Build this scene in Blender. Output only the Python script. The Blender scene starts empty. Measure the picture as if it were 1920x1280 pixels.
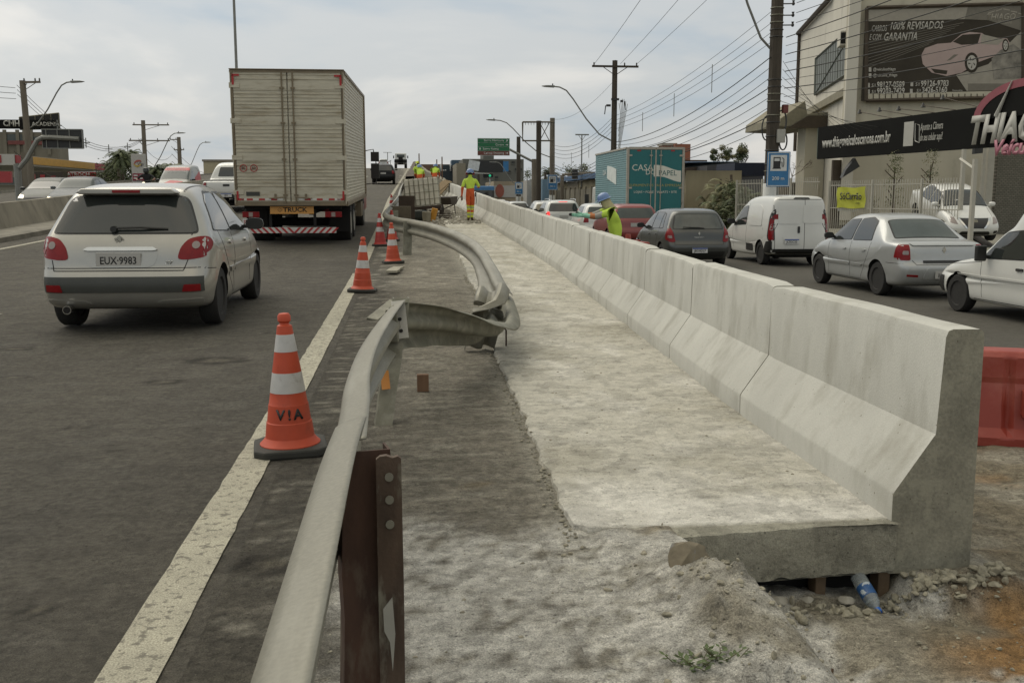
import bpy, bmesh, math, random
from math import sin, cos, pi, radians as R
from mathutils import Vector, Matrix, noise
from mathutils.bvhtree import BVHTree
random.seed(7)
scene = bpy.context.scene
COL = scene.collection
# ------------------------------------------------------------------ camera
H_CAM = 1.32
cd = bpy.data.cameras.new("camera"); cam = bpy.data.objects.new("camera", cd); COL.objects.link(cam)
cd.sensor_width = 36; cd.lens = 35.0; cd.clip_start = .05; cd.clip_end = 3000
cam.location = (0, 0, H_CAM); cam.rotation_euler = (R(90 - 8.23), 0, R(-6.05))
scene.camera = cam
# ------------------------------------------------------------------ world: overcast sky
SUN_EL, SUN_AZ = R(52), R(-38)          # azimuth from +Y towards +X
world = bpy.data.worlds.new("World"); scene.world = world; world.use_nodes = True
wt = world.node_tree; wn = wt.nodes; wl = wt.links; wn.clear()
wo = wn.new('ShaderNodeOutputWorld'); wb = wn.new('ShaderNodeBackground'); wb.inputs[1].default_value = .1
sky = wn.new('ShaderNodeTexSky'); sky.sky_type = 'NISHITA'; sky.sun_disc = False
sky.sun_elevation = SUN_EL; sky.sun_rotation = SUN_AZ; sky.dust_density = 3; sky.air_density = 1.2
tc = wn.new('ShaderNodeTexCoord'); sp = wn.new('ShaderNodeSeparateXYZ'); wl.new(tc.outputs['Generated'], sp.inputs[0])
zz = wn.new('ShaderNodeMath'); zz.operation = 'ADD'; zz.inputs[1].default_value = .22; wl.new(sp.outputs[2], zz.inputs[0])
zm = wn.new('ShaderNodeMath'); zm.operation = 'MAXIMUM'; zm.inputs[1].default_value = .05; wl.new(zz.outputs[0], zm.inputs[0])
dx = wn.new('ShaderNodeMath'); dx.operation = 'DIVIDE'; wl.new(sp.outputs[0], dx.inputs[0]); wl.new(zm.outputs[0], dx.inputs[1])
dy = wn.new('ShaderNodeMath'); dy.operation = 'DIVIDE'; wl.new(sp.outputs[1], dy.inputs[0]); wl.new(zm.outputs[0], dy.inputs[1])
cv = wn.new('ShaderNodeCombineXYZ'); wl.new(dx.outputs[0], cv.inputs[0]); wl.new(dy.outputs[0], cv.inputs[1])
nz = wn.new('ShaderNodeTexNoise'); nz.inputs['Scale'].default_value = .95; nz.inputs['Detail'].default_value = 7; nz.inputs['Roughness'].default_value = .52
nz.inputs['Distortion'].default_value = .35
wl.new(cv.outputs[0], nz.inputs['Vector'])
cr = wn.new('ShaderNodeValToRGB'); cr.color_ramp.interpolation = 'EASE'
e = cr.color_ramp.elements
e[0].position = .36; e[0].color = (4.3, 4.95, 5.5, 1)
e[1].position = .64; e[1].color = (7.3, 7.15, 6.8, 1)
m1 = cr.color_ramp.elements.new(.5); m1.color = (5.6, 5.8, 5.85, 1)
wl.new(nz.outputs[0], cr.inputs[0])
# overcast: brighter towards the zenith
gr = wn.new('ShaderNodeMapRange'); gr.inputs[1].default_value = .0; gr.inputs[2].default_value = .9
gr.inputs[3].default_value = .92; gr.inputs[4].default_value = 1.35; wl.new(sp.outputs[2], gr.inputs[0])
# left part of the sky a little brighter
gl = wn.new('ShaderNodeMapRange'); gl.inputs[1].default_value = -.8; gl.inputs[2].default_value = .8
gl.inputs[3].default_value = 1.1; gl.inputs[4].default_value = .9; wl.new(sp.outputs[0], gl.inputs[0])
mm = wn.new('ShaderNodeMath'); mm.operation = 'MULTIPLY'; wl.new(gr.outputs[0], mm.inputs[0]); wl.new(gl.outputs[0], mm.inputs[1])
vm = wn.new('ShaderNodeVectorMath'); vm.operation = 'SCALE'; wl.new(cr.outputs[0], vm.inputs[0]); wl.new(mm.outputs[0], vm.inputs[3])
mx = wn.new('ShaderNodeMixRGB'); mx.inputs[0].default_value = .9; wl.new(sky.outputs[0], mx.inputs[1]); # upper overcast, out of view, tinted warm to warm the scene's light
wz = wn.new('ShaderNodeMapRange'); wz.inputs[1].default_value = .32; wz.inputs[2].default_value = .75; wl.new(sp.outputs[2], wz.inputs[0])
wm = wn.new('ShaderNodeMixRGB'); wm.blend_type = 'MULTIPLY'; wm.inputs[2].default_value = (1.08, 1.0, .85, 1); wl.new(wz.outputs[0], wm.inputs[0]); wl.new(vm.outputs[0], wm.inputs[1])
wl.new(wm.outputs[0], mx.inputs[2])
wl.new(mx.outputs[0], wb.inputs[0]); wl.new(wb.outputs[0], wo.inputs[0])
sd = bpy.data.lights.new("sun", 'SUN'); sd.energy = 1.4; sd.angle = R(50); sd.color = (1, .94, .82)
so = bpy.data.objects.new("sun", sd); COL.objects.link(so)
dirv = Vector((sin(SUN_AZ) * cos(SUN_EL), cos(SUN_AZ) * cos(SUN_EL), sin(SUN_EL)))
so.rotation_euler = (-dirv).to_track_quat('-Z', 'Y').to_euler()
vs = scene.view_settings; vs.view_transform = 'Standard'; vs.look = 'None'; vs.exposure = .16; vs.gamma = 1
# ------------------------------------------------------------------ camera measuring (where a thing of the place stands)
_th, _ps, _f = R(8.23), R(6.05), 1867.
_Fw = Vector((sin(_ps) * cos(_th), cos(_ps) * cos(_th), -sin(_th)))
_Rt = Vector((cos(_ps), -sin(_ps), 0)); _Up = Vector((sin(_ps) * sin(_th), cos(_ps) * sin(_th), cos(_th)))
def ray(x, y): return _Fw + _Rt * ((x - 960) / _f) + _Up * ((640 - y) / _f)
def atz(x, y, z):
    r = ray(x, y); t = (z - H_CAM) / r.z; return Vector((r.x * t, r.y * t, z))
def aty(x, y, Y):
    r = ray(x, y); t = Y / r.y; return Vector((r.x * t, Y, H_CAM + r.z * t))
def prof(Y):
    if Y < 5: return 0.
    if Y < 33.6: return .0007 * (Y - 5) ** 2
    if Y < 175: return .572 + .04 * (Y - 33.6)
    t = Y - 175
    return 6.228 + .04 * t - .0009 * t * t if t < 110 else 6.228 + 4.4 - 10.89 - .158 * (t - 110)
ST = -.5                                  # level of the side street
# ------------------------------------------------------------------ materials
_mc = {}
def mat(name, col, rough=.7, metal=0, var=.15, scale=4., bump=0., bscale=80., spec=.5, coat=0, col2=None, c2lo=.5, c2hi=.65, c2s=6., stretch=None, emit=0, trans=0, fine=0., pores=0.):
    if name in _mc: return _mc[name]
    m = bpy.data.materials.new(name); m.use_nodes = True; nt = m.node_tree; n = nt.nodes; l = nt.links
    b = n['Principled BSDF']; b.inputs['Roughness'].default_value = rough; b.inputs['Metallic'].default_value = metal
    b.inputs['Specular IOR Level'].default_value = spec; b.inputs['Coat Weight'].default_value = coat
    if coat: b.inputs['Coat Roughness'].default_value = .06
    if trans: b.inputs['Transmission Weight'].default_value = trans
    tc = n.new('ShaderNodeTexCoord'); vec = tc.outputs['Object']
    if stretch:
        mp = n.new('ShaderNodeMapping'); mp.inputs['Scale'].default_value = stretch; l.new(vec, mp.inputs[0]); vec = mp.outputs[0]
    nz = n.new('ShaderNodeTexNoise'); nz.inputs['Scale'].default_value = scale; nz.inputs['Detail'].default_value = 7; nz.inputs['Roughness'].default_value = .62
    l.new(vec, nz.inputs['Vector'])
    mr = n.new('ShaderNodeMapRange'); mr.inputs[1].default_value = .28; mr.inputs[2].default_value = .72
    mr.inputs[3].default_value = 1 - var; mr.inputs[4].default_value = 1 + var; l.new(nz.outputs[0], mr.inputs[0])
    vs_ = n.new('ShaderNodeVectorMath'); vs_.operation = 'SCALE'; vs_.inputs[0].default_value = col[:3]; l.new(mr.outputs[0], vs_.inputs[3])
    out = vs_.outputs[0]
    if fine:
        nf = n.new('ShaderNodeTexNoise'); nf.inputs['Scale'].default_value = bscale; nf.inputs['Detail'].default_value = 3
        l.new(tc.outputs['Object'], nf.inputs['Vector'])
        mf = n.new('ShaderNodeMapRange'); mf.inputs[1].default_value = .3; mf.inputs[2].default_value = .7; mf.inputs[3].default_value = 1 - fine; mf.inputs[4].default_value = 1 + fine
        l.new(nf.outputs[0], mf.inputs[0]); vf = n.new('ShaderNodeVectorMath'); vf.operation = 'SCALE'; l.new(out, vf.inputs[0]); l.new(mf.outputs[0], vf.inputs[3]); out = vf.outputs[0]
    if col2:
        n2 = n.new('ShaderNodeTexNoise'); n2.inputs['Scale'].default_value = c2s; n2.inputs['Detail'].default_value = 8; n2.inputs['Roughness'].default_value = .65
        mp2 = n.new('ShaderNodeMapping'); mp2.inputs['Location'].default_value = (3.1, 7.7, 1.3); l.new(vec, mp2.inputs[0]); l.new(mp2.outputs[0], n2.inputs['Vector'])
        m2 = n.new('ShaderNodeMapRange'); m2.inputs[1].default_value = c2lo; m2.inputs[2].default_value = c2hi; l.new(n2.outputs[0], m2.inputs[0])
        mi = n.new('ShaderNodeMixRGB'); mi.inputs[2].default_value = (*col2[:3], 1); l.new(m2.outputs[0], mi.inputs[0]); l.new(out, mi.inputs[1]); out = mi.outputs[0]
    if pores:
        vo = n.new('ShaderNodeTexVoronoi'); vo.inputs['Scale'].default_value = pores; l.new(tc.outputs['Object'], vo.inputs['Vector'])
        wn2 = n.new('ShaderNodeTexWhiteNoise'); l.new(vo.outputs['Position'], wn2.inputs['Vector'])
        ra = n.new('ShaderNodeMapRange'); ra.inputs[1].default_value = .72; ra.inputs[2].default_value = 1.; ra.inputs[3].default_value = 0; ra.inputs[4].default_value = .16; l.new(wn2.outputs[0], ra.inputs[0])
        lt = n.new('ShaderNodeMath'); lt.operation = 'LESS_THAN'; l.new(vo.outputs['Distance'], lt.inputs[0]); l.new(ra.outputs[0], lt.inputs[1])
        mp3 = n.new('ShaderNodeMixRGB'); mp3.blend_type = 'MULTIPLY'; mp3.inputs[2].default_value = (.5, .48, .42, 1); l.new(lt.outputs[0], mp3.inputs[0]); l.new(out, mp3.inputs[1]); out = mp3.outputs[0]
    l.new(out, b.inputs['Base Color'])
    if emit: b.inputs['Emission Color'].default_value = (*col[:3], 1); b.inputs['Emission Strength'].default_value = emit
    if bump:
        nb = n.new('ShaderNodeTexNoise'); nb.inputs['Scale'].default_value = bscale; nb.inputs['Detail'].default_value = 4; l.new(tc.outputs['Object'], nb.inputs['Vector'])
        bp = n.new('ShaderNodeBump'); bp.inputs['Strength'].default_value = 1; bp.inputs['Distance'].default_value = bump; l.new(nb.outputs[0], bp.inputs['Height']); l.new(bp.outputs[0], b.inputs['Normal'])
    _mc[name] = m; return m
def s2l(r, g, b):
    f = lambda c: ((c / 255) / 12.92 if c / 255 <= .04045 else ((c / 255 + .055) / 1.055) ** 2.4)
    return (f(r), f(g), f(b))
# ------------------------------------------------------------------ mesh building
class G:
    def __init__(s): s.v = []; s.f = []; s.m = []; s.mi = 0
    def add(s, vs, fs):
        k = len(s.v); s.v += [tuple(v) for v in vs]
        for f in fs: s.f.append([i + k for i in f]); s.m.append(s.mi)
        return s
    def box(s, cx, cy, cz, sx, sy, sz, rot=None, tz=0):
        vs = []
        for z in (-1, 1):
            for y in (-1, 1):
                for x in (-1, 1):
                    q = Vector((x * sx / 2, y * sy / 2, z * sz / 2))
                    if rot: q = rot @ q
                    vs.append((q.x + cx, q.y + cy, q.z + cz))
        return s.add(vs, [(0, 2, 3, 1), (4, 5, 7, 6), (0, 1, 5, 4), (2, 6, 7, 3), (0, 4, 6, 2), (1, 3, 7, 5)])
    def tube(s, pts, r, n=8, cap=True, rs=None):
        pts = [Vector(p) for p in pts]; N = len(pts); vs = []; up = None
        for i, p in enumerate(pts):
            d = (pts[min(i + 1, N - 1)] - pts[max(i - 1, 0)]).normalized()
            if up is None:
                up = Vector((0, 0, 1)) if abs(d.z) < .9 else Vector((1, 0, 0))
            a = d.cross(up).normalized(); b = a.cross(d).normalized(); up = b
            rr = rs[i] if rs else r
            for k in range(n):
                t = 2 * pi * k / n; vs.append(p + a * (cos(t) * rr) + b * (sin(t) * rr))
        fs = []
        for i in range(N - 1):
            for k in range(n):
                k2 = (k + 1) % n; fs.append((i * n + k, i * n + k2, (i + 1) * n + k2, (i + 1) * n + k))
        if cap: fs.append(tuple(range(n))[::-1]); fs.append(tuple((N - 1) * n + k for k in range(n)))
        return s.add(vs, fs)
    def cyl(s, p0, p1, r0, r1=None, n=16):
        r1 = r0 if r1 is None else r1; return s.tube([p0, p1], r0, n, True, [r0, r1])
    def lathe(s, prof_, n=24, c=(0, 0, 0), M=None):
        vs = []; fs = []
        for (r, z) in prof_:
            for k in range(n):
                t = 2 * pi * k / n; q = Vector((r * cos(t), r * sin(t), z))
                if M: q = M @ q
                vs.append((q.x + c[0], q.y + c[1], q.z + c[2]))
        for i in range(len(prof_) - 1):
            for k in range(n):
                k2 = (k + 1) % n; fs.append((i * n + k, i * n + k2, (i + 1) * n + k2, (i + 1) * n + k))
        fs.append(tuple(range(n))[::-1]); fs.append(tuple((len(prof_) - 1) * n + k for k in range(n)))
        return s.add(vs, fs)
    def prism(s, poly, a, b, ax='y', M=None):
        """poly in the plane perpendicular to ax, extruded a..b"""
        vs = []
        for t in (a, b):
            for (u, w) in poly:
                q = Vector((u, t, w)) if ax == 'y' else (Vector((t, u, w)) if ax == 'x' else Vector((u, w, t)))
                if M: q = M @ q
                vs.append(q)
        n = len(poly); fs = [tuple(range(n)), tuple(range(2 * n - 1, n - 1, -1))]
        for k in range(n): k2 = (k + 1) % n; fs.append((k, k + n, k2 + n, k2))
        return s.add(vs, fs)
    def grid(s, P, nu, nv, closed=False):
        vs = [P(i, j) for i in range(nu) for j in range(nv)]; fs = []
        for i in range(nu - 1):
            for j in range(nv - 1 if not closed else nv):
                j2 = (j + 1) % nv; fs.append((i * nv + j, i * nv + j2, (i + 1) * nv + j2, (i + 1) * nv + j))
        return s.add(vs, fs)
def tag(o, label=None, cat=None, group=None, kind=None):
    if label: o['label'] = label
    if cat: o['category'] = cat
    if group: o['group'] = group
    if kind: o['kind'] = kind
    return o
def obj(name, g, m, parent=None, smooth=False, bev=0, loc=None, rot=None, ang=35):
    me = bpy.data.meshes.new(name)
    if isinstance(g, G):
        me.from_pydata([tuple(v) for v in g.v], [], g.f)
        if any(g.m): me.polygons.foreach_set('material_index', g.m)
        bm = bmesh.new(); bm.from_mesh(me); bmesh.ops.recalc_face_normals(bm, faces=bm.faces); bm.to_mesh(me); bm.free()
    else: me = g
    ms = m if isinstance(m, (list, tuple)) else [m]
    if not len(me.materials):
        for x in ms: me.materials.append(x)
    if smooth:
        me.polygons.foreach_set('use_smooth', [True] * len(me.polygons)); me.set_sharp_from_angle(angle=R(ang))
    o = bpy.data.objects.new(name, me); COL.objects.link(o)
    if parent: o.parent = parent
    if loc is not None: o.location = loc
    if rot is not None: o.rotation_euler = rot
    if bev:
        b = o.modifiers.new('bevel', 'BEVEL'); b.width = bev; b.segments = 2; b.limit_method = 'ANGLE'; b.angle_limit = R(40)
    return o
def thing(name, label, cat, loc=(0, 0, 0), rz=0, group=None, sc=1):
    o = bpy.data.objects.new(name, None); COL.objects.link(o); o.location = loc; o.rotation_euler = (0, 0, rz); o.empty_display_size = .1
    return tag(o, label, cat, group)
def copy_tree(o, parent=None):
    c = o.copy(); COL.objects.link(c); c.parent = parent
    for ch in list(o.children): copy_tree(ch, c)
    return c
_fc = {}
def text(s, size, m, parent, loc, rz=0, ext=.003, align='CENTER', shear=0, bold=0., sx=1., name='lettering', rx=90, ry=0, outl=0.):
    cu = bpy.data.curves.new('t', 'FONT'); cu.body = s; cu.size = 1; cu.extrude = 0; cu.align_x = align; cu.align_y = 'CENTER'; cu.shear = shear; cu.offset = bold; cu.resolution_u = 2
    t = bpy.data.objects.new('t', cu); COL.objects.link(t)
    me = bpy.data.meshes.new_from_object(t.evaluated_get(bpy.context.evaluated_depsgraph_get()))
    bpy.data.objects.remove(t); me.materials.clear()
    me.transform(Matrix.Scale(size / .7, 4)); me.transform(Matrix.Diagonal((sx, 1, 1, 1)))
    bm = bmesh.new(); bm.from_mesh(me)
    r = bmesh.ops.extrude_face_region(bm, geom=list(bm.faces))
    bmesh.ops.translate(bm, vec=(0, 0, ext), verts=[v for v in r['geom'] if isinstance(v, bmesh.types.BMVert)])
    bmesh.ops.recalc_face_normals(bm, faces=bm.faces); bm.to_mesh(me); bm.free()
    return obj(name, me, m, parent, loc=loc, rot=(R(rx), ry, rz))
# common materials
WHITE = mat('white_paint', (.62, .62, .58), .5, var=.06)
BLACK = mat('black_plastic', (.018, .018, .016), .45, var=.2)
DARK = mat('dark_underside', (.012, .011, .01), .9)
RUB = mat('tyre_rubber', (.02, .019, .017), .85, var=.25, scale=20)
GLASS = mat('car_glass', (.026, .03, .028), .05, var=0, spec=.8)
GLASSL = mat('car_glass_light', (.075, .088, .083), .18, var=.1, spec=.3)
CHROME = mat('chrome', (.6, .6, .58), .15, 1, var=.05)
STEELW = mat('wheel_steel', (.12, .12, .115), .4, .6, var=.2)
ALLOY = mat('wheel_alloy', (.38, .38, .37), .35, .7, var=.1)
REDL = mat('red_lens', (.2, .008, .01), .28, var=.15, scale=20, spec=.3)
REDLIT = mat('red_lens_lit', (.8, .03, .03), .2, var=.05, emit=.9)
CLEAR = mat('clear_lens', (.26, .22, .2), .2, var=.15, coat=.2)
LITW = mat('headlight_lit', (1, .85, .6), .2, var=.0, emit=1.6)
ORANGEL = mat('orange_lens', (.5, .15, .02), .2)
PLATE = mat('plate_white', (.55, .55, .53), .4, var=.04)
PLATEG = mat('plate_grey', (.4, .39, .36), .4, var=.04)
INK = mat('black_ink', (.015, .015, .015), .5)
BLUEP = mat('plate_blue', (.02, .07, .3), .4)
# ------------------------------------------------------------------ cars
def lerp(a, b, t): return a + (b - a) * t
def interp(pts, x):
    if x <= pts[0][0]: return pts[0][1]
    for (a, b), (c, d) in zip(pts, pts[1:]):
        if x <= c: return lerp(b, d, (x - a) / (c - a))
    return pts[-1][1]
def clip_grid(poly, n=10):
    """flat bmesh patch filling a convex polygon, finely divided"""
    xs = [p[0] for p in poly]; ys = [p[1] for p in poly]
    x0, x1, y0, y1 = min(xs), max(xs), min(ys), max(ys)
    bm = bmesh.new(); nx = max(2, int((x1 - x0) / .045)); ny = max(2, int((y1 - y0) / .045)); nx = min(nx, 36); ny = min(ny, 24)
    V = [[bm.verts.new((lerp(x0, x1, i / nx), lerp(y0, y1, j / ny), 0)) for j in range(ny + 1)] for i in range(nx + 1)]
    for i in range(nx):
        for j in range(ny): bm.faces.new((V[i][j], V[i + 1][j], V[i + 1][j + 1], V[i][j + 1]))
    area = sum(a[0] * b[1] - b[0] * a[1] for a, b in zip(poly, poly[1:] + poly[:1]))
    P = poly if area > 0 else poly[::-1]
    for a, b in zip(P, P[1:] + P[:1]):
        ex, ey = b[0] - a[0], b[1] - a[1]
        if abs(ex) + abs(ey) < 1e-5: continue
        bmesh.ops.bisect_plane(bm, geom=bm.verts[:] + bm.edges[:] + bm.faces[:], plane_co=(a[0], a[1], 0), plane_no=(ey, -ex, 0), clear_outer=True, dist=1e-5)
    return bm
def rounded(poly, r=.04, n=3):
    out = []; N = len(poly)
    for i in range(N):
        p = Vector(poly[i]); a = (Vector(poly[i - 1]) - p); b = (Vector(poly[(i + 1) % N]) - p)
        ra = min(r, a.length * .45); rb = min(r, b.length * .45); p0 = p + a.normalized() * ra; p1 = p + b.normalized() * rb
        for k in range(n + 1):
            t = k / n; q = p0 * (1 - t) ** 2 + p * (2 * t * (1 - t)) + p1 * t * t; out.append((q.x, q.y))
    return out
def decal(bvh, poly, view, off=.004, rnd=.03, depth=.012, far=6., name='part'):
    """patch following the body. view: 'L','R' -> poly (y,z); 'B','F' -> poly (x,z); 'T' -> poly (x,y)"""
    if rnd: poly = rounded(poly, rnd)
    bm = clip_grid(list(poly))
    D = {'L': Vector((1, 0, 0)), 'R': Vector((-1, 0, 0)), 'B': Vector((0, 1, 0)), 'F': Vector((0, -1, 0)), 'T': Vector((0, 0, -1))}[view]
    bad = []
    for v in bm.verts:
        u, w = v.co.x, v.co.y
        if view in 'LR': o = Vector((0, u, w))
        elif view in 'BF': o = Vector((u, 0, w))
        else: o = Vector((u, w, 0))
        o = o - D * far
        h = bvh.ray_cast(o, D)
        if h[0] is None or abs(h[1].dot(D)) < .3: bad.append(v); v.co = o; continue
        v.co = h[0] - D * off
    good = [v for v in bm.verts if v not in set(bad)] if bad else None
    if bad:
        bmesh.ops.delete(bm, geom=bad, context='VERTS')
    bmesh.ops.recalc_face_normals(bm, faces=bm.faces)
    be = [e for e in bm.edges if len(e.link_faces) == 1]
    r = bmesh.ops.extrude_edge_only(bm, edges=be)
    bmesh.ops.translate(bm, vec=D * depth, verts=[g for g in r['geom'] if isinstance(g, bmesh.types.BMVert)])
    me = bpy.data.meshes.new(name); bm.to_mesh(me); bm.free(); return me
def strip(p, q, w, n=1):
    """thin convex quad along p->q"""
    d = (Vector(q) - Vector(p)).normalized(); nn = Vector((-d.y, d.x)) * (w / 2); p = Vector(p); q = Vector(q)
    return [tuple(p - nn), tuple(q - nn), tuple(q + nn), tuple(p + nn)]
def car_shell(sil, belt, W, roofw, L, wheels, wr, spine=(.3, .7, .62), lev=2, taperf=.12, taperr=.06, archw=.05, edge=1.0, flat=0.):
    """closed lofted body. sil: silhouette (y,z) going roof-ward from rear bottom over the top to the front bottom and back under"""
    N = len(sil); zr = max(p[1] for p in sil)
    s0, s1, sz = spine[0] * L, spine[1] * L, spine[2]
    ak = [0, .0, .012 * edge, .06 * edge, .2, .5, .93]
    xk = [0, .45, .8, .955, .995, 1.0, .99]
    def plan(y):
        t = y / L; w = 1.
        if t > .78: w -= taperf * ((t - .78) / .22) ** 2
        if t < .2: w -= taperr * ((.2 - t) / .2) ** 2
        return w * W
    rings = []
    for k in range(7):
        ring = []
        for (y, z) in sil:
            zb = interp(belt, y); c = Vector((min(max(y, s0), s1), sz)); p = Vector((y, z))
            if z > zb + .02:
                t = min(1, (z - zb) / (zr - zb)); we = lerp(.965, roofw, t ** .9)
                cen = Vector((L * .48, zb))
                if k <= 1: x = .45 * k * plan(y) * .9; q = p - Vector((0, .004 * k))
                elif k == 2: x = plan(y) * we * .8; q = p + (cen - p) * .03
                elif k == 3: x = plan(y) * we; q = p + (cen - p) * (.075); 
                elif k == 4:
                    x = plan(y) * .975; q = Vector((p.y and lerp(y, cen.x, .09), zb)); q = Vector((lerp(y, cen.x, .08), zb + .0))
                elif k == 5: x = plan(y) * 1.0; q = Vector((lerp(y, cen.x, .1), lerp(zb, sz, .75)))
                else:
                    x = plan(y) * .995; q5 = Vector((lerp(y, cen.x, .1), lerp(zb, sz, .75))); q = Vector((L / 2 + (q5.x - L / 2) * .6, sz - .06 + (q5.y - sz) * .35))
            else:
                q = p + (c - p) * ak[k]; x = xk[k] * plan(q.x if k > 2 else y)
                if z < .3 and k >= 3: x *= .97
                if k == 6: q5 = p + (c - p) * ak[5]; q = Vector((L / 2 + (q5.x - L / 2) * .6, sz - .06 + (q5.y - sz) * .35))
            ring.append((x, q.x, q.y))
        rings.append(ring)
    allr = [[(-x, y, z) for (x, y, z) in r] for r in rings[::-1]] + rings[1:]
    vs = [v for r in allr for v in r]; M = len(allr); fs = []
    for i in range(M - 1):
        for j in range(N):
            j2 = (j + 1) % N; fs.append((i * N + j, i * N + j2, (i + 1) * N + j2, (i + 1) * N + j))
    fs.append(tuple(range(N))); fs.append(tuple((M - 1) * N + j for j in range(N))[::-1])
    me = bpy.data.meshes.new('shell'); me.from_pydata(vs, [], fs)
    bm = bmesh.new(); bm.from_mesh(me); bmesh.ops.recalc_face_normals(bm, faces=bm.faces); bm.to_mesh(me); bm.free()
    o = bpy.data.objects.new('shell', me); COL.objects.link(o)
    sb = o.modifiers.new('s', 'SUBSURF'); sb.levels = lev; sb.render_levels = lev
    dg = bpy.context.evaluated_depsgraph_get(); body = bpy.data.meshes.new_from_object(o.evaluated_get(dg))
    o.modifiers.clear(); o.data = body
    me0 = body.copy()
    # wheel arches
    cg = G()
    for wy in wheels:
        for sx in (-1, 1):
            cg.cyl((sx * W * .55, wy, wr), (sx * W * 1.3, wy, wr), wr + archw, n=28)
    cme = bpy.data.meshes.new('cut'); cme.from_pydata([tuple(v) for v in cg.v], [], cg.f)
    cb = bmesh.new(); cb.from_mesh(cme); bmesh.ops.recalc_face_normals(cb, faces=cb.faces); cb.to_mesh(cme); cb.free()
    body.materials.append(None); body.materials.append(None); cme.materials.append(None); cme.materials.append(None)
    cme.polygons.foreach_set('material_index', [1] * len(cme.polygons))
    co = bpy.data.objects.new('cut', cme); COL.objects.link(co)
    b = o.modifiers.new('b', 'BOOLEAN'); b.operation = 'DIFFERENCE'; b.object = co
    for solver, slf in (('MANIFOLD', False), ('EXACT', False), ('EXACT', True), ('FAST', False)):
        b.solver = solver
        if solver == 'EXACT': b.use_self = slf
        bpy.context.view_layer.update(); dg = bpy.context.evaluated_depsgraph_get()
        res = bpy.data.meshes.new_from_object(o.evaluated_get(dg))
        if len(res.polygons) > 1000 and len(res.polygons) != len(me0.polygons): break
    if len(res.polygons) < 200: res = me0
    bpy.data.objects.remove(o); bpy.data.objects.remove(co)
    bvh = BVHTree.FromPolygons([v.co for v in me0.vertices], [tuple(p.vertices) for p in me0.polygons])
    return res, bvh
def tyre_g(r, w):
    g = G(); M = Matrix.Rotation(pi / 2, 3, 'Y'); h = w / 2
    g.lathe([(r * .62, -h * .8), (r * .66, -h), (r * .93, -h), (r, -h * .72), (r, h * .72), (r * .93, h), (r * .66, h), (r * .62, h * .8)], 28, M=M); return g
def rim_g(r, w, spokes, side):
    g = G(); M = Matrix.Rotation(pi / 2, 3, 'Y'); s = side
    g.lathe([(.03, s * w * .2), (r * .5, s * w * .14), (r * .56, s * w * .3), (r * .64, s * w * .42), (r * .66, s * w * .4), (r * .66, -s * w * .4), (.03, -s * w * .4)], 28, M=M)
    g.lathe([(.001, s * w * .18), (.045, s * w * .2), (.055, s * w * .34), (.001, s * w * .36)], 12, M=M)
    for k in range(spokes):
        t = 2 * pi * k / spokes; rot = Matrix.Rotation(t, 3, 'X')
        c = rot @ Vector((0, 0, r * .32)); g.box(s * w * .28 + c.x, c.y, c.z, w * .16, r * .13, r * .5, rot=rot)
    return g
def add_wheels(root, W, wheels, wr, tw=.19, spokes=7, rm=None, name='wheel'):
    for wy in wheels:
        for sx in (-1, 1):
            x = sx * (W - tw / 2 - .035)
            t = obj(name, tyre_g(wr, tw), RUB, root, smooth=True, loc=(x, wy, wr), ang=50)
            obj('rim', rim_g(wr, tw, spokes, sx), rm or STEELW, t, smooth=True, ang=40)
def add_mirror(root, x, y, z, m, s=1., side=-1):
    g = G(); sx = side
    g.add([(x, y + .06, z + .02), (x, y - .03, z + .0), (x, y + .06, z + .08), (x, y - .03, z + .07)], [(0, 1, 3, 2)])
    vs = []; fs = []; n = 12
    for i, (dy, sc) in enumerate([(.07, .3), (.05, .75), (0, 1), (-.04, .98)]):
        for k in range(n):
            t = 2 * pi * k / n; cx = abs(cos(t)) ** .7 * (1 if cos(t) > 0 else -1); cz = abs(sin(t)) ** .7 * (1 if sin(t) > 0 else -1)
            vs.append((x + sx * (.12 * s) + cx * .1 * s * sc, y + dy, z + .07 * s + cz * .065 * s * sc))
    for i in range(3):
        for k in range(n): k2 = (k + 1) % n; fs.append((i * n + k, i * n + k2, (i + 1) * n + k2, (i + 1) * n + k))
    fs += [tuple(range(n)), tuple(3 * n + k for k in range(n))]
    g.add(vs, fs); g.box(x + sx * .02, y + .02, z + .04, .08, .05, .04)
    o = obj('mirror', g, m, root, smooth=True); return o
def dec(root, bvh, name, m, polys, view, off=.004, rnd=.03, label=None, depth=.012):
    if not isinstance(polys[0][0], (tuple, list)): polys = [polys]
    out = []
    for p in polys:
        me = decal(bvh, p, view, off, rnd, depth, name=name)
        if len(me.polygons) == 0: continue
        o = obj(name, me, m, root, smooth=True, ang=45)
        if label: o['label'] = label
        out.append(o)
    return out
def plate(root, bvh, x, z, s, style=0, w=.4, h=.13, front=False, yoff=.012):
    D = Vector((0, -1 if front else 1, 0)); hh = bvh.ray_cast(Vector((x, 9 if front else -6, z)), D)
    y = (hh[0].y if hh[0] else 0) + (yoff if front else -yoff)
    rz = pi if front else 0
    g = G(); g.box(0, 0, 0, w, .012, h)
    p = obj('number_plate', g, PLATEG if style == 0 else PLATE, root, loc=(x, y, z), bev=.003, rot=(0, 0, rz))
    if style == 1:
        gb = G(); gb.box(0, -.007, h * .39, w * .98, .004, h * .2); obj('plate_band', gb, BLUEP, p)
    if s: text(s, h * .52, INK, p, (0, -.0065, -h * .08), sx=.82, bold=.012, ext=.002)
    return p
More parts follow.
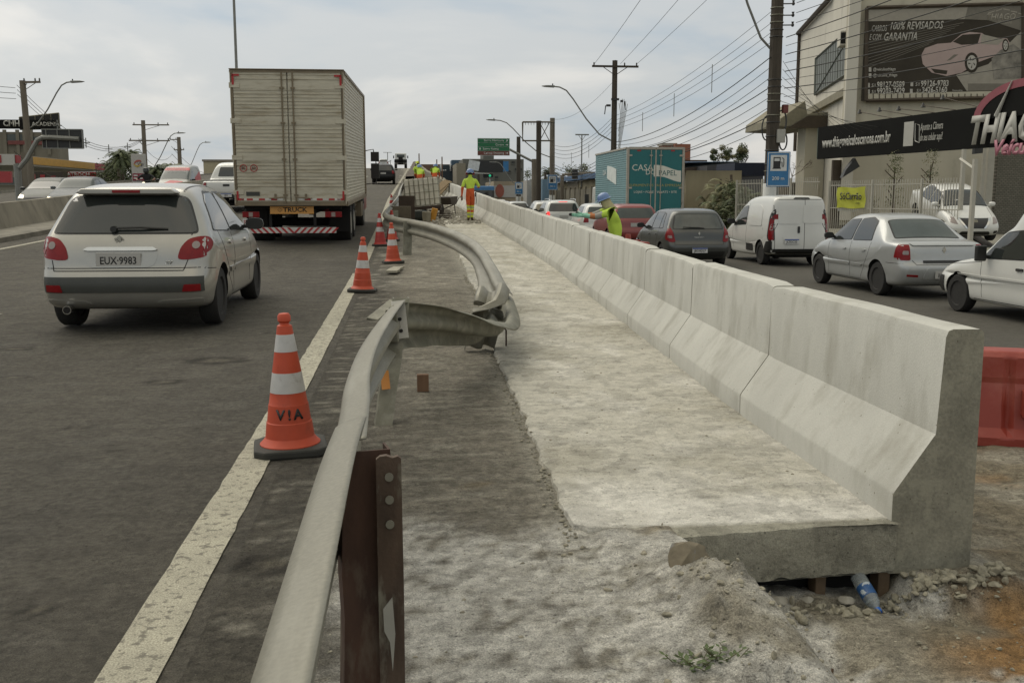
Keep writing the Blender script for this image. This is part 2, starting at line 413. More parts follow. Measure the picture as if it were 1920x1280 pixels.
def base_car(name, label, loc, rz, paint, spec, group=None, cat='car'):
    """spec: dict with silhouette, belt, W, roofw, wheels, wr ..."""
    t = thing(name, label, cat, loc, rz, group)
    body, bvh = car_shell(spec['sil'], spec['belt'], spec['W'], spec['roofw'], spec['L'], spec['wheels'], spec['wr'], spine=spec.get('spine', (.3, .7, .62)),
                          taperf=spec.get('tf', .12), taperr=spec.get('tr', .06), edge=spec.get('edge', 1.), archw=spec.get('archw', .05))
    mi_ = [p.material_index for p in body.polygons]; body.materials.clear(); body.materials.append(paint); body.materials.append(DARK); body.polygons.foreach_set('material_index', [min(1, max(0, k)) for k in mi_])
    obj('body', body, [paint, DARK], t, smooth=True, ang=40)
    add_wheels(t, spec['W'], spec['wheels'], spec['wr'], spokes=spec.get('spokes', 7), rm=spec.get('rim'))
    gu = G(); gu.box(0, spec['L'] / 2, .26, spec['W'] * 1.2, spec['L'] * .8, .1); obj('underbody', gu, DARK, t)
    return t, bvh
def paint(name, col, metal=.0, rough=.35, var=.04): return mat(name, col, rough, metal, var=var, scale=3, coat=.5)
SILVER = paint('silver_paint', (.37, .36, .325), .55, .3, .06)
SILVERC = paint('silver_cool_paint', (.4, .41, .4), .4, .36, .05)
WPAINT = paint('white_car_paint', (.6, .6, .56), 0, .3, .03)
GREYP = paint('dark_grey_paint', (.06, .063, .058), .3, .3)
BLKP = mat('black_car_paint', (.008, .008, .008), .45, .0, var=.1, spec=.25)
REDP = paint('red_car_paint', (.22, .04, .035), .1, .35)
GREENP = mat('grey_green_paint', (.085, .09, .08), .45, .1, var=.1, spec=.3)
# --- silhouettes: y from rear bumper (0) to front (L)
HATCH = dict(L=3.84, W=.826, roofw=.70, wheels=(.72, 3.16), wr=.295, archw=.045, tr=.07,
    sil=[(.28, .2), (.08, .24), (.0, .38), (-.01, .52), (.07, .62), (.08, .72), (.13, .86), (.19, .93), (.3, 1.12), (.42, 1.31), (.52, 1.395), (.85, 1.43), (1.35, 1.445), (1.8, 1.43), (2.1, 1.37), (2.4, 1.2), (2.72, 1.0), (2.95, .93), (3.3, .85), (3.62, .73), (3.78, .6), (3.85, .46), (3.82, .3), (3.6, .2), (2.8, .18), (1.2, .18)],
    belt=[(0, .9), (.5, .93), (1.5, .9), (2.8, .84), (3.84, .6)])
SEDAN = dict(L=4.25, W=.87, roofw=.68, wheels=(.92, 3.55), wr=.315, archw=.05,
    sil=[(.3, .2), (.08, .26), (0, .42), (-.01, .6), (.06, .66), (.07, .82), (.1, .97), (.2, 1.03), (.55, 1.045), (.66, 1.06), (.92, 1.25), (1.18, 1.42), (1.4, 1.49), (1.9, 1.53), (2.4, 1.5), (2.62, 1.45), (2.95, 1.2), (3.2, 1.03), (3.45, .97), (3.85, .9), (4.12, .78), (4.24, .6), (4.24, .4), (4.0, .22), (3.0, .19), (1.4, .19)],
    belt=[(0, 1.2), (.55, 1.03), (1.0, .99), (2, .96), (3.1, .9), (4.25, .7)])
BHATCH = dict(L=4.02, W=.87, roofw=.72, wheels=(.72, 3.31), wr=.315, archw=.05,
    sil=[(.28, .22), (.08, .26), (.0, .42), (-.01, .6), (.06, .68), (.08, .8), (.1, .94), (.15, 1.02), (.24, 1.2), (.34, 1.4), (.46, 1.49), (.8, 1.525), (1.4, 1.54), (2.0, 1.52), (2.3, 1.46), (2.65, 1.24), (2.95, 1.04), (3.2, .97), (3.6, .9), (3.88, .78), (4.01, .6), (4.01, .4), (3.8, .22), (2.9, .19), (1.2, .19)],
    belt=[(0, .98), (.5, .99), (1.5, .95), (2.9, .9), (4.0, .65)])
SUVS = dict(L=4.2, W=.89, roofw=.76, wheels=(.8, 3.4), wr=.35, archw=.06,
    sil=[(.28, .3), (.08, .34), (.0, .5), (-.01, .68), (.05, .78), (.06, .92), (.08, 1.04), (.12, 1.12), (.2, 1.3), (.3, 1.48), (.42, 1.57), (.8, 1.6), (1.4, 1.61), (2.1, 1.58), (2.4, 1.5), (2.75, 1.26), (3.0, 1.1), (3.3, 1.05), (3.8, .98), (4.08, .84), (4.2, .66), (4.2, .48), (4.0, .3), (3.0, .26), (1.2, .26)],
    belt=[(0, 1.06), (.5, 1.07), (1.5, 1.03), (3.0, .98), (4.2, .7)])
VAN = dict(L=4.38, W=.84, roofw=.86, wheels=(.82, 3.6), wr=.32, archw=.05, edge=.6, tr=.02,
    sil=[(.25, .3), (.06, .32), (0, .42), (-.005, .56), (.0, .8), (.01, 1.1), (.02, 1.4), (.03, 1.7), (.07, 1.83), (.2, 1.87), (.8, 1.885), (1.5, 1.88), (2.0, 1.84), (2.3, 1.74), (2.7, 1.55), (3.1, 1.28), (3.4, 1.08), (3.7, .98), (4.1, .84), (4.32, .65), (4.38, .45), (4.2, .28), (3.2, .22), (1.2, .22)],
    belt=[(0, 1.05), (2.4, 1.02), (3.3, .95), (4.38, .65)])
OLDVAN = dict(L=4.15, W=.81, roofw=.86, wheels=(.8, 3.4), wr=.3, archw=.05, edge=.6, tr=.02,
    sil=[(.25, .25), (.06, .28), (0, .4), (0, .6), (.01, .9), (.02, 1.2), (.03, 1.6), (.06, 1.78), (.15, 1.84), (.8, 1.86), (1.4, 1.86), (1.8, 1.84), (1.98, 1.7), (2.12, 1.48), (2.25, 1.39), (2.4, 1.33), (2.55, 1.2), (2.9, .94), (3.1, .88), (3.5, .84), (3.95, .74), (4.1, .66), (4.16, .5), (4.1, .3), (3.9, .24), (3.0, .2), (1.2, .2)],
    belt=[(0, .92), (2, .9), (2.9, .85), (4.15, .6)])
def side_windows(t, bvh, polys, m=GLASS, frame=True):
    for v in ('L', 'R'):
        for p in polys:
            if frame:
                c = Vector((sum(q[0] for q in p) / len(p), sum(q[1] for q in p) / len(p)))
                big = [tuple(Vector(q) + (Vector(q) - c).normalized() * .028) for q in p]
                f = dec(t, bvh, 'window_frame', BLACK, big, v, .003, .05)
                if f: dec(f[0], bvh, 'glass', m, list(p), v, .007, .04)
            else: dec(t, bvh, 'side_window', m, list(p), v, .005, .04)
def mirrors(t, bvh, y, z, m, s=1., sides=(-1, 1)):
    for sx in sides:
        h = bvh.ray_cast(Vector((sx * 4, y, z)), Vector((-sx, 0, 0)))
        x = h[0].x if h[0] else sx * .7
        add_mirror(t, x, y, z, m, s, sx)
def handles(t, bvh, pts, m):
    for v, sx in (('L', -1), ('R', 1)):
        for (y, z) in pts:
            dec(t, bvh, 'door_handle', m, [(y - .08, z - .015), (y + .08, z - .02), (y + .08, z + .02), (y - .08, z + .02)], v, .022, .02, depth=.025)
def seams(t, bvh, lines, views='LR', w=.008, name='door_seam'):
    for v in views:
        for a, b in lines: dec(t, bvh, name, DARK, strip(a, b, w), v, .0015, 0, depth=.003)
# ------------------------------------------------------------------ individual vehicles
def mir(poly): return [(-x, z) for x, z in poly][::-1]
def silver_hatch(name='hatchback_car'):
    t, b = base_car(name, 'silver five door hatchback with a black bumper strip driving in the lane beside the cones', (0, 0, 0), 0, SILVER, HATCH)
    rw = [(-.66, .955), (.66, .955), (.66, 1.0), (.56, 1.25), (.5, 1.295), (-.5, 1.295), (-.56, 1.25), (-.66, 1.0)]
    f = dec(t, b, 'rear_window', BLACK, [(x * 1.025, (z - 1.12) * 1.08 + 1.12) for x, z in rw], 'B', .003, .06)
    if f: dec(f[0], b, 'glass', GLASS, rw, 'B', .007, .06)
    side_windows(t, b, [[(.55, .97), (1.36, .94), (1.36, 1.335), (1.0, 1.33), (.78, 1.24)], [(1.43, .94), (2.5, .9), (2.5, .96), (2.2, 1.2), (1.95, 1.325), (1.43, 1.335)]])
    dec(t, b, 'windscreen', GLASS, [(-.62, 2.3), (.62, 2.3), (.66, 2.7), (.6, 2.86), (-.6, 2.86), (-.66, 2.7)], 'T', .005, .06)
    # spoiler with high brake light
    g = G(); g.prism([(-.48, 1.335), (-.42, 1.375), (.42, 1.375), (.48, 1.335), (.44, 1.32), (-.44, 1.32)], .315, .5); 
    s = obj('spoiler', g, SILVER, t, smooth=True, bev=.012)
    g = G(); g.box(0, .312, 1.348, .26, .02, .028); obj('brake_light', g, REDL, s, bev=.004)
    R_ = [(.5, .705), (.53, .82), (.6, .9), (.72, .925), (.8, .88), (.815, .8), (.75, .72), (.6, .7)]
    for P in (R_, mir(R_)):
        sgn = 1 if P is R_ else -1
        L = dec(t, b, 'tail_light', REDL, P, 'B', .007, .04)
        if L:
            cc = [(sgn * .67 + .036 * cos(a * pi / 6), .84 + .036 * sin(a * pi / 6)) for a in range(12)]
            dec(L[0], b, 'reversing_lamp', CLEAR, cc, 'B', .011, 0)
    for v in 'LR':
        dec(t, b, 'tail_light', REDL, [(.12, .73), (.3, .8), (.36, .87), (.3, .92), (.14, .92)], v, .007, .04)
    # chrome grip bar, plate recess, badge
    dec(t, b, 'chrome_bar', CHROME, [(-.37, .8), (-.33, .825), (.28, .825), (.32, .8), (.28, .79), (-.33, .79)], 'B', .02, .01, depth=.03)
    dec(t, b, 'plate_recess', SILVER, [(-.36, .79), (-.33, .65), (-.28, .63), (.24, .63), (.3, .66), (.33, .79)], 'B', .003, .05, depth=.004)
    plate(t, b, -.04, .705, 'EUX·9983', 0, .415, .135)
    g = G()
    for p_ in ([(-.03, -.04), (-.012, -.04), (.0, 0), (-.012, .02)], [(.01, -.04), (.03, -.035), (.012, -.005), (.0, .005)], [(-.012, .0), (.02, -.01), (.035, .03), (.01, .045), (-.015, .03)], [(.02, .02), (.045, .012), (.048, .02), (.03, .032)], [(-.04, .01), (-.012, .005), (-.01, .02), (-.03, .025)]):
        g.prism(p_, 0, .012)
    h = b.ray_cast(Vector((-.05, -5, .885)), Vector((0, 1, 0)))[0]
    obj('badge', g, CHROME, t, loc=(-.05, h.y - .014, .885))
    hh = b.ray_cast(Vector((.43, -5, .665)), Vector((0, 1, 0)))[0]
    text('207', .032, CHROME, t, (.42, hh.y - .004, .675), shear=.3, bold=.01)
    # bumper
    dec(t, b, 'bumper_strip', mat('dark_trim', (.045, .047, .04), .5), [(-.84, .545), (.84, .545), (.8, .41), (.72, .395), (-.72, .395), (-.8, .41)], 'B', .012, .02, depth=.02)
    for sx in (-1, 1):
        P = [(.55, .4), (.57, .47), (.76, .47), (.77, .43), (.74, .405)]
        dec(t, b, 'reflector', REDL, P if sx > 0 else mir(P), 'B', .018, .01)
        dec(t, b, 'bumper_lip', SILVER, [(sx * .3, .285), (sx * .36, .31), (sx * .8, .33), (sx * .82, .29)] if sx > 0 else mir([(.3, .285), (.36, .31), (.8, .33), (.82, .29)]), 'B', .016, .01, depth=.03)
    seamp = [((-.64, .6), (.56, .6)), ((.56, .6), (.6, .7)), ((-.64, .6), (-.66, .7)), ((.62, .93), (.66, 1.0))]
    for a, c in seamp: dec(t, b, 'tailgate_seam', DARK, strip(a, c, .008), 'B', .002, 0, depth=.003)
    dec(t, b, 'bumper_seam', DARK, strip((-.8, .625), (.8, .625), .007), 'B', .002, 0, depth=.003)
    seams(t, b, [((.1, .62), (.4, .6)), ((1.4, .24), (1.4, .92)), ((2.5, .3), (2.52, .88)), ((1.12, .5), (1.4, .24)), ((.9, .7), (.72, .95)), ((1.12, .5), (.9, .7)), ((1.4, .24), (2.5, .24))])
    for v in 'LR': dec(t, b, 'door_moulding', SILVER, [[(1.2, .5), (1.38, .5), (1.38, .56), (1.1, .56)], [(1.43, .5), (2.45, .5), (2.45, .56), (1.43, .56)]], v, .014, .02, depth=.02)
    handles(t, b, [(1.2, .82), (2.2, .8)], SILVER)
    mirrors(t, b, 2.35, .9, BLACK, 1.05)
    g = G(); g.tube([(-.1, -.02 + .12, 1.0), (.15, .1, 1.005), (.4, .13, .99)], .012, 6); g.cyl((-.1, .08, .99), (-.1, .17, .99), .03)
    hh = b.ray_cast(Vector((0, -5, 1.0)), Vector((0, 1, 0)))[0].y
    obj('wiper', g, BLACK, t, loc=(0, hh - .14, 0))
    g = G(); g.lathe([(.035, 0), (.042, .0), (.042, .12), (.035, .12)], 16, M=Matrix.Rotation(-pi / 2, 3, 'X')); 
    ex = obj('exhaust', g, CHROME, t, smooth=True, loc=(-.52, -.0, .235)); g = G(); g.cyl((0, -.002, 0), (0, .02, 0), .033); obj('bore', g, DARK, ex)
    for sx in (-1, 1): dec(t, b, 'headlight', CLEAR, [(sx * .45, .6), (sx * .78, .68), (sx * .74, .78), (sx * .5, .7)], 'F', .006, .03)
    seams(t, b, [], '')
    for sx in (-1, 1): dec(t, b, 'roof_channel', BLACK, strip((sx * .5, .55), (sx * .53, 2.1), .018), 'T', .002, 0, depth=.004)
    return t
def silver_sedan(name='sedan_car'):
    t, b = base_car(name, 'silver sedan with a four door cabin waiting in traffic in front of the old white van', (0, 0, 0), 0, SILVERC, SEDAN)
    rw = [(-.56, .72), (.56, .72), (.5, 1.14), (-.5, 1.14)]
    f = dec(t, b, 'rear_window', BLACK, [(-.64, .66), (.64, .66), (.54, 1.2), (-.54, 1.2)], 'T', .003, .06)
    if f: dec(f[0], b, 'glass', GLASSL, [(-.61, .69), (.61, .69), (.515, 1.17), (-.515, 1.17)], 'T', .007, .05)
    dec(t, b, 'windscreen', GLASS, [(-.56, 2.62), (.56, 2.62), (.66, 3.1), (-.66, 3.1)], 'T', .005, .06)
    side_windows(t, b, [[(1.22, 1.02), (2.0, 1.0), (2.0, 1.4), (1.62, 1.42), (1.35, 1.36)], [(2.08, 1.0), (3.0, .97), (3.0, 1.02), (2.72, 1.24), (2.5, 1.36), (2.08, 1.4)]])
    R_ = [(.63, .7), (.64, 1.0), (.67, 1.03), (.76, 1.02), (.82, .7)]
    for P in (R_, mir(R_)):
        s = 1 if P is R_ else -1
        L = dec(t, b, 'tail_light', REDL, P, 'B', .008, .03)
        dec(L[0], b, 'reversing_lamp', CLEAR, [(s * .66, .8), (s * .66, .87), (s * .75, .87), (s * .76, .8)], 'B', .012, .02)
    for v in 'LR': dec(t, b, 'tail_light', REDL, [(.1, .74), (.3, .74), (.24, 1.01), (.08, 1.02)], v, .008, .03)
    dec(t, b, 'boot_lip', SILVERC, [(-.62, 1.0), (.62, 1.0), (.58, .965), (-.58, .965)], 'B', .03, .01, depth=.05)
    dec(t, b, 'chrome_trim', BLACK, [(-.4, .7), (.4, .7), (.4, .66), (-.4, .66)], 'B', .02, .01, depth=.03)
    g = G(); g.prism([(0, -.06), (.035, 0), (0, .06), (-.035, 0)], 0, .012); g.prism([(0, -.03), (.012, 0), (0, .03), (-.012, 0)], -.004, .0)
    h = b.ray_cast(Vector((0, -5, .88)), Vector((0, 1, 0)))[0]; obj('badge', g, CHROME, t, loc=(0, h.y - .014, .88))
    text('LOGAN', .035, CHROME, t, (0, h.y - .01, .79), bold=.01)
    g = G(); g.cyl((0, 0, 0), (0, -.02, 0), .022); obj('boot_lock', g, BLACK, t, loc=(0, h.y, .72))
    seams(t, b, [], ''); 
    for a, c in [((-.6, .7), (-.53, .62)), ((-.53, .62), (.53, .62)), ((.53, .62), (.6, .7))]: dec(t, b, 'boot_seam', DARK, strip(a, c, .008), 'B', .002, 0, depth=.003)
    dec(t, b, 'plate_recess', SILVERC, [(-.34, .56), (-.42, .36), (.42, .36), (.34, .56)], 'B', .012, .05, depth=.02)
    plate(t, b, 0, .44, 'IUM5182', 0, .4, .13, yoff=.03)
    for s in (-1, 1): P = [(.5, .4), (.5, .44), (.7, .45), (.7, .41)]; dec(t, b, 'reflector', REDL, P if s > 0 else mir(P), 'B', .006, .01)
    seams(t, b, [((2.04, .26), (2.04, .98)), ((3.02, .3), (3.04, .93)), ((1.45, .5), (1.28, .72)), ((1.28, .72), (1.2, .98)), ((1.45, .5), (1.6, .26)), ((1.6, .26), (3.0, .26)), ((.1, .64), (.55, .64))])
    for v in 'LR': dec(t, b, 'door_moulding', SILVERC, [[(1.55, .5), (2.0, .5), (2.0, .55), (1.5, .55)], [(2.08, .5), (2.98, .5), (2.98, .55), (2.08, .55)]], v, .014, .015, depth=.02)
    handles(t, b, [(1.45, .82), (2.3, .82)], SILVERC)
    mirrors(t, b, 2.9, .98, BLACK, 1.0)
    for s in (-1, 1): dec(t, b, 'headlight', CLEAR, [(s * .45, .62), (s * .82, .66), (s * .78, .8), (s * .5, .76)], 'F', .006, .03)
    return t
def grey_hatch(name='hatchback_car'):
    t, b = base_car(name, 'dark grey hatchback with tall red tail lights waiting beside the crouching red car', (0, 0, 0), 0, GREYP, BHATCH)
    f = dec(t, b, 'rear_window', BLACK, [(-.68, 1.0), (.68, 1.0), (.66, 1.1), (.58, 1.4), (-.58, 1.4), (-.66, 1.1)], 'B', .003, .06)
    dec(f[0], b, 'glass', mat('tinted_glass_green', (.05, .06, .055), .06, var=.3, scale=3, spec=.8), [(-.65, 1.02), (.65, 1.02), (.62, 1.12), (.55, 1.38), (-.55, 1.38), (-.62, 1.12)], 'B', .007, .05)
    side_windows(t, b, [[(.65, 1.04), (.95, 1.02), (1.02, 1.4), (.85, 1.37)], [(1.0, 1.02), (1.75, 1.0), (1.75, 1.42), (1.08, 1.42)], [(1.83, 1.0), (2.75, .96), (2.75, 1.02), (2.45, 1.25), (2.2, 1.38), (1.83, 1.42)]])
    R_ = [(.69, .68), (.62, .7), (.68, .95), (.74, 1.12), (.78, 1.12), (.84, .9), (.84, .7)]
    for P in (R_, mir(R_)):
        s = 1 if P is R_ else -1
        L = dec(t, b, 'tail_light', REDL, P, 'B', .008, .02)
        dec(L[0], b, 'reversing_lamp', CLEAR, [(s * .7, .78), (s * .71, .85), (s * .8, .85), (s * .8, .78)], 'B', .012, .01)
    for v in 'LR': dec(t, b, 'tail_light', REDL, [(.06, .7), (.28, .74), (.3, .86), (.22, 1.12), (.1, 1.1)], v, .008, .03)
    h = b.ray_cast(Vector((0, -5, .88)), Vector((0, 1, 0)))[0]
    g = G(); g.prism([(0, -.05), (.03, 0), (0, .05), (-.03, 0)], 0, .012); obj('badge', g, CHROME, t, loc=(0, h.y - .014, .9))
    text('SANDERO', .035, CHROME, t, (0, h.y - .012, .79), bold=.01, sx=1.2)
    g = G(); g.box(0, 0, 0, .14, .004, .06); st = obj('sticker', g, mat('sticker_dark', (.05, .04, .02), .5), t, loc=(-.47, h.y - .004, .72)); text('DISK', .03, mat('sticker_yellow', (.5, .3, .05), .5), st, (0, -.003, 0))
    dec(t, b, 'bumper_trim', BLACK, [(-.7, .44), (.7, .44), (.62, .3), (-.62, .3)], 'B', .01, .04)
    plate(t, b, 0, .47, 'JBO0D37', 1, .4, .13, yoff=.03)
    for a, c in [((-.64, .62), (.64, .62)), ((-.64, .62), (-.66, .95)), ((.64, .62), (.66, .95))]: dec(t, b, 'tailgate_seam', DARK, strip(a, c, .008), 'B', .002, 0, depth=.003)
    g = G(); g.tube([(-.42, 0, .03), (.0, .0, .02), (.15, .02, .0)], .014, 6); obj('wiper', g, BLACK, t, loc=(0, b.ray_cast(Vector((0, -5, 1.04)), Vector((0, 1, 0)))[0].y - .03, 1.03))
    seams(t, b, [((1.79, .26), (1.79, .98)), ((2.8, .3), (2.8, .92)), ((1.2, .5), (1.0, .98)), ((1.2, .5), (1.3, .26))])
    handles(t, b, [(1.25, .85), (2.0, .84)], GREYP)
    mirrors(t, b, 2.62, .98, BLACK, 1.05)
    g = G(); g.tube([(0, 0, 0), (0, -.12, .16)], .005, 5); obj('aerial', g, BLACK, t, loc=(0, 1.9, 1.53))
    for s in (-1, 1): dec(t, b, 'headlight', CLEAR, [(s * .45, .62), (s * .82, .66), (s * .78, .8), (s * .5, .76)], 'F', .006, .03)
    return t
def white_van(name='panel_van'):
    t, b = base_car(name, 'white panel van with closed double rear doors and dark plastic corners waiting in traffic', (0, 0, 0), 0, WPAINT, VAN, cat='van')
    # dark tail pillars with lights
    R_ = [(.72, .68), (.7, .75), (.7, 1.35), (.735, 1.5), (.84, 1.5), (.84, .68)]
    for P in (R_, mir(R_)): dec(t, b, 'light_surround', BLACK, P, 'B', .004, .02)
    for v in 'LR':
        s = dec(t, b, 'light_surround', BLACK, [(.02, .66), (.2, .66), (.29, .78), (.26, 1.3), (.13, 1.52), (.02, 1.5)], v, .004, .04)
        dec(s[0], b, 'tail_light', REDL, [(.02, .7), (.17, .7), (.22, .8), (.2, 1.2), (.12, 1.38), (.02, 1.38)], v, .009, .03)
        dec(s[0], b, 'reversing_lamp', CLEAR, [(.03, .95), (.16, .95), (.15, 1.12), (.03, 1.12)], v, .013, .03)
    for s in (-1, 1):
        P = [(.73, .7), (.73, 1.36), (.82, 1.36), (.82, .7)]
        dec(t, b, 'tail_light', REDL, P if s > 0 else mir(P), 'B', .008, .02)
    # door pressings
    for a in [((.05, 1.14), (.6, 1.14), (.6, 1.62), (.05, 1.62)), ((-.6, 1.12), (-.05, 1.12), (-.05, 1.62), (-.6, 1.62))]:
        dec(t, b, 'door_panel', WPAINT, list(a), 'B', .012, .06, depth=.02)
    for a, c in [((.1, .45), (.1, 1.76)), ((-.7, .45), (-.7, 1.72)), ((.7, .45), (.7, 1.72)), ((-.7, .45), (.7, .45)), ((-.66, 1.76), (.66, 1.76))]:
        dec(t, b, 'door_gap', DARK, strip(a, c, .012), 'B', .002, 0, depth=.003)
    dec(t, b, 'door_handle', BLACK, [(-.09, .88), (-.09, 1.06), (-.03, 1.06), (-.03, .88)], 'B', .02, .028, depth=.03)
    dec(t, b, 'plate_recess', WPAINT, [(-.5, .8), (-.45, .6), (-.05, .6), (0, .8)], 'B', .006, .04, depth=.01)
    plate(t, b, -.25, .66, 'JCR3C55', 1, .4, .13, yoff=.03)
    dec(t, b, 'brake_light', BLACK, [(-.22, 1.78), (-.16, 1.82), (.2, 1.82), (.24, 1.78)], 'B', .02, .01, depth=.04)
    dec(t, b, 'bumper', BLACK, [(-.84, .28), (.84, .28), (.84, .46), (-.84, .46)], 'B', .02, .02, depth=.03)
    for v in 'LR':
        dec(t, b, 'bumper_corner', BLACK, [(.01, .3), (.45, .3), (.42, .5), (.3, .66), (.01, .66)], v, .018, .03, depth=.03)
        dec(t, b, 'side_panel', WPAINT, [(.75, 1.05), (1.75, 1.05), (1.75, 1.6), (1.0, 1.62), (.8, 1.5)], v, .012, .08, depth=.02)
        dec(t, b, 'side_strip', BLACK, [(1.35, .36), (1.9, .36), (1.9, .55), (1.35, .55)], v, .016, .03, depth=.02)
    side_windows(t, b, [[(2.0, 1.07), (3.05, 1.02), (2.9, 1.2), (2.5, 1.48), (2.25, 1.56), (2.0, 1.58)]])
    seams(t, b, [((1.93, .4), (1.93, 1.65)), ((3.05, .4), (3.1, .98)), ((.62, .95), (.66, 1.0))])
    dec(t, b, 'windscreen', GLASS, [(-.62, 2.4), (.62, 2.4), (.7, 3.2), (-.7, 3.2)], 'T', .005, .06)
    mirrors(t, b, 2.9, 1.05, BLACK, 1.2)
    return t
def old_van(name='panel_van'):
    t, b = base_car(name, 'old white high roof van with square black mirror cut by the right frame edge', (0, 0, 0), 0, WPAINT, OLDVAN, cat='van')
    side_windows(t, b, [[(1.72, .93), (2.72, .9), (2.6, 1.02), (2.25, 1.29), (1.85, 1.34), (1.72, 1.32)]])
    dec(t, b, 'windscreen', GLASS, [(-.58, 2.32), (.58, 2.32), (.68, 2.85), (-.68, 2.85)], 'T', .005, .05)
    for v in 'LR':
        dec(t, b, 'side_panel', WPAINT, [(.7, 1.0), (1.45, 1.0), (1.45, 1.62), (.7, 1.62)], v, .012, .06, depth=.02)
        dec(t, b, 'side_crease', WPAINT, [(.4, .6), (3.4, .6), (3.4, .63), (.4, .63)], v, .014, .0, depth=.03)
        dec(t, b, 'rear_edge_seam', DARK, strip((.3, .26), (2.95, .26), .01), v, .002, 0, depth=.003)
        dec(t, b, 'bumper_corner', BLACK, [(3.82, .3), (4.15, .3), (4.15, .56), (3.82, .56)], v, .02, .03, depth=.03)
    seams(t, b, [((1.62, .3), (1.55, 1.5)), ((1.55, 1.5), (1.6, 1.35)), ((2.72, .3), (2.75, .9)), ((2.75, .84), (3.6, .76))])
    handles(t, b, [(1.78, .78)], BLACK)
    dec(t, b, 'bumper', BLACK, [(-.75, .3), (.75, .3), (.75, .54), (-.75, .54)], 'F', .03, .03, depth=.05)
    for s in (-1, 1): dec(t, b, 'headlight', CLEAR, [(s * .42, .58), (s * .76, .58), (s * .76, .7), (s * .42, .7)], 'F', .01, .02)
    for v in 'LR': dec(t, b, 'indicator', ORANGEL, [(4.0, .58), (4.1, .58), (4.08, .68), (4.0, .7)], v, .008, .01)
    for sx in (-1, 1):
        h = b.ray_cast(Vector((sx * 4, 2.62, .96)), Vector((-sx, 0, 0)))[0]
        g = G(); g.box(h.x + sx * .14, 2.6, .98, .17, .07, .24); g.box(h.x + sx * .03, 2.6, .93, .1, .04, .05); obj('mirror', g, BLACK, t, bev=.025)
    return t
def white_sedan_front(name='sedan_car'):
    spec = dict(SEDAN); spec['roofw'] = .66
    t, b = base_car(name, 'clean white sedan displayed nose out behind the steel fence of the car yard', (0, 0, 0), 0, WPAINT, spec)
    f = dec(t, b, 'windscreen', BLACK, [(-.6, 2.5), (.6, 2.5), (.72, 3.14), (-.72, 3.14)], 'T', .003, .06)
    dec(f[0], b, 'glass', GLASS, [(-.57, 2.54), (.57, 2.54), (.68, 3.1), (-.68, 3.1)], 'T', .008, .05)
    side_windows(t, b, [[(1.22, 1.02), (2.0, 1.0), (2.0, 1.4), (1.62, 1.42), (1.35, 1.36)], [(2.08, 1.0), (3.0, .97), (3.0, 1.02), (2.72, 1.24), (2.5, 1.36), (2.08, 1.4)]])
    dec(t, b, 'grille', BLACK, [(-.5, .84), (.5, .84), (.36, .62), (.28, .56), (-.28, .56), (-.36, .62)], 'F', .008, .02)
    for s in (-1, 1):
        P = [(.24, .56), (.3, .56), (.54, .84), (.46, .84)]; dec(t, b, 'grille_trim', CHROME, P if s > 0 else mir(P), 'F', .02, .008, depth=.02)
        P = [(.54, .68), (.6, .84), (.76, .88), (.8, .78), (.72, .7)]; dec(t, b, 'headlight', CLEAR, P if s > 0 else mir(P), 'F', .008, .02)
        P = [(.58, .38), (.58, .48), (.72, .48), (.72, .38)]; dec(t, b, 'fog_lamp', BLACK, P if s > 0 else mir(P), 'F', .006, .03)
    g = G(); g.lathe([(.055, 0), (.075, 0), (.075, .02), (.055, .02)], 20, M=Matrix.Rotation(pi / 2, 3, 'X')); g.box(0, -.01, 0, .16, .012, .022)
    h = b.ray_cast(Vector((0, 9, .76)), Vector((0, -1, 0)))[0]; obj('badge', g, CHROME, t, loc=(0, h.y + .03, .76))
    dec(t, b, 'lower_intake', BLACK, [(-.5, .32), (.5, .32), (.44, .46), (-.44, .46)], 'F', .006, .04)
    g = G(); g.box(0, 0, 0, .42, .02, .13); obj('plate_holder', g, BLACK, t, loc=(0, h.y + .06, .52))
    for sx in (-.25, .2):
        h2 = b.ray_cast(Vector((sx, 3.0, 3)), Vector((0, 0, -1)))[0]; g = G(); g.box(0, 0, 0, .2, .14, .006); obj('paper_sheet', g, PLATE, t, loc=(sx, 2.98, h2.z + .016), rot=(R(-38), 0, 0))
    for s in (-1, 1): dec(t, b, 'bonnet_seam', DARK, strip((s * .66, 3.2), (s * .6, 4.0), .008), 'T', .002, 0, depth=.003)
    mirrors(t, b, 2.95, 1.0, WPAINT, 1.1)
    return t
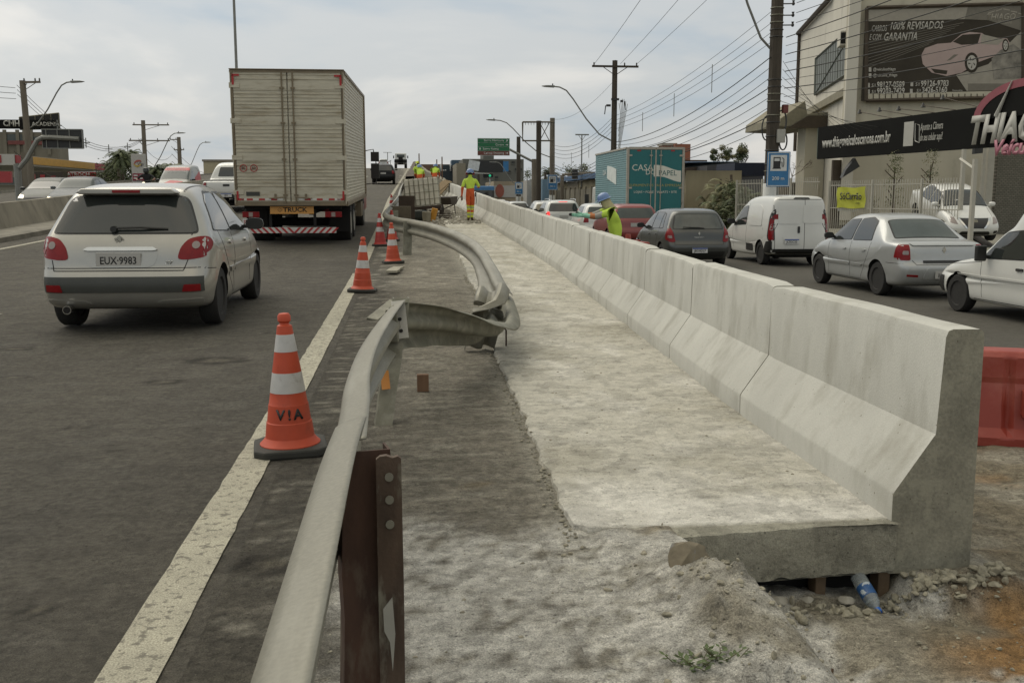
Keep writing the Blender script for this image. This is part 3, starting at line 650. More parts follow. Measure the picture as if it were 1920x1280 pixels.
def generic(name, label, spec, pm, kind='hatch', plate_s='', lit=False, rack=False, glass=GLASS, group='cars waiting in the side street', fwd=False, cat='car'):
    """simpler car for the middle distance. fwd: it is its front that shows"""
    t, b = base_car(name, label, (0, 0, 0), 0, pm, spec, group, cat)
    W, L = spec['W'], spec['L']; zr = max(p[1] for p in spec['sil']); zb = interp(spec['belt'], .6) + .02
    if spec is SEDAN:
        dec(t, b, 'rear_window', glass, [(-.6, .7), (.6, .7), (.5, 1.16), (-.5, 1.16)], 'T', .006, .05)
        side_windows(t, b, [[(1.22, 1.02), (2.0, 1.0), (2.0, 1.4), (1.62, 1.42), (1.35, 1.36)], [(2.08, 1.0), (3.0, .97), (3.0, 1.02), (2.72, 1.24), (2.5, 1.36), (2.08, 1.4)]], frame=False)
        dec(t, b, 'windscreen', glass, [(-.6, 2.55), (.6, 2.55), (.7, 3.1), (-.7, 3.1)], 'T', .006, .05)
        tl = [(.58, .76), (.58, .98), (.84, .98), (.84, .76)]
    elif spec in (VAN, OLDVAN):
        dec(t, b, 'windscreen', glass, [(-.66, 2.3), (.66, 2.3), (.74, 3.25), (-.74, 3.25)], 'T', .006, .05)
        side_windows(t, b, [[(2.0, 1.07), (3.05, 1.02), (2.9, 1.2), (2.5, 1.48), (2.25, 1.56), (2.0, 1.58)]], frame=False); tl = [(.72, .7), (.72, 1.3), (.82, 1.3), (.82, .7)]
    else:
        k = zr / 1.54
        dec(t, b, 'rear_window', glass, [(-W * .76, zb + .03), (W * .76, zb + .03), (W * .74, zb + .15), (W * .64, zr - .15), (-W * .64, zr - .15), (-W * .74, zb + .15)], 'B', .006, .05)
        sl = spec['sil']; wf = 2.45 * L / 4.02
        side_windows(t, b, [[(.75, zb + .05), (1.75, zb), (1.75, zr - .13), (.95, zr - .13)], [(1.83, zb), (wf + .3, zb - .03), (wf, zr - .3), (wf - .25, zr - .16), (1.83, zr - .13)]], frame=False)
        dec(t, b, 'windscreen', glass, [(-W * .66, wf - .08), (W * .66, wf - .08), (W * .78, wf + .42), (-W * .78, wf + .42)], 'T', .006, .05)
        tl = [(W * .72, zb - .22), (W * .72, zb + .02), (W * .97, zb + .02), (W * .97, zb - .22)]
    for P in (tl, mir(tl)): dec(t, b, 'tail_light', REDLIT if lit else REDL, P, 'B', .009, .03)
    for v in 'LR': dec(t, b, 'tail_light', REDL, [(.04, tl[0][1]), (.22, tl[0][1]), (.2, tl[1][1]), (.06, tl[1][1])], v, .007, .03)
    dec(t, b, 'bumper_trim', BLACK, [(-W * .8, .3), (W * .8, .3), (W * .78, .42), (-W * .78, .42)], 'B', .008, .03)
    if spec is not OLDVAN:
        hl = [(W * .55, .62), (W * .95, .66), (W * .92, .8), (W * .58, .74)]
        for P in (hl, mir(hl)): dec(t, b, 'headlight', LITW if fwd else CLEAR, P, 'F', .009, .03)
    dec(t, b, 'grille', BLACK, [(-W * .5, .56), (W * .5, .56), (W * .5, .7), (-W * .5, .7)], 'F', .008, .02)
    dec(t, b, 'lower_intake', BLACK, [(-W * .6, .3), (W * .6, .3), (W * .56, .42), (-W * .56, .42)], 'F', .006, .03)
    plate(t, b, 0, zb - .2 if spec is not SEDAN else .5, plate_s, 1 if plate_s else 0, .4, .13)
    if lit:
        dec(t, b, 'brake_light', REDLIT, [(-.2, zr - .09), (.2, zr - .09), (.2, zr - .055), (-.2, zr - .055)], 'B', .02, .005, depth=.03)
    if rack:
        for s in (-1, 1): g = G(); g.tube([(s * W * .66, .45, zr - .04), (s * W * .68, .65, zr + .03), (s * W * .68, 2.0, zr + .03), (s * W * .66, 2.25, zr - .05)], .018, 8); obj('roof_rail', g, CHROME, t, smooth=True)
    mirrors(t, b, spec['L'] * .655, zb - .02, BLACK if spec is not SEDAN else pm, 1.)
    return t
def corr_panel(x0, x1, z0, z1, y, depth=.012, pitch=.085, ax='x'):
    """horizontally ribbed sheet facing -y (ax x) or a side sheet (ax y: x0,x1 are y range, y is x)"""
    g = G(); n = int((z1 - z0) / pitch); rows = []
    for i in range(n):
        a = z0 + (z1 - z0) * i / n; p = (z1 - z0) / n
        rows += [(a, 0), (a + p * .55, 0), (a + p * .68, depth), (a + p * .9, depth)]
    rows.append((z1, 0))
    def P(i, j):
        z, d = rows[i]; u = (x0, x1)[j]
        return (u, y - d, z) if ax == 'x' else ((y - d) if ax == 'y-' else (y + d), u, z)
    g.grid(P, len(rows), 2); return g
ALU = mat('truck_aluminium', s2l(184, 178, 160), .45, .3, var=.12, scale=2.5, stretch=(1, 1, 5), col2=s2l(158, 148, 126), c2lo=.5, c2hi=.7, c2s=2)
ALUF = mat('truck_frame', s2l(120, 108, 88), .5, .3, var=.2, scale=3)
TAPER_ = mat('red_tape', (.36, .02, .02), .4); TAPEW = mat('white_tape', (.55, .54, .5), .4)
def dual_wheel(parent, x, y, r, w=.5):
    g = tyre_g(r, w); t = obj('wheel', g, RUB, parent, smooth=True, loc=(x, y, r), ang=50)
    g = G(); g.lathe([(.05, 0), (.12, 0), (.14, .06), (r * .55, .1), (r * .6, .02)], 20, M=Matrix.Rotation(pi / 2 if x > 0 else -pi / 2, 3, 'Y'))
    obj('rim', g, ALLOY, t, smooth=True, loc=((w / 2 - .1) * (1 if x > 0 else -1), 0, 0))
def box_truck():
    t = thing('box_truck', 'tall ribbed aluminium box truck with yellow mudflap board driving ahead of the silver hatchback', 'truck')
    W = 1.25; z0, z1 = .96, 3.95; L = 7.6
    g = G(); g.box(0, L / 2, (z0 + z1) / 2, 2 * W - .04, L - .06, z1 - z0 - .04); body = obj('cargo_box', g, ALU, t)
    g = G(); g.box(-W + .03, .0, (z0 + z1) / 2, .06, .08, z1 - z0); g.box(W - .03, .0, (z0 + z1) / 2, .06, .08, z1 - z0)
    g.box(0, 0, z1 - .03, 2 * W - .12, .08, .06); g.box(0, 0, z0 + .05, 2 * W - .12, .09, .1); g.box(0, -.01, z1 + .012, 2 * W + .02, .12, .02)
    for x in (-W, W): g.box(x, L / 2, z1 - .03, .05, L - .1, .07); g.box(x, L / 2, z0 + .04, .05, L - .1, .1); g.box(x, L, (z0 + z1) / 2, .06, .06, z1 - z0)
    obj('box_frame', g, ALUF, t, bev=.006)
    bands = [z0 + .12, z0 + .36, 1.83, 1.97, 2.64, 2.78, 3.37, 3.55]
    zz = [(1.34, 1.96), (2.1, 2.77), (2.91, 3.53), (3.68, 3.88)]
    for s in (-1, 1):
        x0, x1 = (-W + .07, -.015) if s < 0 else (.015, W - .07)
        g = G(); 
        for a, c in ((z0 + .1, 1.34), (1.96, 2.1), (2.77, 2.91), (3.53, 3.68), (3.88, z1 - .06)): g.box((x0 + x1) / 2, -.025, (a + c) / 2, x1 - x0, .03, c - a)
        g.box((x0 + x1) / 2, -.012, (z0 + z1) / 2, x1 - x0, .03, z1 - z0 - .16); d = obj('rear_door', g, ALU, t)
        for a, c in zz: obj('ribbed_panel', corr_panel(x0, x1, a, c, -.028, .014, .075), ALU, d)
        xr = s * .12
        g = G(); g.tube([(xr, -.07, z0 + .06), (xr, -.07, z1 - .05)], .017, 8)
        for z in (1.2, 2.0, 2.8, 3.56): g.box(xr, -.065, z, .1, .03, .035)
        obj('lock_bar', g, ALUF, d, smooth=True)
        g = G(); g.tube([(xr, -.09, 1.16), (xr + s * .36, -.09, 1.13)], .012, 6); g.box(xr + s * .22, -.08, 1.17, .05, .03, .12); obj('door_handle', g, ALUF, d)
        g = G()
        for z in (1.26, 2.03, 2.84, 3.61): g.box(s * (W - .1), -.05, z, .22, .02, .1); g.cyl((s * W, -.05, z - .06), (s * W, -.05, z + .06), .022)
        g.tube([(s * (W - .01), -.055, 1.0), (s * (W - .01), -.055, 3.9)], .01, 5)
        obj('hinge', g, ALU, d, bev=.004)
        g = G(); g.box(s * (W - .13), -.062, z1 - .12, .16, .004, .045); g.box(s * (W - .07), -.062, z1 - .22, .045, .004, .22); obj('corner_tape', g, TAPER_, d)
        g = G(); g.box(s * (W - .07), -.062, z0 + .23, .045, .004, .2); g.box(s * (W - .14), -.062, z0 + .145, .14, .004, .045); obj('corner_tape', g, TAPER_, d)
        g = G(); g2 = G()
        for k in range(7):
            (g if k % 2 else g2).box(s * (.24 + k * .135), -.062, z0 + .145, .13, .004, .04)
        obj('red_tape', g, TAPER_, d); obj('white_tape', g2, TAPEW, d)
        gs = corr_panel(.05, L - .05, z0 + .1, z1 - .06, s * (W - .018), .014, .075, 'y-' if s < 0 else 'y+'); obj('side_panel', gs, ALU, t)
    # speed discs
    for k in range(2):
        g = G(); M = Matrix.Rotation(pi / 2, 3, 'X'); x = -W + .22 + k * .23
        g.tube([(.075 * cos(a * pi / 12), 0, .075 * sin(a * pi / 12)) for a in range(25)], .009, 5); o = obj('speed_disc', g, TAPER_, t, loc=(x, -.052, 1.8)); text(('80', '60')[k], .06, mat('disc_ink', (.12, .04, .03), .6), o, (0, -.004, 0), bold=.02)
    g = G(); g.box(0, 0, 0, .3, .006, .09); o = obj('maker_label', g, mat('label_dark', (.04, .04, .035), .5), t, loc=(-.84, -.055, 1.23))
    # underside
    g = G()
    for x in (-.42, .42): g.box(x, 3.8, .86, .08, 7.4, .22)
    for y in (.3, 1.4, 2.6, 4): g.box(0, y, .93, 2.2, .1, .1)
    obj('chassis', g, DARK, t)
    g = G(); g.box(0, .06, .86, .98, .03, .17); o = obj('mudflap_board', g, mat('board_orange', s2l(196, 142, 72), .5, var=.08), t)
    text('TRUCK', .1, INK, o, (.07, .043, .865), bold=.02, sx=1.15)
    g = G(); M = Matrix.Rotation(pi / 2, 3, 'X'); M4 = Matrix.Rotation(0, 3, 'Y'); g.prism([(0, -.055), (.055, 0), (0, .055), (-.055, 0)], 0, .003); g2 = G(); g2.box(0, -.002, 0, .03, .003, .08); g2.box(0, -.002, 0, .08, .003, .03)
    e_ = obj('emblem', g, INK, o, loc=(-.27, .04, .865)); obj('emblem_cross', g2, mat('board_orange', (1, 1, 1)), e_)
    for s in (-1, 1):
        g = G(); g.box(s * .93, .1, .76, .38, .06, .13); l = obj('tail_light', g, REDL, t, bev=.01); g = G(); g.box(s * .93, .068, .76, .09, .01, .1); obj('reversing_lamp', g, CLEAR, l)
    g = G(); g.box(0, 0, 0, .4, .01, .13); p = obj('number_plate', g, PLATE, t, loc=(-.92, .08, .6)); text('SUM2A77', .075, TAPER_, p, (0, -.006, -.01), sx=.8, bold=.01)
    g = G(); g.box(0, .12, .4, 1.96, .06, .13); bm_ = obj('bumper_bar', g, TAPEW, t)
    g = G()
    for k in range(14):
        x = -.93 + k * .143; sl = -.06 if k < 7 else .06
        g.prism([(x - sl, .338), (x + .06 - sl, .338), (x + .06 + sl, .462), (x + sl, .462)], .083, .092)
    obj('bumper_stripe', g, TAPER_, bm_)
    g = G(); g.box(-.5, .15, .62, .06, .06, .45); g.box(.5, .15, .62, .06, .06, .45); obj('bumper_bracket', g, DARK, t)
    for y in (1.9, 3.1):
        for s in (-1, 1): dual_wheel(t, s * .95, y, .48, .5)
    for s in (-1, 1): dual_wheel(t, s * 1.02, 7.9, .48, .28)
    g = G(); g.box(0, 2.5, .48, 1.8, .14, .14); g.box(0, 1.9, .48, 1.6, .14, .14); g.box(0, 3.1, .48, 1.6, .14, .14); obj('axle', g, DARK, t)
    g = G(); 
    for s in (-1, 1): g = G(); g.box(s * .98, 1.25, .6, .5, .02, .6); obj('mudguard', g, DARK, t)
    for s in (-1, 1):
        g = G(); g.box(s * 1.1, 4.9, .62, .05, 1.8, .06); g.box(s * 1.1, 4.9, .82, .05, 1.8, .06); g.box(s * 1.05, 5.6, .68, .4, .8, .4); obj('side_guard', g, ALUF, t)
    # cab
    g = G(); g.prism([(7.75, .5), (9.7, .5), (9.75, 1.5), (9.4, 2.65), (7.75, 2.75)], -1.15, 1.15, 'x'); obj('cab', g, mat('cab_red', (.2, .03, .03), .4, var=.05), t, bev=.06)
    for s in (-1, 1):
        g = G(); g.tube([(s * 1.15, 9.4, 2.35), (s * 1.42, 9.35, 2.4), (s * 1.5, 9.35, 2.0), (s * 1.5, 9.35, 1.35), (s * 1.15, 9.4, 1.3)], .018, 6)
        g.box(s * 1.47, 9.33, 2.17, .26, .1, .3); g.box(s * 1.47, 9.33, 1.72, .26, .1, .48); obj('mirror', g, BLACK, t, bev=.02)
    return t
TEAL = mat('truck_teal', s2l(32, 104, 106), .5, var=.06, scale=2)
TEALS = mat('truck_light_teal', s2l(104, 138, 142), .5, var=.08, scale=2)
def teal_truck():
    t = thing('box_truck', 'teal box truck with large white lettering on closed rear doors waiting in the side street', 'truck')
    W = 1.2; z0, z1 = .75, 3.82; L = 6.8
    g = G(); g.box(0, L / 2, (z0 + z1) / 2, 2 * W - .04, L - .06, z1 - z0 - .04); obj('cargo_box', g, TEALS, t)
    g = G(); fr = mat('truck_edge', s2l(165, 160, 148), .5, .2)
    for x in (-W + .05, W - .05): g.box(x, 0, (z0 + z1) / 2, .1, .1, z1 - z0)
    g.box(0, 0, z1 - .03, 2 * W - .2, .1, .1); g.box(0, 0, z0 + .04, 2 * W - .2, .1, .1)
    for x in (-W, W): g.box(x, L / 2, z1 - .02, .05, L - .1, .07); g.box(x, L / 2, z0 + .04, .05, L - .1, .1)
    obj('box_frame', g, fr, t)
    for s in (-1, 1):
        g = G(); g.box(s * (W - .12) / 2 + s * .01, -.025, (z0 + z1) / 2, W - .14, .03, z1 - z0 - .2); d = obj('rear_door', g, TEAL, t)
        g = G(); g.tube([(s * .2, -.07, z0), (s * .2, -.07, z1 - .1)], .018, 8)
        for z in (1.0, 2.0, 3.5): g.box(s * .2, -.06, z, .12, .03, .05)
        obj('lock_bar', g, fr, d)
        g = G()
        for z in (1.1, 2.2, 3.5): g.box(s * (W - .12), -.05, z, .2, .02, .07)
        g.tube([(s * (W - .02), -.055, .8), (s * (W - .02), -.055, 3.3)], .012, 5)
        obj('hinge', g, fr, d)
        gs = corr_panel(.05, L - .05, z0 + .1, z1 - .06, s * (W - .018), .014, .09, 'y-' if s < 0 else 'y+'); sp_ = obj('side_panel', gs, TEALS, t)
        if s < 0:
            g = G(); g.prism([(2.0, 2.35), (3.9, 2.65), (3.9, 3.2), (3.1, 3.14), (2.0, 3.0)], -W - .012, -W + .02, 'x'); obj('paper_flag', g, mat('flag_pale', s2l(205, 210, 205), .5), sp_)
            g = G(); 
            text('CASA', .22, mat('flag_pale', (1, 1, 1)), sp_, (-W - .012, 4.5, 2.9), rz=-pi / 2)
    g = G(); g.box(0, -.035, (z0 + z1) / 2, .05, .03, z1 - z0 - .1); obj('door_seal', g, fr, t)
    wh = mat('sign_cream', s2l(208, 208, 196), .5, var=.03)
    g = G(); pts = [(-.08, 2.62)]
    for k in range(9): u = k / 8; pts.append((-.08 + 1.14 * u, 3.12 + .04 * sin(u * 5.5) - .2 * u))
    low = [(x, z - .46 + .02 * sin(x * 3)) for x, z in pts[1:]][::-1]
    g.prism(pts[1:] + low, -.043, -.0395); fl = obj('paper_flag', g, wh, t)
    text('CASA', .25, wh, t, (-.55, -.042, 3.0), ext=.004); text('DO', .2, wh, t, (-.2, -.0425, 2.82), ext=.006); text('PAPEL', .21, mat('teal_ink', s2l(60, 100, 98), .5), fl, (.5, -.0435, 2.79), ext=.004, sx=.95)
    text('SUPRIMENTOS PARA EMPRESAS', .1, mat('yellow_ink', s2l(160, 150, 80), .5), t, (0, -.042, 2.3), sx=1.1)
    text('LOJAS • FONE • WHATS • SITE', .09, wh, t, (0, -.042, 2.03), sx=1.05)
    for s in (-1, 1):
        g = G(); g.box(s * (W - .5), -.045, z1 - .13, .16, .006, .05); obj('red_tape', g, TAPER_, t)
        dual_wheel(t, s * .9, 1.9, .45, .5); dual_wheel(t, s * 1.0, 6.6, .45, .28)
        g = G(); g.box(s * .95, .1, .6, .3, .06, .12); obj('tail_light', g, REDL, t)
    g = G(); g.box(0, 3, .65, .9, 6, .2); g.box(0, .12, .45, 2.1, .08, .12); obj('chassis', g, DARK, t)
    g = G(); g.prism([(6.95, .45), (8.5, .45), (8.55, 1.3), (8.25, 2.3), (6.95, 2.35)], -1.05, 1.05, 'x'); obj('cab', g, WPAINT, t, bev=.06)
    g = G(); 
    for s in (-1, 1): g.box(s * 1.32, 8.3, 1.75, .2, .1, .45)
    obj('mirror', g, BLACK, t, bev=.02)
    return t
def pickup():
    spec = dict(L=5.2, W=.91, roofw=.74, wheels=(1.1, 4.2), wr=.38, archw=.07, tr=.03, edge=.7,
        sil=[(.2, .5), (.03, .52), (0, .7), (0, .9), (.02, 1.08), (.06, 1.13), (.3, 1.14), (1.0, 1.145), (1.6, 1.15), (1.68, 1.2), (1.8, 1.6), (1.95, 1.76), (2.4, 1.81), (2.9, 1.8), (3.2, 1.72), (3.6, 1.42), (3.85, 1.22), (4.2, 1.17), (4.7, 1.1), (5.05, .98), (5.2, .8), (5.2, .55), (5.0, .45), (3.5, .4), (1.5, .42)],
        belt=[(0, 1.2), (1.7, 1.2), (3.8, 1.12), (5.2, .8)], spine=(.25, .75, .8))
    t, b = base_car('pickup_truck', 'white double cab pickup with a bare tailgate in the far lane beside the box truck', (0, 0, 0), 0, WPAINT, spec, cat='pickup')
    g = G(); g.box(0, .9, 1.146, 1.6, 1.4, .02); obj('cargo_bed', g, BLACK, t)
    dec(t, b, 'rear_window', GLASS, [(-.58, 1.27), (.58, 1.27), (.5, 1.62), (-.5, 1.62)], 'B', .008, .04)
    tl = [(.74, .76), (.72, 1.08), (.9, 1.08), (.9, .76)]
    for P in (tl, mir(tl)): dec(t, b, 'tail_light', REDL, P, 'B', .01, .02)
    dec(t, b, 'tailgate_handle', BLACK, [(-.12, .94), (.12, .94), (.12, 1.02), (-.12, 1.02)], 'B', .01, .02)
    for a, c in [((-.7, .72), (-.7, 1.1)), ((.7, .72), (.7, 1.1)), ((-.7, .72), (.7, .72))]: dec(t, b, 'tailgate_seam', DARK, strip(a, c, .012), 'B', .003, 0, depth=.003)
    side_windows(t, b, [[(1.95, 1.22), (2.65, 1.2), (2.65, 1.66), (2.05, 1.66)], [(2.73, 1.2), (3.6, 1.17), (3.2, 1.58), (2.95, 1.66), (2.73, 1.67)]], frame=False)
    g = G(); g.box(0, .02, .58, 1.7, .16, .16); obj('bumper', g, BLACK, t, bev=.03); plate(t, b, 0, .62, 'IZX', 1, .4, .13, yoff=.12)
    dec(t, b, 'windscreen', GLASS, [(-.62, 3.1), (.62, 3.1), (.72, 3.75), (-.72, 3.75)], 'T', .006, .05)
    mirrors(t, b, 3.5, 1.15, BLACK, 1.2); return t
def red_van():
    t = generic('panel_van', 'red and grey delivery van with headlights lit coming towards us on the oncoming side', VAN, mat('van_grey', s2l(120, 120, 112), .4, coat=.4), 'van', '', fwd=True, group=None, cat='van', glass=GLASSL)
    b = None
    for ch in t.children:
        if ch.name.startswith('body'): me = ch.data
    b = BVHTree.FromPolygons([v.co for v in me.vertices], [tuple(p.vertices) for p in me.polygons])
    rp = mat('van_red', s2l(170, 52, 55), .45, var=.04)
    d = dec(t, b, 'sun_strip', rp, [(-.66, 1.6), (.66, 1.6), (.62, 1.75), (-.62, 1.75)], 'F', .02, .02)
    text('AUTO SOCORRO', .09, WHITE, d[0], (0, 2.66, 1.67), rz=pi, ext=.01) if d else None
    dec(t, b, 'bonnet_sign', rp, [(-.5, 3.5), (.2, 3.4), (.6, 3.9), (-.3, 4.05)], 'T', .008, .03)
    dec(t, b, 'bumper_sign', rp, [(-.8, .38), (.3, .38), (.2, .58), (-.8, .58)], 'F', .012, .03)
    for v in 'LR': dec(t, b, 'side_sign', rp, [(.3, .4), (3.0, .4), (3.0, .95), (.6, 1.5), (.3, 1.5)], v, .004, .05)
    return t
# ------------------------------------------------------------------ the place: decks, slab, earth, barrier
def fbm(x, y, z=0, o=4):
    return noise.fractal(Vector((x, y, z)), 1.0, 2.1, o)          # about -1..1
def sm(a, b, x):
    t = max(0., min(1., (x - a) / (b - a))); return t * t * (3 - 2 * t)
def xc(Y): return 0 if Y < 50 else .011 * (Y - 50)              # the deck bends slightly to the right
FOOT = [(3.7, 1.94), (5.75, 1.99), (7.8, 2.1), (9.85, 2.21), (12.5, 2.34), (17, 2.52), (23, 2.6), (29, 2.52), (35, 2.36), (42, 2.15), (50, 1.95), (60, 1.75), (90, 1.25), (170, .75), (290, .75)]
def foot(Y): return interp(FOOT, Y)
SLABL = [(3.4, .6), (3.8, .62), (4.3, .64), (5.6, .67), (7.4, .7), (10, .77), (12.6, .89), (17.5, 1.0), (27, 1.2), (40, 1.25), (60, 1.3)]
def slab_left(Y): return interp(SLABL, Y) + .035 * fbm(Y * 1.1, 3.3) + .018 * fbm(Y * 6, 9.3)
def c3(a, b, t): return tuple(a[i] + (b[i] - a[i]) * t for i in range(3))
ASPH = (.098, .089, .071); ASPH2 = (.08, .073, .059); DUST = (.62, .60, .54); DUSTB = (.33, .30, .24); SLABC = (.475, .455, .39); SLABD = (.385, .365, .3); SOIL = (.255, .22, .155); ORNG = (.33, .19, .075); WETD = (.14, .125, .09)
def ground_col(x, y):
    """colour of the lying material: asphalt, cement dust, soil"""
    n = fbm(x * .35, y * .35, 1); c = c3(ASPH, ASPH2, sm(-.4, .6, n))
    # worn wheel tracks lengthwise
    if x < -.8 and x > -9: c = c3(c, (.1, .092, .076), .35 * sm(-.2, .5, fbm(x * 1.6, y * .03, 4)))
    for (px_, py_, r_) in PITS:
        d_ = math.hypot((x - px_) * 1.0, (y - py_) * 1.6) / r_ + .35 * fbm(x * 11, y * 11, 3)
        if d_ < 1.5: c = c3(c, (.03, .026, .02), .85 * sm(1.5, 1.05, d_) * sm(.35, .8, d_)); c = c3(c, (.14, .125, .09), .6 * sm(.7, .3, d_))
    if x < -1: c = c3(c, (.135, .125, .105), .35 * sm(.15, .5, fbm(x * 2.2, y * 5, 51))); c = c3(c, (.065, .06, .05), .3 * sm(.25, .5, fbm(x * 4 + 3, y * 1.1, 52)))
    if x > -.62:      # shoulder: scraped asphalt with smeared dust
        e = slab_left(max(y, 3.4)); k = sm(-.5, e, x)
        st = fbm(x * 1.3, y * 9, 2) * .5 + fbm(x * 3, y * 3, 7) * .5 + .35 * fbm(x * 12, y * 40, 3)
        d = sm(.25 - .35 * k, .95 - .2 * k, st + .25 * k) * .6
        c = c3(c, (.235, .215, .17), .75 * sm(-.4, .1, x)); c = c3(c, (.34, .32, .26), .6 * sm(.05, .5, fbm(x * 2.2, y * 16, 41) + .4 * fbm(x * 7, y * 60, 42))); c = c3(c, (.11, .1, .075), .5 * sm(.2, .55, fbm(x * 3, y * 22, 44)))
        c = c3(c, DUSTB, min(1, d * .7))
        if x > e - .12: c = c3(c, SLABD, .55 * sm(e - .15, e, x))
        # ochre blotches
        o = sm(.25, .55, fbm(x * 3 + 9, y * 3, 5)); c = c3(c, (.27, .2, .1), .45 * o * sm(.1, .35, x) * (1 - sm(.55, .7, x)) * sm(3.6, 3.9, y) * (1 - sm(4.4, 4.8, y)))
        # broad cement dust at the near end
        nd = sm(4.15, 3.6, y + .28 * fbm(x * 2.2, y * 2.2, 8) + .12 * fbm(x * 9, y * 9, 2)) * sm(-.42, .02, x + .2 * fbm(x * 2, y * 3, 6))
        g_ = .8 + .9 * fbm(x * 4.5, y * 8, 11) + 1.2 * fbm(x * 20, y * 26, 12)
        c = c3(c, DUST, max(0, min(1, nd * g_)))
    return c
PITS = [(-2.35, 4.45, .07), (-2.0, 3.95, .1), (-1.85, 4.1, .05), (-1.9, 5.9, .08), (-1.55, 8.2, .22), (-1.75, 7.3, .12), (-1.5, 5.3, .05), (-2.9, 7.6, .1), (-3.4, 9.0, .12), (-1.3, 9.8, .1), (-1.2, 3.2, .05), (-.78, 3.6, .07), (-.5, 3.55, .12)]
def earth_z(x, y):
    xb = .93 + .16 * sm(3.6, 2.7, y) + .1 * sm(3.35, 3.55, y) + .05 * fbm(y * 2, 4.4)
    t = sm(0, .36, x - xb)
    z = .002 + (-.287) * t - .01 * sm(3.35, 3.6, y) * t * sm(2.0, 1.9, x)
    z += .02 * sm(3.38, 3.5, y) * sm(1.1, 1.02, x) * sm(.66, .8, x)
    z += .045 * sm(.15, .6, fbm(x * 7, y * 7, 61)) * sm(.72, .9, x) * sm(1.5, 1.2, x) * sm(3.4, 3.2, y)
    z += .12 * math.exp(-((x - 1.02) ** 2 / .03 + (y - 3.02) ** 2 / .16))      # heap
    z += .1 * sm(1.93, 2.0, x) * sm(3.42, 3.62, y) * sm(2.62, 2.32, x) * sm(4.6, 4.2, y)
    if x > 1: z += .03 * fbm(x * 2.2, y * 2.2, 3) * t + .012 * fbm(x * 9, y * 9, 5) * t + .006 * fbm(x * 26, y * 26, 6) * t
    z += .006 * fbm(x * 14, y * 14, 1) * sm(.6, .8, x)
    z -= .05 * sm(1.32, 1.42, x) * sm(1.7, 1.5, x) * sm(2.9, 3.1, y) * sm(3.4, 3.2, y)
    z -= .08 * sm(4, 6.5, y) * t + .12 * sm(6.5, 11, y) * t
    z -= .1 * sm(4.5, 7, x)
    return z
def earth_col(x, y):
    if x < 1.0: b = ground_col(x, y)
    else: b = SOIL
    c = c3(SOIL, (.36, .33, .26), sm(-.3, .4, fbm(x * 1.6, y * 1.6, 21)))
    c = c3(c, ORNG, .95 * sm(-.25, .35, fbm(x * 1.1, y * 1.8, 23) + .35 * sm(1.8, 2.6, x) - .3) * sm(1.7, 2.1, x) * sm(3.75, 3.4, y))
    c = c3(c, ORNG, .5 * sm(.1, .5, fbm(x * 1.4, y * 1.4, 33)) * sm(2.3, 2.8, x))
    c = c3(c, DUST, 1.0 * sm(-.12, .14, fbm(x * 2, y * 2, 25) + .5 * sm(1.75, 1.2, x) - .1 + .25 * fbm(x * 12, y * 12, 26)) * sm(2.6, 1.9, x))
    c = c3(c, WETD, .6 * sm(.2, .6, fbm(x * 5, y * 5, 27)) * sm(1.0, 1.25, x))
    # the cement heap itself
    hp = math.exp(-((x - 1.0) ** 2 / .035 + (y - 3.0) ** 2 / .13))
    c = c3(c, (.37, .345, .28), min(1, hp * 1.2) * (.7 + .5 * fbm(x * 9, y * 9, 71)))
    return c3(b, c, sm(.78, .98, x + .06 * fbm(x * 6, y * 6, 2)))
def set_col(o, fn):
    me = o.data; a = me.color_attributes.new('col', 'FLOAT_COLOR', 'POINT'); buf = []
    for v in me.vertices: c = fn(v.co.x, v.co.y); buf += [c[0], c[1], c[2], 1]
    a.data.foreach_set('color', buf)
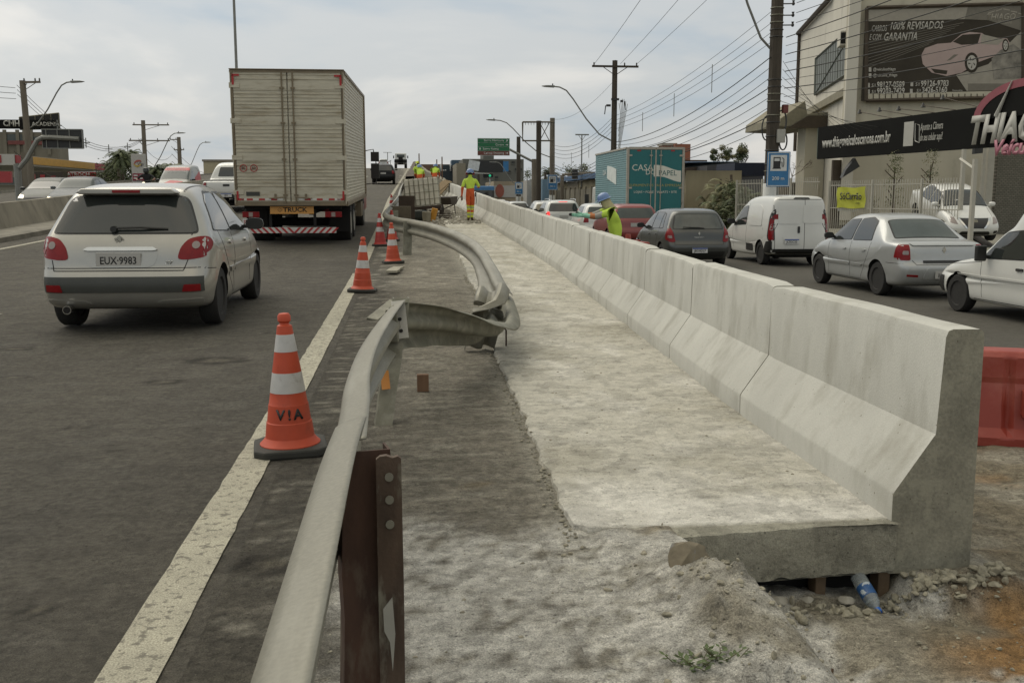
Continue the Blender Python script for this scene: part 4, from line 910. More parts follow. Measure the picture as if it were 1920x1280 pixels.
def colmat(name, fine=.3, rough=.9, bumpd=.004, sc=180, spk=None, crack=0., flake=None):
    m = bpy.data.materials.new(name); m.use_nodes = True; nt = m.node_tree; n = nt.nodes; l = nt.links; b = n['Principled BSDF']; b.inputs['Roughness'].default_value = rough; b.inputs['Specular IOR Level'].default_value = .25
    at = n.new('ShaderNodeVertexColor'); at.layer_name = 'col'; tc = n.new('ShaderNodeTexCoord')
    def nz(s, d, r=.6, st=None):
        q = n.new('ShaderNodeTexNoise'); q.inputs['Scale'].default_value = s; q.inputs['Detail'].default_value = d; q.inputs['Roughness'].default_value = r
        if st: mp = n.new('ShaderNodeMapping'); mp.inputs['Scale'].default_value = st; l.new(tc.outputs['Object'], mp.inputs[0]); l.new(mp.outputs[0], q.inputs['Vector'])
        else: l.new(tc.outputs['Object'], q.inputs['Vector'])
        return q.outputs[0]
    def mr(i, a, b_, c, d):
        q = n.new('ShaderNodeMapRange'); q.inputs[1].default_value = a; q.inputs[2].default_value = b_; q.inputs[3].default_value = c; q.inputs[4].default_value = d; l.new(i, q.inputs[0]); return q.outputs[0]
    def sc_(v, s): q = n.new('ShaderNodeVectorMath'); q.operation = 'SCALE'; l.new(v, q.inputs[0]); l.new(s, q.inputs[3]); return q.outputs[0]
    f1 = nz(sc, 4, .7); f2 = nz(sc * .12, 6, .65); f3 = nz(sc * .03, 5, .6, (1, 1.6, 1))
    o = sc_(at.outputs[0], mr(f1, .3, .7, 1 - fine, 1 + fine)); o = sc_(o, mr(f2, .3, .7, 1 - fine * .6, 1 + fine * .6)); o = sc_(o, mr(f3, .3, .7, .92, 1.08))
    hgt = f1
    if flake:
        fk = nz(flake[0], 12, .74, (1, 1.1, 1)); o = sc_(o, mr(fk, .5, .53, 1.08, flake[1])); fk2 = nz(flake[0] * 3.1, 10, .78); o = sc_(o, mr(fk2, .545, .565, 1.03, flake[2]))
        vp = n.new('ShaderNodeTexVoronoi'); vp.inputs['Scale'].default_value = 21; l.new(tc.outputs['Object'], vp.inputs['Vector']); o = sc_(o, mr(vp.outputs['Distance'], .05, .13, .35, 1))
    if spk:
        vo = n.new('ShaderNodeTexVoronoi'); vo.inputs['Scale'].default_value = spk[0]; l.new(tc.outputs['Object'], vo.inputs['Vector'])
        k = mr(vo.outputs['Distance'], .0, .12, 1, 0); wn_ = n.new('ShaderNodeTexWhiteNoise'); l.new(vo.outputs['Position'], wn_.inputs['Vector'])
        k2 = mr(wn_.outputs[0], spk[1], spk[1] + .02, 0, 1); mu = n.new('ShaderNodeMath'); mu.operation = 'MULTIPLY'; l.new(k, mu.inputs[0]); l.new(k2, mu.inputs[1])
        mi = n.new('ShaderNodeMixRGB'); mi.inputs[2].default_value = (*spk[2], 1); l.new(mu.outputs[0], mi.inputs[0]); l.new(o, mi.inputs[1]); o = mi.outputs[0]
    if crack:
        v2 = n.new('ShaderNodeTexVoronoi'); v2.feature = 'DISTANCE_TO_EDGE'; v2.inputs['Scale'].default_value = .55
        wv = n.new('ShaderNodeTexNoise'); wv.inputs['Scale'].default_value = 2.5; wv.inputs['Detail'].default_value = 6; l.new(tc.outputs['Object'], wv.inputs['Vector'])
        ad = n.new('ShaderNodeMixRGB'); ad.blend_type = 'ADD'; ad.inputs[0].default_value = .8; l.new(tc.outputs['Object'], ad.inputs[1]); l.new(wv.outputs['Color'], ad.inputs[2]); l.new(ad.outputs[0], v2.inputs['Vector'])
        k = mr(v2.outputs['Distance'], .0, .008, 1, 0); k2 = mr(nz(.7, 3), .5, .6, 0, crack); mu = n.new('ShaderNodeMath'); mu.operation = 'MULTIPLY'; l.new(k, mu.inputs[0]); l.new(k2, mu.inputs[1])
        mi = n.new('ShaderNodeMixRGB'); mi.inputs[2].default_value = (.02, .018, .014, 1); l.new(mu.outputs[0], mi.inputs[0]); l.new(o, mi.inputs[1]); o = mi.outputs[0]
    l.new(o, b.inputs['Base Color'])
    bp = n.new('ShaderNodeBump'); bp.inputs['Distance'].default_value = bumpd; l.new(hgt, bp.inputs['Height']); bp2 = n.new('ShaderNodeBump'); bp2.inputs['Distance'].default_value = bumpd * 3; l.new(f2, bp2.inputs['Height']); l.new(bp.outputs[0], bp2.inputs['Normal']); l.new(bp2.outputs[0], b.inputs['Normal'])
    return m
M_ASPH = colmat('asphalt', .55, .88, .009, 210, (60, .88, (.34, .32, .27)), crack=.9, flake=(4.2, .9, .86))
M_EARTH = colmat('earth_and_dust', .5, .95, .013, 190, (40, .88, (.40, .37, .3)), flake=(9, .84, .76))
M_SLAB = colmat('fresh_concrete', .26, .92, .007, 170, (38, .9, (.12, .1, .07)), flake=(3.4, .87, .8), crack=.35)
def spaced(a, b, s0, gr):
    out = [a]; s = s0
    while out[-1] < b: out.append(out[-1] + s); s *= gr
    out[-1] = b; return out
# deck of the main road (both carriageways), one sheet
ys = [-6, -3, -1, 0, 1] + spaced(1.8, 16, .045, 1.003)[0:] + spaced(16.2, 300, .25, 1.03)
xs = [-24, -20, -16, -13, -11.6, -10.4] + [-10 + i * .4 for i in range(13)] + [-4.9 + i * .06 for i in range(62)] + [-1.2 + .04 * i for i in range(48)] + [.72, .8, 1.0]
def build_deck():
    vs = []; fs = []; mis = []; nx = len(xs) + 2
    for Y in ys:
        row = xs + [max(1.0, foot(Y) * .6), foot(Y) + .3 if Y > 3.75 else 1.0]
        for i, x in enumerate(row):
            X = x + xc(Y)
            if Y <= 3.75 and i >= len(xs) - 3: X = min(X, .72)
            z = prof(Y) + (.004 * fbm(x * 3, Y * 3) if -1.2 < x < 1.2 and Y < 16 else 0)
            if i >= len(xs) - 3: z -= .012
            if x > .66 and Y < 3.75: z -= .03
            if x < -11.5: z -= .18
            vs.append((X, Y, z))
    for j in range(len(ys) - 1):
        for i in range(nx - 1): a = j * nx + i; fs.append((a, a + 1, a + nx + 1, a + nx)); mis.append(1 if (ys[j] < 14 and i < len(xs) and xs[i] > -.66) else 0)
    g = G(); g.add(vs, fs); g.m = mis; o = obj('road', g, [M_ASPH, M_EARTH], smooth=True); tag(o, kind='structure'); set_col(o, ground_col); return o
build_deck()
# side street sheet, out to the horizon
g = G(); XS = [-2500, -400, -60, -26, 2.9, 3.6, 5, 7, 9, 11, 12.9, 60, 300, 2500]; YS = [-300, -20, -5, 0, 4, 7, 10, 14, 20, 30, 45, 70, 100, 160, 260, 400, 900, 2900]
g.grid(lambda i, j: (XS[i], YS[j], ST - (.5 if XS[i] > 400 else 0)), len(XS), len(YS))
o = obj('ground', g, colmat('street_asphalt', .25, .85, .004, 90, crack=.5)); tag(o, kind='structure'); set_col(o, lambda x, y: (.075, .07, .058) if 3 < x < 14 else (.17, .16, .12))
# retaining wall under the ramp on both sides
g = G(); YY = [3.9, 5, 8, 12, 18, 25, 33, 45, 60, 90, 130, 180, 230, 290]
g.grid(lambda i, j: (foot(YY[i]) + xc(YY[i]) + (.3, .3)[j], YY[i], (prof(YY[i]) - .03, ST - .3)[j]), len(YY), 2)
g.grid(lambda i, j: (-24 + xc(YY[i]), YY[i], (prof(YY[i]) - .01, ST - .3)[j]), len(YY), 2)
tag(obj('retaining_wall', g, mat('old_concrete', (.26, .245, .2), .9, var=.25, scale=1.5, bump=.004)), kind='structure')
# kerb and pavement on the far side of the street
g = G(); g.box(13.05, 60, ST + .06, .18, 200, .16); tag(obj('kerb', g, mat('kerb_concrete', (.3, .28, .23), .9, var=.2), bev=.02), kind='structure')
g = G(); g.box(17.1, 60, ST + .06, 7.9, 200, .13); tag(obj('pavement', g, mat('pavement', (.24, .22, .18), .9, var=.25, scale=.8, bump=.003)), kind='structure')
# earth around the end of the slab
ex = spaced(.5, 7.4, .022, 1.012); ey = [-2, 0, 1.2] + spaced(1.9, 12.5, .022, 1.012)
g = G(); g.grid(lambda i, j: (ex[i], ey[j], min(earth_z(ex[i], ey[j]), -.12 if (ey[j] > 3.75 and ex[i] < foot(ey[j]) + .3) else 9) if ex[i] < 6.6 else ST - .03), len(ex), len(ey))
o = obj('earth', g, M_EARTH, smooth=True, ang=70); tag(o, kind='structure'); set_col(o, earth_col)
# concrete slab
SY = [3.62 + .05 * i for i in range(120)] + spaced(9.65, 62, .15, 1.03)
def slab_z(x, y): return prof(y) + .022 + .004 * fbm(x * 2.5, y * 2.5, 5) + .003 * fbm(x * 12, y * 12, 6)
def build_slab():
    g = G(); NX = 46; rows = []
    def P(i, j):
        Y = SY[i]; l = slab_left(Y); r = foot(Y) + .02
        if Y < 3.9: l = l + (1.02 - l) * sm(3.9, 3.62, Y) ** 2
        t = j / (NX - 1); x = l + (r - l) * t ** 1.15
        yy = Y + (.09 * (x - 1.06) + .006 * fbm(x * 18, 3) if i == 0 else 0)
        z = slab_z(x, Y)
        if j == 0: z = prof(Y) - .03
        if j == 1: z = z - .006
        if i == 0: z -= .004
        return (x + xc(Y), yy, z)
    g.grid(P, len(SY), NX)
    def F(i, j):                         # end face
        x = lerp(1.0, 1.96, j / 40); yy = 3.62 + .09 * (x - 1.06) + .006 * fbm(x * 18, 3)
        z = (slab_z(x, 3.62) - .004, slab_z(x, 3.62) - .012, -.06, -.12, -.185 - .012 * fbm(x * 14, 2))[i]
        return (x, yy - (0, .004, .006, .004, .0)[i] + .003 * fbm(x * 9, z * 30, 4), z)
    g.grid(F, 5, 41)
    g.add([(1.0, 3.62, -.19), (1.96, 3.70, -.19), (1.96, 4.6, -.19), (1.0, 4.6, -.19)], [(0, 1, 2, 3)])
    o = obj('concrete_slab', g, M_SLAB, smooth=True, ang=50); tag(o, kind='structure')
    def col(x, y):
        c = c3(SLABC, SLABD, sm(-.1, .6, fbm(x * 1.2, y * .9, 14) + .3 * fbm(x * 5, y * 9, 15)))
        c = c3(c, DUST, .5 * sm(.1, .5, fbm(x * 2.1, y * 1.1, 18) + .2 * fbm(x * 9, y * 9, 19)))
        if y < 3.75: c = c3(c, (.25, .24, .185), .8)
        elif y < 4.8: c = c3(c, DUST, .9 * sm(4.5, 3.85, y + .5 * fbm(x * 3, y * 3, 2) + .15 * fbm(x * 14, y * 14, 2)))
        if y > 36: c = c3(c, SLABD, .6)
        return c
    set_col(o, col)
build_slab()
# near-black block added to put the shade into the void under the slab
g = G(); g.box(1.5, 3.98, -.3, 1.5, .3, .3); tag(obj('void_shade_block', g, DARK), kind='structure')
# ------------------------------------------------------------------ new concrete barrier, one object per segment
BARM = mat('barrier_concrete', (.455, .45, .405), .85, var=.12, scale=2.2, bump=.0014, bscale=140, col2=(.33, .32, .275), c2lo=.5, c2hi=.7, c2s=3.8, stretch=(1, 1, .4), fine=.07, pores=34)
BARE = mat('barrier_raw_shaded_end', (.235, .225, .175), .9, pores=42, var=.28, scale=6, bump=.003, bscale=90, col2=(.27, .26, .2), c2lo=.55, c2hi=.62, c2s=9, fine=.15)  # raw end face, its shade from facing away from the light painted in
PROF = [(0, -.0), (0, .13), (.006, .145), (.15, .355), (.167, .378), (.186, .77), (.196, .795), (.215, .802), (.325, .802), (.342, .79), (.345, .76), (.345, -.05)]
def barrier(k, y0, y1, label, first=False):
    g = G(); n = 14; PF = list(PROF)
    if first: PF = [(0, -.02)] + PF[1:-1] + [(.345, -.2), (.0, -.2)]; PF = [(0.0, -.2)] + PF[1:-1]
    m = len(PF)
    def pt(i, j):
        Y = y0 + .006 + (y1 - y0 - .012) * i / n; px, pz = PF[j]
        gro = .012 if i in (0, n) and not (first and i == 0) else 0
        e = .0035 * fbm(Y * 1.6, px * 6 + pz * 3, 5)
        x = foot(Y) + px + e + gro * (1 if px < .17 else 0)
        if pz > .75: x += .01 * fbm(Y * .8, k * 3.1)
        return (x + xc(Y), Y, prof(Y) + pz - gro * (1 if pz > .76 else 0) + .004 * fbm(Y * 2.1, px * 4, 7) * (pz > .7) + (.006 * sin(k * 2.3)) * (pz > .7))
    g.grid(pt, n + 1, m)
    o_n = len(g.f)
    base = len(g.v) - (n + 1) * m
    g.mi = 1; g.f.append([base + j for j in range(m)]); g.m.append(1); g.f.append([base + n * m + j for j in range(m)][::-1]); g.m.append(1)
    g.f.append([base + 0, base + m - 1, base + n * m + m - 1, base + n * m]); g.m.append(1)
    o = obj('concrete_barrier', g, [BARM, BARE], smooth=True, ang=30)
    tag(o, label, 'barrier', 'new concrete barrier segments'); return o
ORD = ['', 'second', 'third', 'fourth', 'fifth', 'sixth', 'seventh', 'eighth', 'ninth', 'tenth']
for k in range(23):
    y0 = 3.7 + 2.05 * k
    lab = 'near end segment of pale concrete barrier showing its raw grey end face with painted shade' if k == 0 else ('%s pale concrete barrier segment counted from the near end' % ORD[k] if k < 10 else 'far pale concrete barrier segment beyond the tenth towards the rubble')
    barrier(k, y0, y0 + 2.05, lab, k == 0)
# rusty edge beam beyond the new part: old dark barrier with rubble
def long_wall(name, label, cat, y0, y1, dx, w, h, m, zf=lambda y: 0, step=3, kind=None, xoff=None):
    g = G(); n = max(2, int((y1 - y0) / step)); 
    def P(i, j):
        Y = lerp(y0, y1, i / n); x = (xoff(Y) if xoff else dx + xc(Y)); q = [(0, 0), (0, h), (w, h), (w, 0)][j]
        return (x + q[0], Y, prof(Y) + q[1] + zf(Y) * (1 if j in (1, 2) else 0))
    g.grid(P, n + 1, 4); g.f.append([len(g.v) - 4 * (n + 1) + j for j in range(4)]); g.m.append(0); g.f.append([len(g.v) - 4 + j for j in range(4)]); g.m.append(0)
    o = obj(name, g, m); tag(o, label, cat, kind=kind); return o
OLDC = mat('old_wall_concrete', (.2, .185, .14), .95, var=.35, scale=1.2, bump=.01, bscale=14)
# median wall
g = G(); n = 60
def P(i, j):
    Y = -4 + 290 * (i / n) ** 1.6; q = [(-.05, -.02), (-.0, .0), (.28, .8), (.45, .8), (.73, .0)][j]; return (-11.5 + q[0] + .37 + xc(Y), Y, prof(max(Y, 0)) + q[1])
g.grid(P, n + 1, 5)
MEDC = mat('median_concrete', (.22, .2, .155), .9, var=.25, scale=1.4, stretch=(1, 1, .3), bump=.004, col2=(.12, .11, .08), c2lo=.52, c2hi=.75, c2s=2.5)
tag(obj('median_wall', g, MEDC), 'weathered grey concrete wall dividing the two carriageways behind the silver hatchback', 'wall')
g = G(); g.grid(lambda i, j: ([-11.3, -9.55, -9.45, -9.45][j] + xc(-4 + 290 * (i / 60) ** 1.6), -4 + 290 * (i / 60) ** 1.6, prof(max(-4 + 290 * (i / 60) ** 1.6, 0)) + [.16, .15, .11, -.02][j]), 61, 4)
tag(obj('kerb', g, mat('median_kerb', (.2, .185, .15), .95, var=.3, scale=3, bump=.004)), kind='structure')
# steel rail on the far side of the median
def wsweep(path, rolls, prof_pts=None, sub=6):
    """w-beam swept along path points; roll about the path, face to the left of travel"""
    PP = prof_pts or [(.155, .0), (.15, .014), (.125, .06), (.105, .08), (.08, .083), (.058, .07), (.03, .018), (0, .004), (-.03, .018), (-.058, .07), (-.08, .083), (-.105, .08), (-.125, .06), (-.15, .014), (-.155, .0)]
    P = [Vector(p) for p in path]; pts = []; rl = []
    for i in range(len(P) - 1):
        p0 = P[max(i - 1, 0)]; p1 = P[i]; p2 = P[i + 1]; p3 = P[min(i + 2, len(P) - 1)]
        for k in range(sub):
            t = k / sub; pts.append(.5 * ((2 * p1) + (-p0 + p2) * t + (2 * p0 - 5 * p1 + 4 * p2 - p3) * t * t + (-p0 + 3 * p1 - 3 * p2 + p3) * t ** 3)); u = t * t * (3 - 2 * t); rl.append(lerp(rolls[i], rolls[i + 1], u))
    pts.append(P[-1]); rl.append(rolls[-1]); g = G()
    def Q(i, j):
        d = (pts[min(i + 1, len(pts) - 1)] - pts[max(i - 1, 0)]); d.normalize()
        left = Vector((0, 0, 1)).cross(d).normalized(); up = d.cross(left).normalized(); M = Matrix.Rotation(rl[i], 3, d); L = M @ left; Uu = M @ up; h, dd = PP[j]
        return pts[i] + L * dd + Uu * h
    g.grid(Q, len(pts), len(PP)); return g
# ------------------------------------------------------------------ bent steel guardrail
GALV = mat('galvanised_rail', (.2, .19, .15), .5, .35, var=.12, scale=4, stretch=(1.6, .25, 1.6), col2=(.27, .26, .215), c2lo=.46, c2hi=.72, c2s=6, bump=.0006, bscale=90, fine=.12)
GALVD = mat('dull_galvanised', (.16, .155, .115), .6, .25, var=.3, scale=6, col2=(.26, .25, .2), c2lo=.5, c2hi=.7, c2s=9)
RUST = mat('rusty_steel', (.055, .027, .016), .8, .1, var=.45, scale=9, stretch=(1, 1, .3), col2=(.11, .085, .06), c2lo=.54, c2hi=.66, c2s=7, bump=.001, bscale=120)
rail = thing('guardrail', 'bent galvanised steel guardrail on rusty posts beside the white edge line', 'guardrail')
def beam(path, rolls, sub=8, m=None, lab=None, parent=rail, prm=None):
    o = obj('rail_beam', wsweep(path, [R(a) for a in rolls], None, sub), m or GALV, parent, smooth=True, ang=60)
    s = o.modifiers.new('s', 'SOLIDIFY'); s.thickness = .004; s.offset = 0
    if lab: o['label'] = lab
    return o
beam([(-.16, -.8, .54), (-.162, .6, .54), (-.162, 1.6, .54), (-.162, 2.4, .54), (-.152, 2.86, .54)], [11, 11, 11, 11, 11])
beam([(-.142, 2.6, .536), (-.15, 3.1, .535), (-.165, 3.7, .53), (-.15, 4.5, .53), (-.09, 5.5, .53), (-.03, 6.15, .54)], [11, 11, 10, 10, 9, 8])
def rp(x, y, z, r=0): return ((x, y, z + prof(y)), r)
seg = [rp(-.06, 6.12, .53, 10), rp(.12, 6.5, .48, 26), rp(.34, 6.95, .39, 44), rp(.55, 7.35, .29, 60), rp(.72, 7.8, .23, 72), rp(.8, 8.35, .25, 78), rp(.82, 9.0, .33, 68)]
beam([a for a, b in seg], [b for a, b in seg], 8, GALVD, lab='twisted crumpled length of rail lying over')  # darker galvanised colour puts in the turned-over back's shade along with its dirt
seg = [rp(.81, 8.8, .36, 55), rp(.84, 9.8, .4, 40), rp(.9, 11.2, .47, 18), rp(.92, 12.6, .53, 5), rp(.88, 14.2, .55, 0), rp(.76, 16, .56, 0), rp(.52, 18.2, .56, 0), rp(.15, 20.2, .56, 0), rp(-.2, 21.5, .56, 0), rp(-.44, 23.4, .56, 0), rp(-.46, 26, .56, 0), rp(-.34, 31, .56, 0), rp(-.2, 37, .56, 0)]
beam([a for a, b in seg], [b for a, b in seg], 8)
seg = [(-.2 + .15 * sm(37, 60, y) + xc(y), y, .56 + prof(y)) for y in (36.8, 42, 50, 60, 80, 110, 150, 190, 230)]
beam(seg, [0] * len(seg), 4)
def bolt_(x, y, z, p=rail, r=.02, rot=None):
    g = G(); g.lathe([(r, 0), (r * .95, r * .35), (r * .5, r * .6), (.001, r * .65)], 12, M=rot or Matrix.Rotation(R(-42), 3, 'Y')); return obj('bolt', g, GALVD, p, smooth=True, loc=(x, y, z))
for y in (2.5, 2.72): bolt_(-.178, y, .657, r=.026)
for y in (6.02,): bolt_(-.09, y, .66)
def cpost(base, top, w, fl, m, yaw, name='post', parent=rail):
    g = G(); b = Vector(base); t = Vector(top); d = (t - b); 
    ax = Vector((cos(yaw), sin(yaw), 0)); ay = Vector((-sin(yaw), cos(yaw), 0)); th = .006
    sec = [(-w / 2, -.0), (-w / 2, fl), (-w / 2 + th, fl), (-w / 2 + th, th), (w / 2 - th, th), (w / 2 - th, fl), (w / 2, fl), (w / 2, 0)]
    g.grid(lambda i, j: b + d * (i / 8) + ax * (sec[j][0] + .003 * sin(i * 2.1)) + ay * sec[j][1], 9, len(sec), closed=True)
    g.f.append([len(g.v) - 8 + j for j in range(8)]); g.m.append(0)
    return obj(name, g, m, parent, smooth=True, ang=30)
# near post: rusty channel, its flange facing the camera-right
p1_ = cpost((-.115, 2.5, -.2), (-.11, 2.52, .675), .13, .075, RUST, R(12))
g = G(); rt = Matrix.Rotation(R(12), 3, 'Z')
def flange(g, x0, z0, z1, w, y): g.box(x0, y, (z0 + z1) / 2, w, .005, z1 - z0)
g.prism([(-.03, -.2), (.034, -.2), (.036, .3), (.034, .662), (.026, .668), (.012, .664), (-.004, .67), (-.02, .668), (-.03, .66)], 2.472, 2.492, 'y')
fl_ = obj('flange_face', g, mat('rust_grey', (.075, .05, .034), .75, .15, var=.5, scale=14, stretch=(1, 1, .3), col2=(.19, .175, .13), c2lo=.5, c2hi=.6, c2s=9, bump=.002), p1_, loc=(-.055, .012, 0))
g = G()
for z in (.615, .555, .49): g = G(); g.cyl((-.052, 2.486, z), (-.052, 2.478, z), .011, n=14); obj('bolt_hole', g, mat('pale_hole', (.2, .19, .15), .9), p1_)
g = G(); g.prism([(-.028, .07), (-.004, .1), (.002, -.0), (-.006, -.1), (-.012, -.02), (-.026, .01)], 2.462, 2.468); obj('cement_splash', g, mat('cement_splash', (.3, .29, .25), .9), p1_, loc=(-.045, 0, .2))
g = G(); g.prism([(-.16, .42), (-.165, .62), (-.11, .63), (-.11, .42)], 2.56, 2.66); obj('spacer', g, GALVD, rail, bev=.01)
p2_ = cpost((-.15, 5.72, -.02), (-.03, 6.2, .7), .1, .09, GALVD, R(6))
g = G(); g.box(.0, 0, 0, .085, .006, .26); pl_ = obj('top_plate', g, mat('bright_galvanised', (.42, .41, .37), .5, .3, var=.12, scale=8), p2_, loc=(-.045, 6.09, .58), rot=(R(-34), R(-6), 0))
for z in (-.08, 0, .08): g = G(); g.cyl((0, -.004, z), (0, -.008, z), .012, n=12); obj('bolt_hole', g, DARK, pl_)
g = G(); g.box(0, 0, 0, .05, .004, .12); obj('reflector', g, mat('orange_reflector', (.42, .17, .03), .4, var=.1), p2_, loc=(-.135, 5.85, .25), rot=(R(-34), R(-6), 0))
g = G(); g.prism([(-.11, .45), (-.13, .62), (-.06, .63), (-.05, .45)], 6.0, 6.1); obj('spacer', g, GALVD, rail, bev=.01)
for (x, y, lean) in ((.02, 20.3, 0), (-.3, 26, 0), (-.15, 33, 0), (0.0, 42, 0), (.02, 50, 0), (.1, 60, 0)):
    cpost((x + xc(y), y, prof(y) - .1), (x + .03 + xc(y), y + .1, prof(y) + .68), .17, .1, GALVD, R(8))
# folded end of rail standing by the twist, and torn beam pieces on the ground
g = wsweep([(.62, 8.5, .02), (.66, 8.45, .2), (.7, 8.4, .42), (.74, 8.6, .5)], [R(80)] * 4)
o = obj('rail_fragment', g, GALV, rail, smooth=True); s = o.modifiers.new('s', 'SOLIDIFY'); s.thickness = .004
g = G(); g.tube([(.86, 8.6, .02), (.86, 8.6, .17), (.84, 8.62, .19), (.66, 8.7, .19)], .008, 6)
tag(obj('steel_hook', g, RUST, smooth=True), 'thin bent steel rod standing in the slab beside the twisted rail', 'rod')
g = G(); g.prism([(-.08, 0), (.08, 0), (.07, .1), (-.07, .1)], -.25, .25); o = obj('beam_offcut', g, GALVD, loc=(-.25, 10.9, .02), rot=(R(18), R(8), R(-28)), bev=.01)
tag(o, 'short offcut of rusty channel lying tilted on the scraped asphalt', 'steel offcut')
g = G(); g.box(0, 0, .03, .07, .34, .008); g.box(-.035, 0, .015, .006, .34, .035); g.box(.035, 0, .015, .006, .34, .035)
tag(obj('beam_offcut', g, GALVD, loc=(-.14, 10.5, .06), rot=(R(-25), 0, R(-20))), 'second rusty channel offcut propped against the first one', 'steel offcut')
o = obj('wood_plank', G().prism([(-.09, -.5), (.09, -.5), (.1, -.1), (.07, .1), (.1, .5), (-.08, .48), (-.1, 0)], 0, .035, 'z'), mat('old_wood', (.3, .28, .22), .9, var=.25, scale=8, stretch=(8, 1, 1)), loc=(-.19, 16.6, .12), rot=(0, 0, R(-6)))
tag(o, 'grey curved plank lying beside the cone with the tall base', 'plank')
for (x, y, lab) in ((.05, 10.5, 'left wooden stake standing in the scraped asphalt'), (.42, 10.4, 'right wooden stake standing in the scraped asphalt'), (.1, 6.75, 'square brown wood block standing under the twisted rail')):
    g = G(); g.box(0, 0, .06, .08 if y < 8 else .05, .05, .12); tag(obj('wood_block', g, mat('brown_wood', (.14, .08, .045), .85, var=.3, scale=12, stretch=(1, 1, .2)), loc=(x, y, prof(y)), bev=.004), lab, 'wood block')
g = G(); g.box(.235, 10.45, .035 + prof(10.45), .36, .03, .02); tag(obj('wood_batten', g, mat('brown_wood', (1, 1, 1))), 'thin wooden batten lying between the two stakes', 'wood batten')
# ------------------------------------------------------------------ traffic cones
CONE = mat('cone_orange', (.46, .062, .022), .55, var=.12, scale=7, col2=(.33, .05, .02), c2lo=.55, c2hi=.75, c2s=9)
CONER = mat('cone_red', (.36, .03, .022), .55, var=.12, scale=7)
CONEW = mat('cone_white', (.5, .49, .47), .4, var=.1, scale=14, col2=(.33, .31, .28), c2lo=.58, c2hi=.72, c2s=12)
CBASE = mat('cone_base', (.032, .032, .026), .8, var=.2)
def cone(x, y, lab, m=CONE, rz=0, word=None, lean=0, fit=1.):
    t = thing('traffic_cone', lab, 'cone', (x, y, prof(y) + (.001)), rz, 'orange and white traffic cones'); t.rotation_euler.y = lean; t.scale = (fit,) * 3
    g = G(); w = .19; c = .055; g.prism([(-w + c, -w), (w - c, -w), (w, -w + c), (w, w - c), (w - c, w), (-w + c, w), (-w, w - c), (-w, -w + c)], 0, .045, 'z'); obj('base', g, CBASE, t, bev=.012)
    def rad(z): return lerp(.132, .042, (z - .05) / .6)
    cuts = [(.045, .162, m), (.055, .15, m), (.075, .134, m), (.16, .12, m), (.162, .1225, m), (.27, rad(.27), m)]
    g = G(); g.lathe([(.158, .04), (.158, .05), (.138, .07), (.128, .085), (rad(.165) + .004, .165), (rad(.168), .17), (rad(.26) + .003, .26), (rad(.262), .265), (rad(.325), .325)], 36); obj('lower_cone', g, m, t, smooth=True, ang=25)
    g = G(); g.lathe([(rad(.325) + .0015, .325), (rad(.43) + .0015, .43)], 36); obj('reflective_band', g, CONEW, t, smooth=True, ang=25)
    g = G(); g.lathe([(rad(.43) + .001, .43), (rad(.54), .54)], 36); obj('middle_cone', g, m, t, smooth=True, ang=25)
    g = G(); g.lathe([(rad(.54) + .0015, .54), (rad(.63) + .0005, .63)], 36); obj('reflective_band', g, CONEW, t, smooth=True, ang=25)
    g = G(); g.lathe([(rad(.63), .63), (.038, .675), (.026, .682), (.024, .688), (.034, .7), (.034, .725), (.026, .738), (.005, .742)], 24); obj('cap', g, m, t, smooth=True, ang=35)
    if word:
        for i, ch in enumerate(word):
            a = R(-90 - 24 + 24 * i); zc = .215; r = rad(zc) + .0035
            text(ch, .052, INK, t, (r * cos(a), r * sin(a), zc), rz=a + pi / 2, ext=.0015, bold=.03, rx=90 - 8)
    return t
cone(-.62, 5.2, 'large orange cone with two white bands and hand written black letters nearest us', rz=R(8), word='V!A', lean=R(-1), fit=.985)
cone(-.6, 13.6, 'orange cone leaning slightly on the white edge line behind the first cone', rz=R(-4), lean=R(2))
cone(-.24, 18.4, 'orange cone with broad base right in front of the bent rail', rz=R(10), lean=R(-2))
cone(-.58, 22.9, 'red cone standing left of the broad based orange cone', CONER, lean=R(-1))
cone(-.34, 24.6, 'red cone half hidden behind the rail curve', CONER)
cone(-.5, 36.2, 'small far orange cone beside the rail next to the water tank', CONER)
# ------------------------------------------------------------------ edge line and lane dashes
LINEM = mat('road_marking', (.34, .32, .245), .8, var=.2, scale=6, bump=.004, bscale=170, col2=(.15, .138, .105), c2lo=.54, c2hi=.6, c2s=26, fine=.45)
def mark(x0, w, y0, y1, wob=0.):
    g = G(); n = max(2, int((y1 - y0) / (.12 if y1 < 20 else 1.5)))
    g.grid(lambda i, j: ((x0 if not callable(x0) else x0(lerp(y0, y1, i / n))) + w * j + xc(lerp(y0, y1, i / n)) + wob * fbm(lerp(y0, y1, i / n) * 5, j * 9 + x0 if not callable(x0) else 1), lerp(y0, y1, i / n), prof(lerp(y0, y1, i / n)) + .006), n + 1, 2); return g
n_ = 0
g = G(); 
for a, b in ((-1, 16.4),): 
    h = mark(-.87, .17, a, b, .008); g.add(h.v, h.f)
h = mark(-.87, .17, 17, 230); g.add(h.v, h.f)
tag(obj('edge_line', g, LINEM), kind='structure')
g = G()
for k in range(-1, 22): h = mark(-4.62, .13, 7.6 + 12 * k, 11.6 + 12 * k); g.add(h.v, h.f)
tag(obj('lane_marking', g, LINEM), kind='structure')
g = G(); h = mark(-8.75, .15, -2, 230); g.add(h.v, h.f); tag(obj('edge_line', g, LINEM), kind='structure')
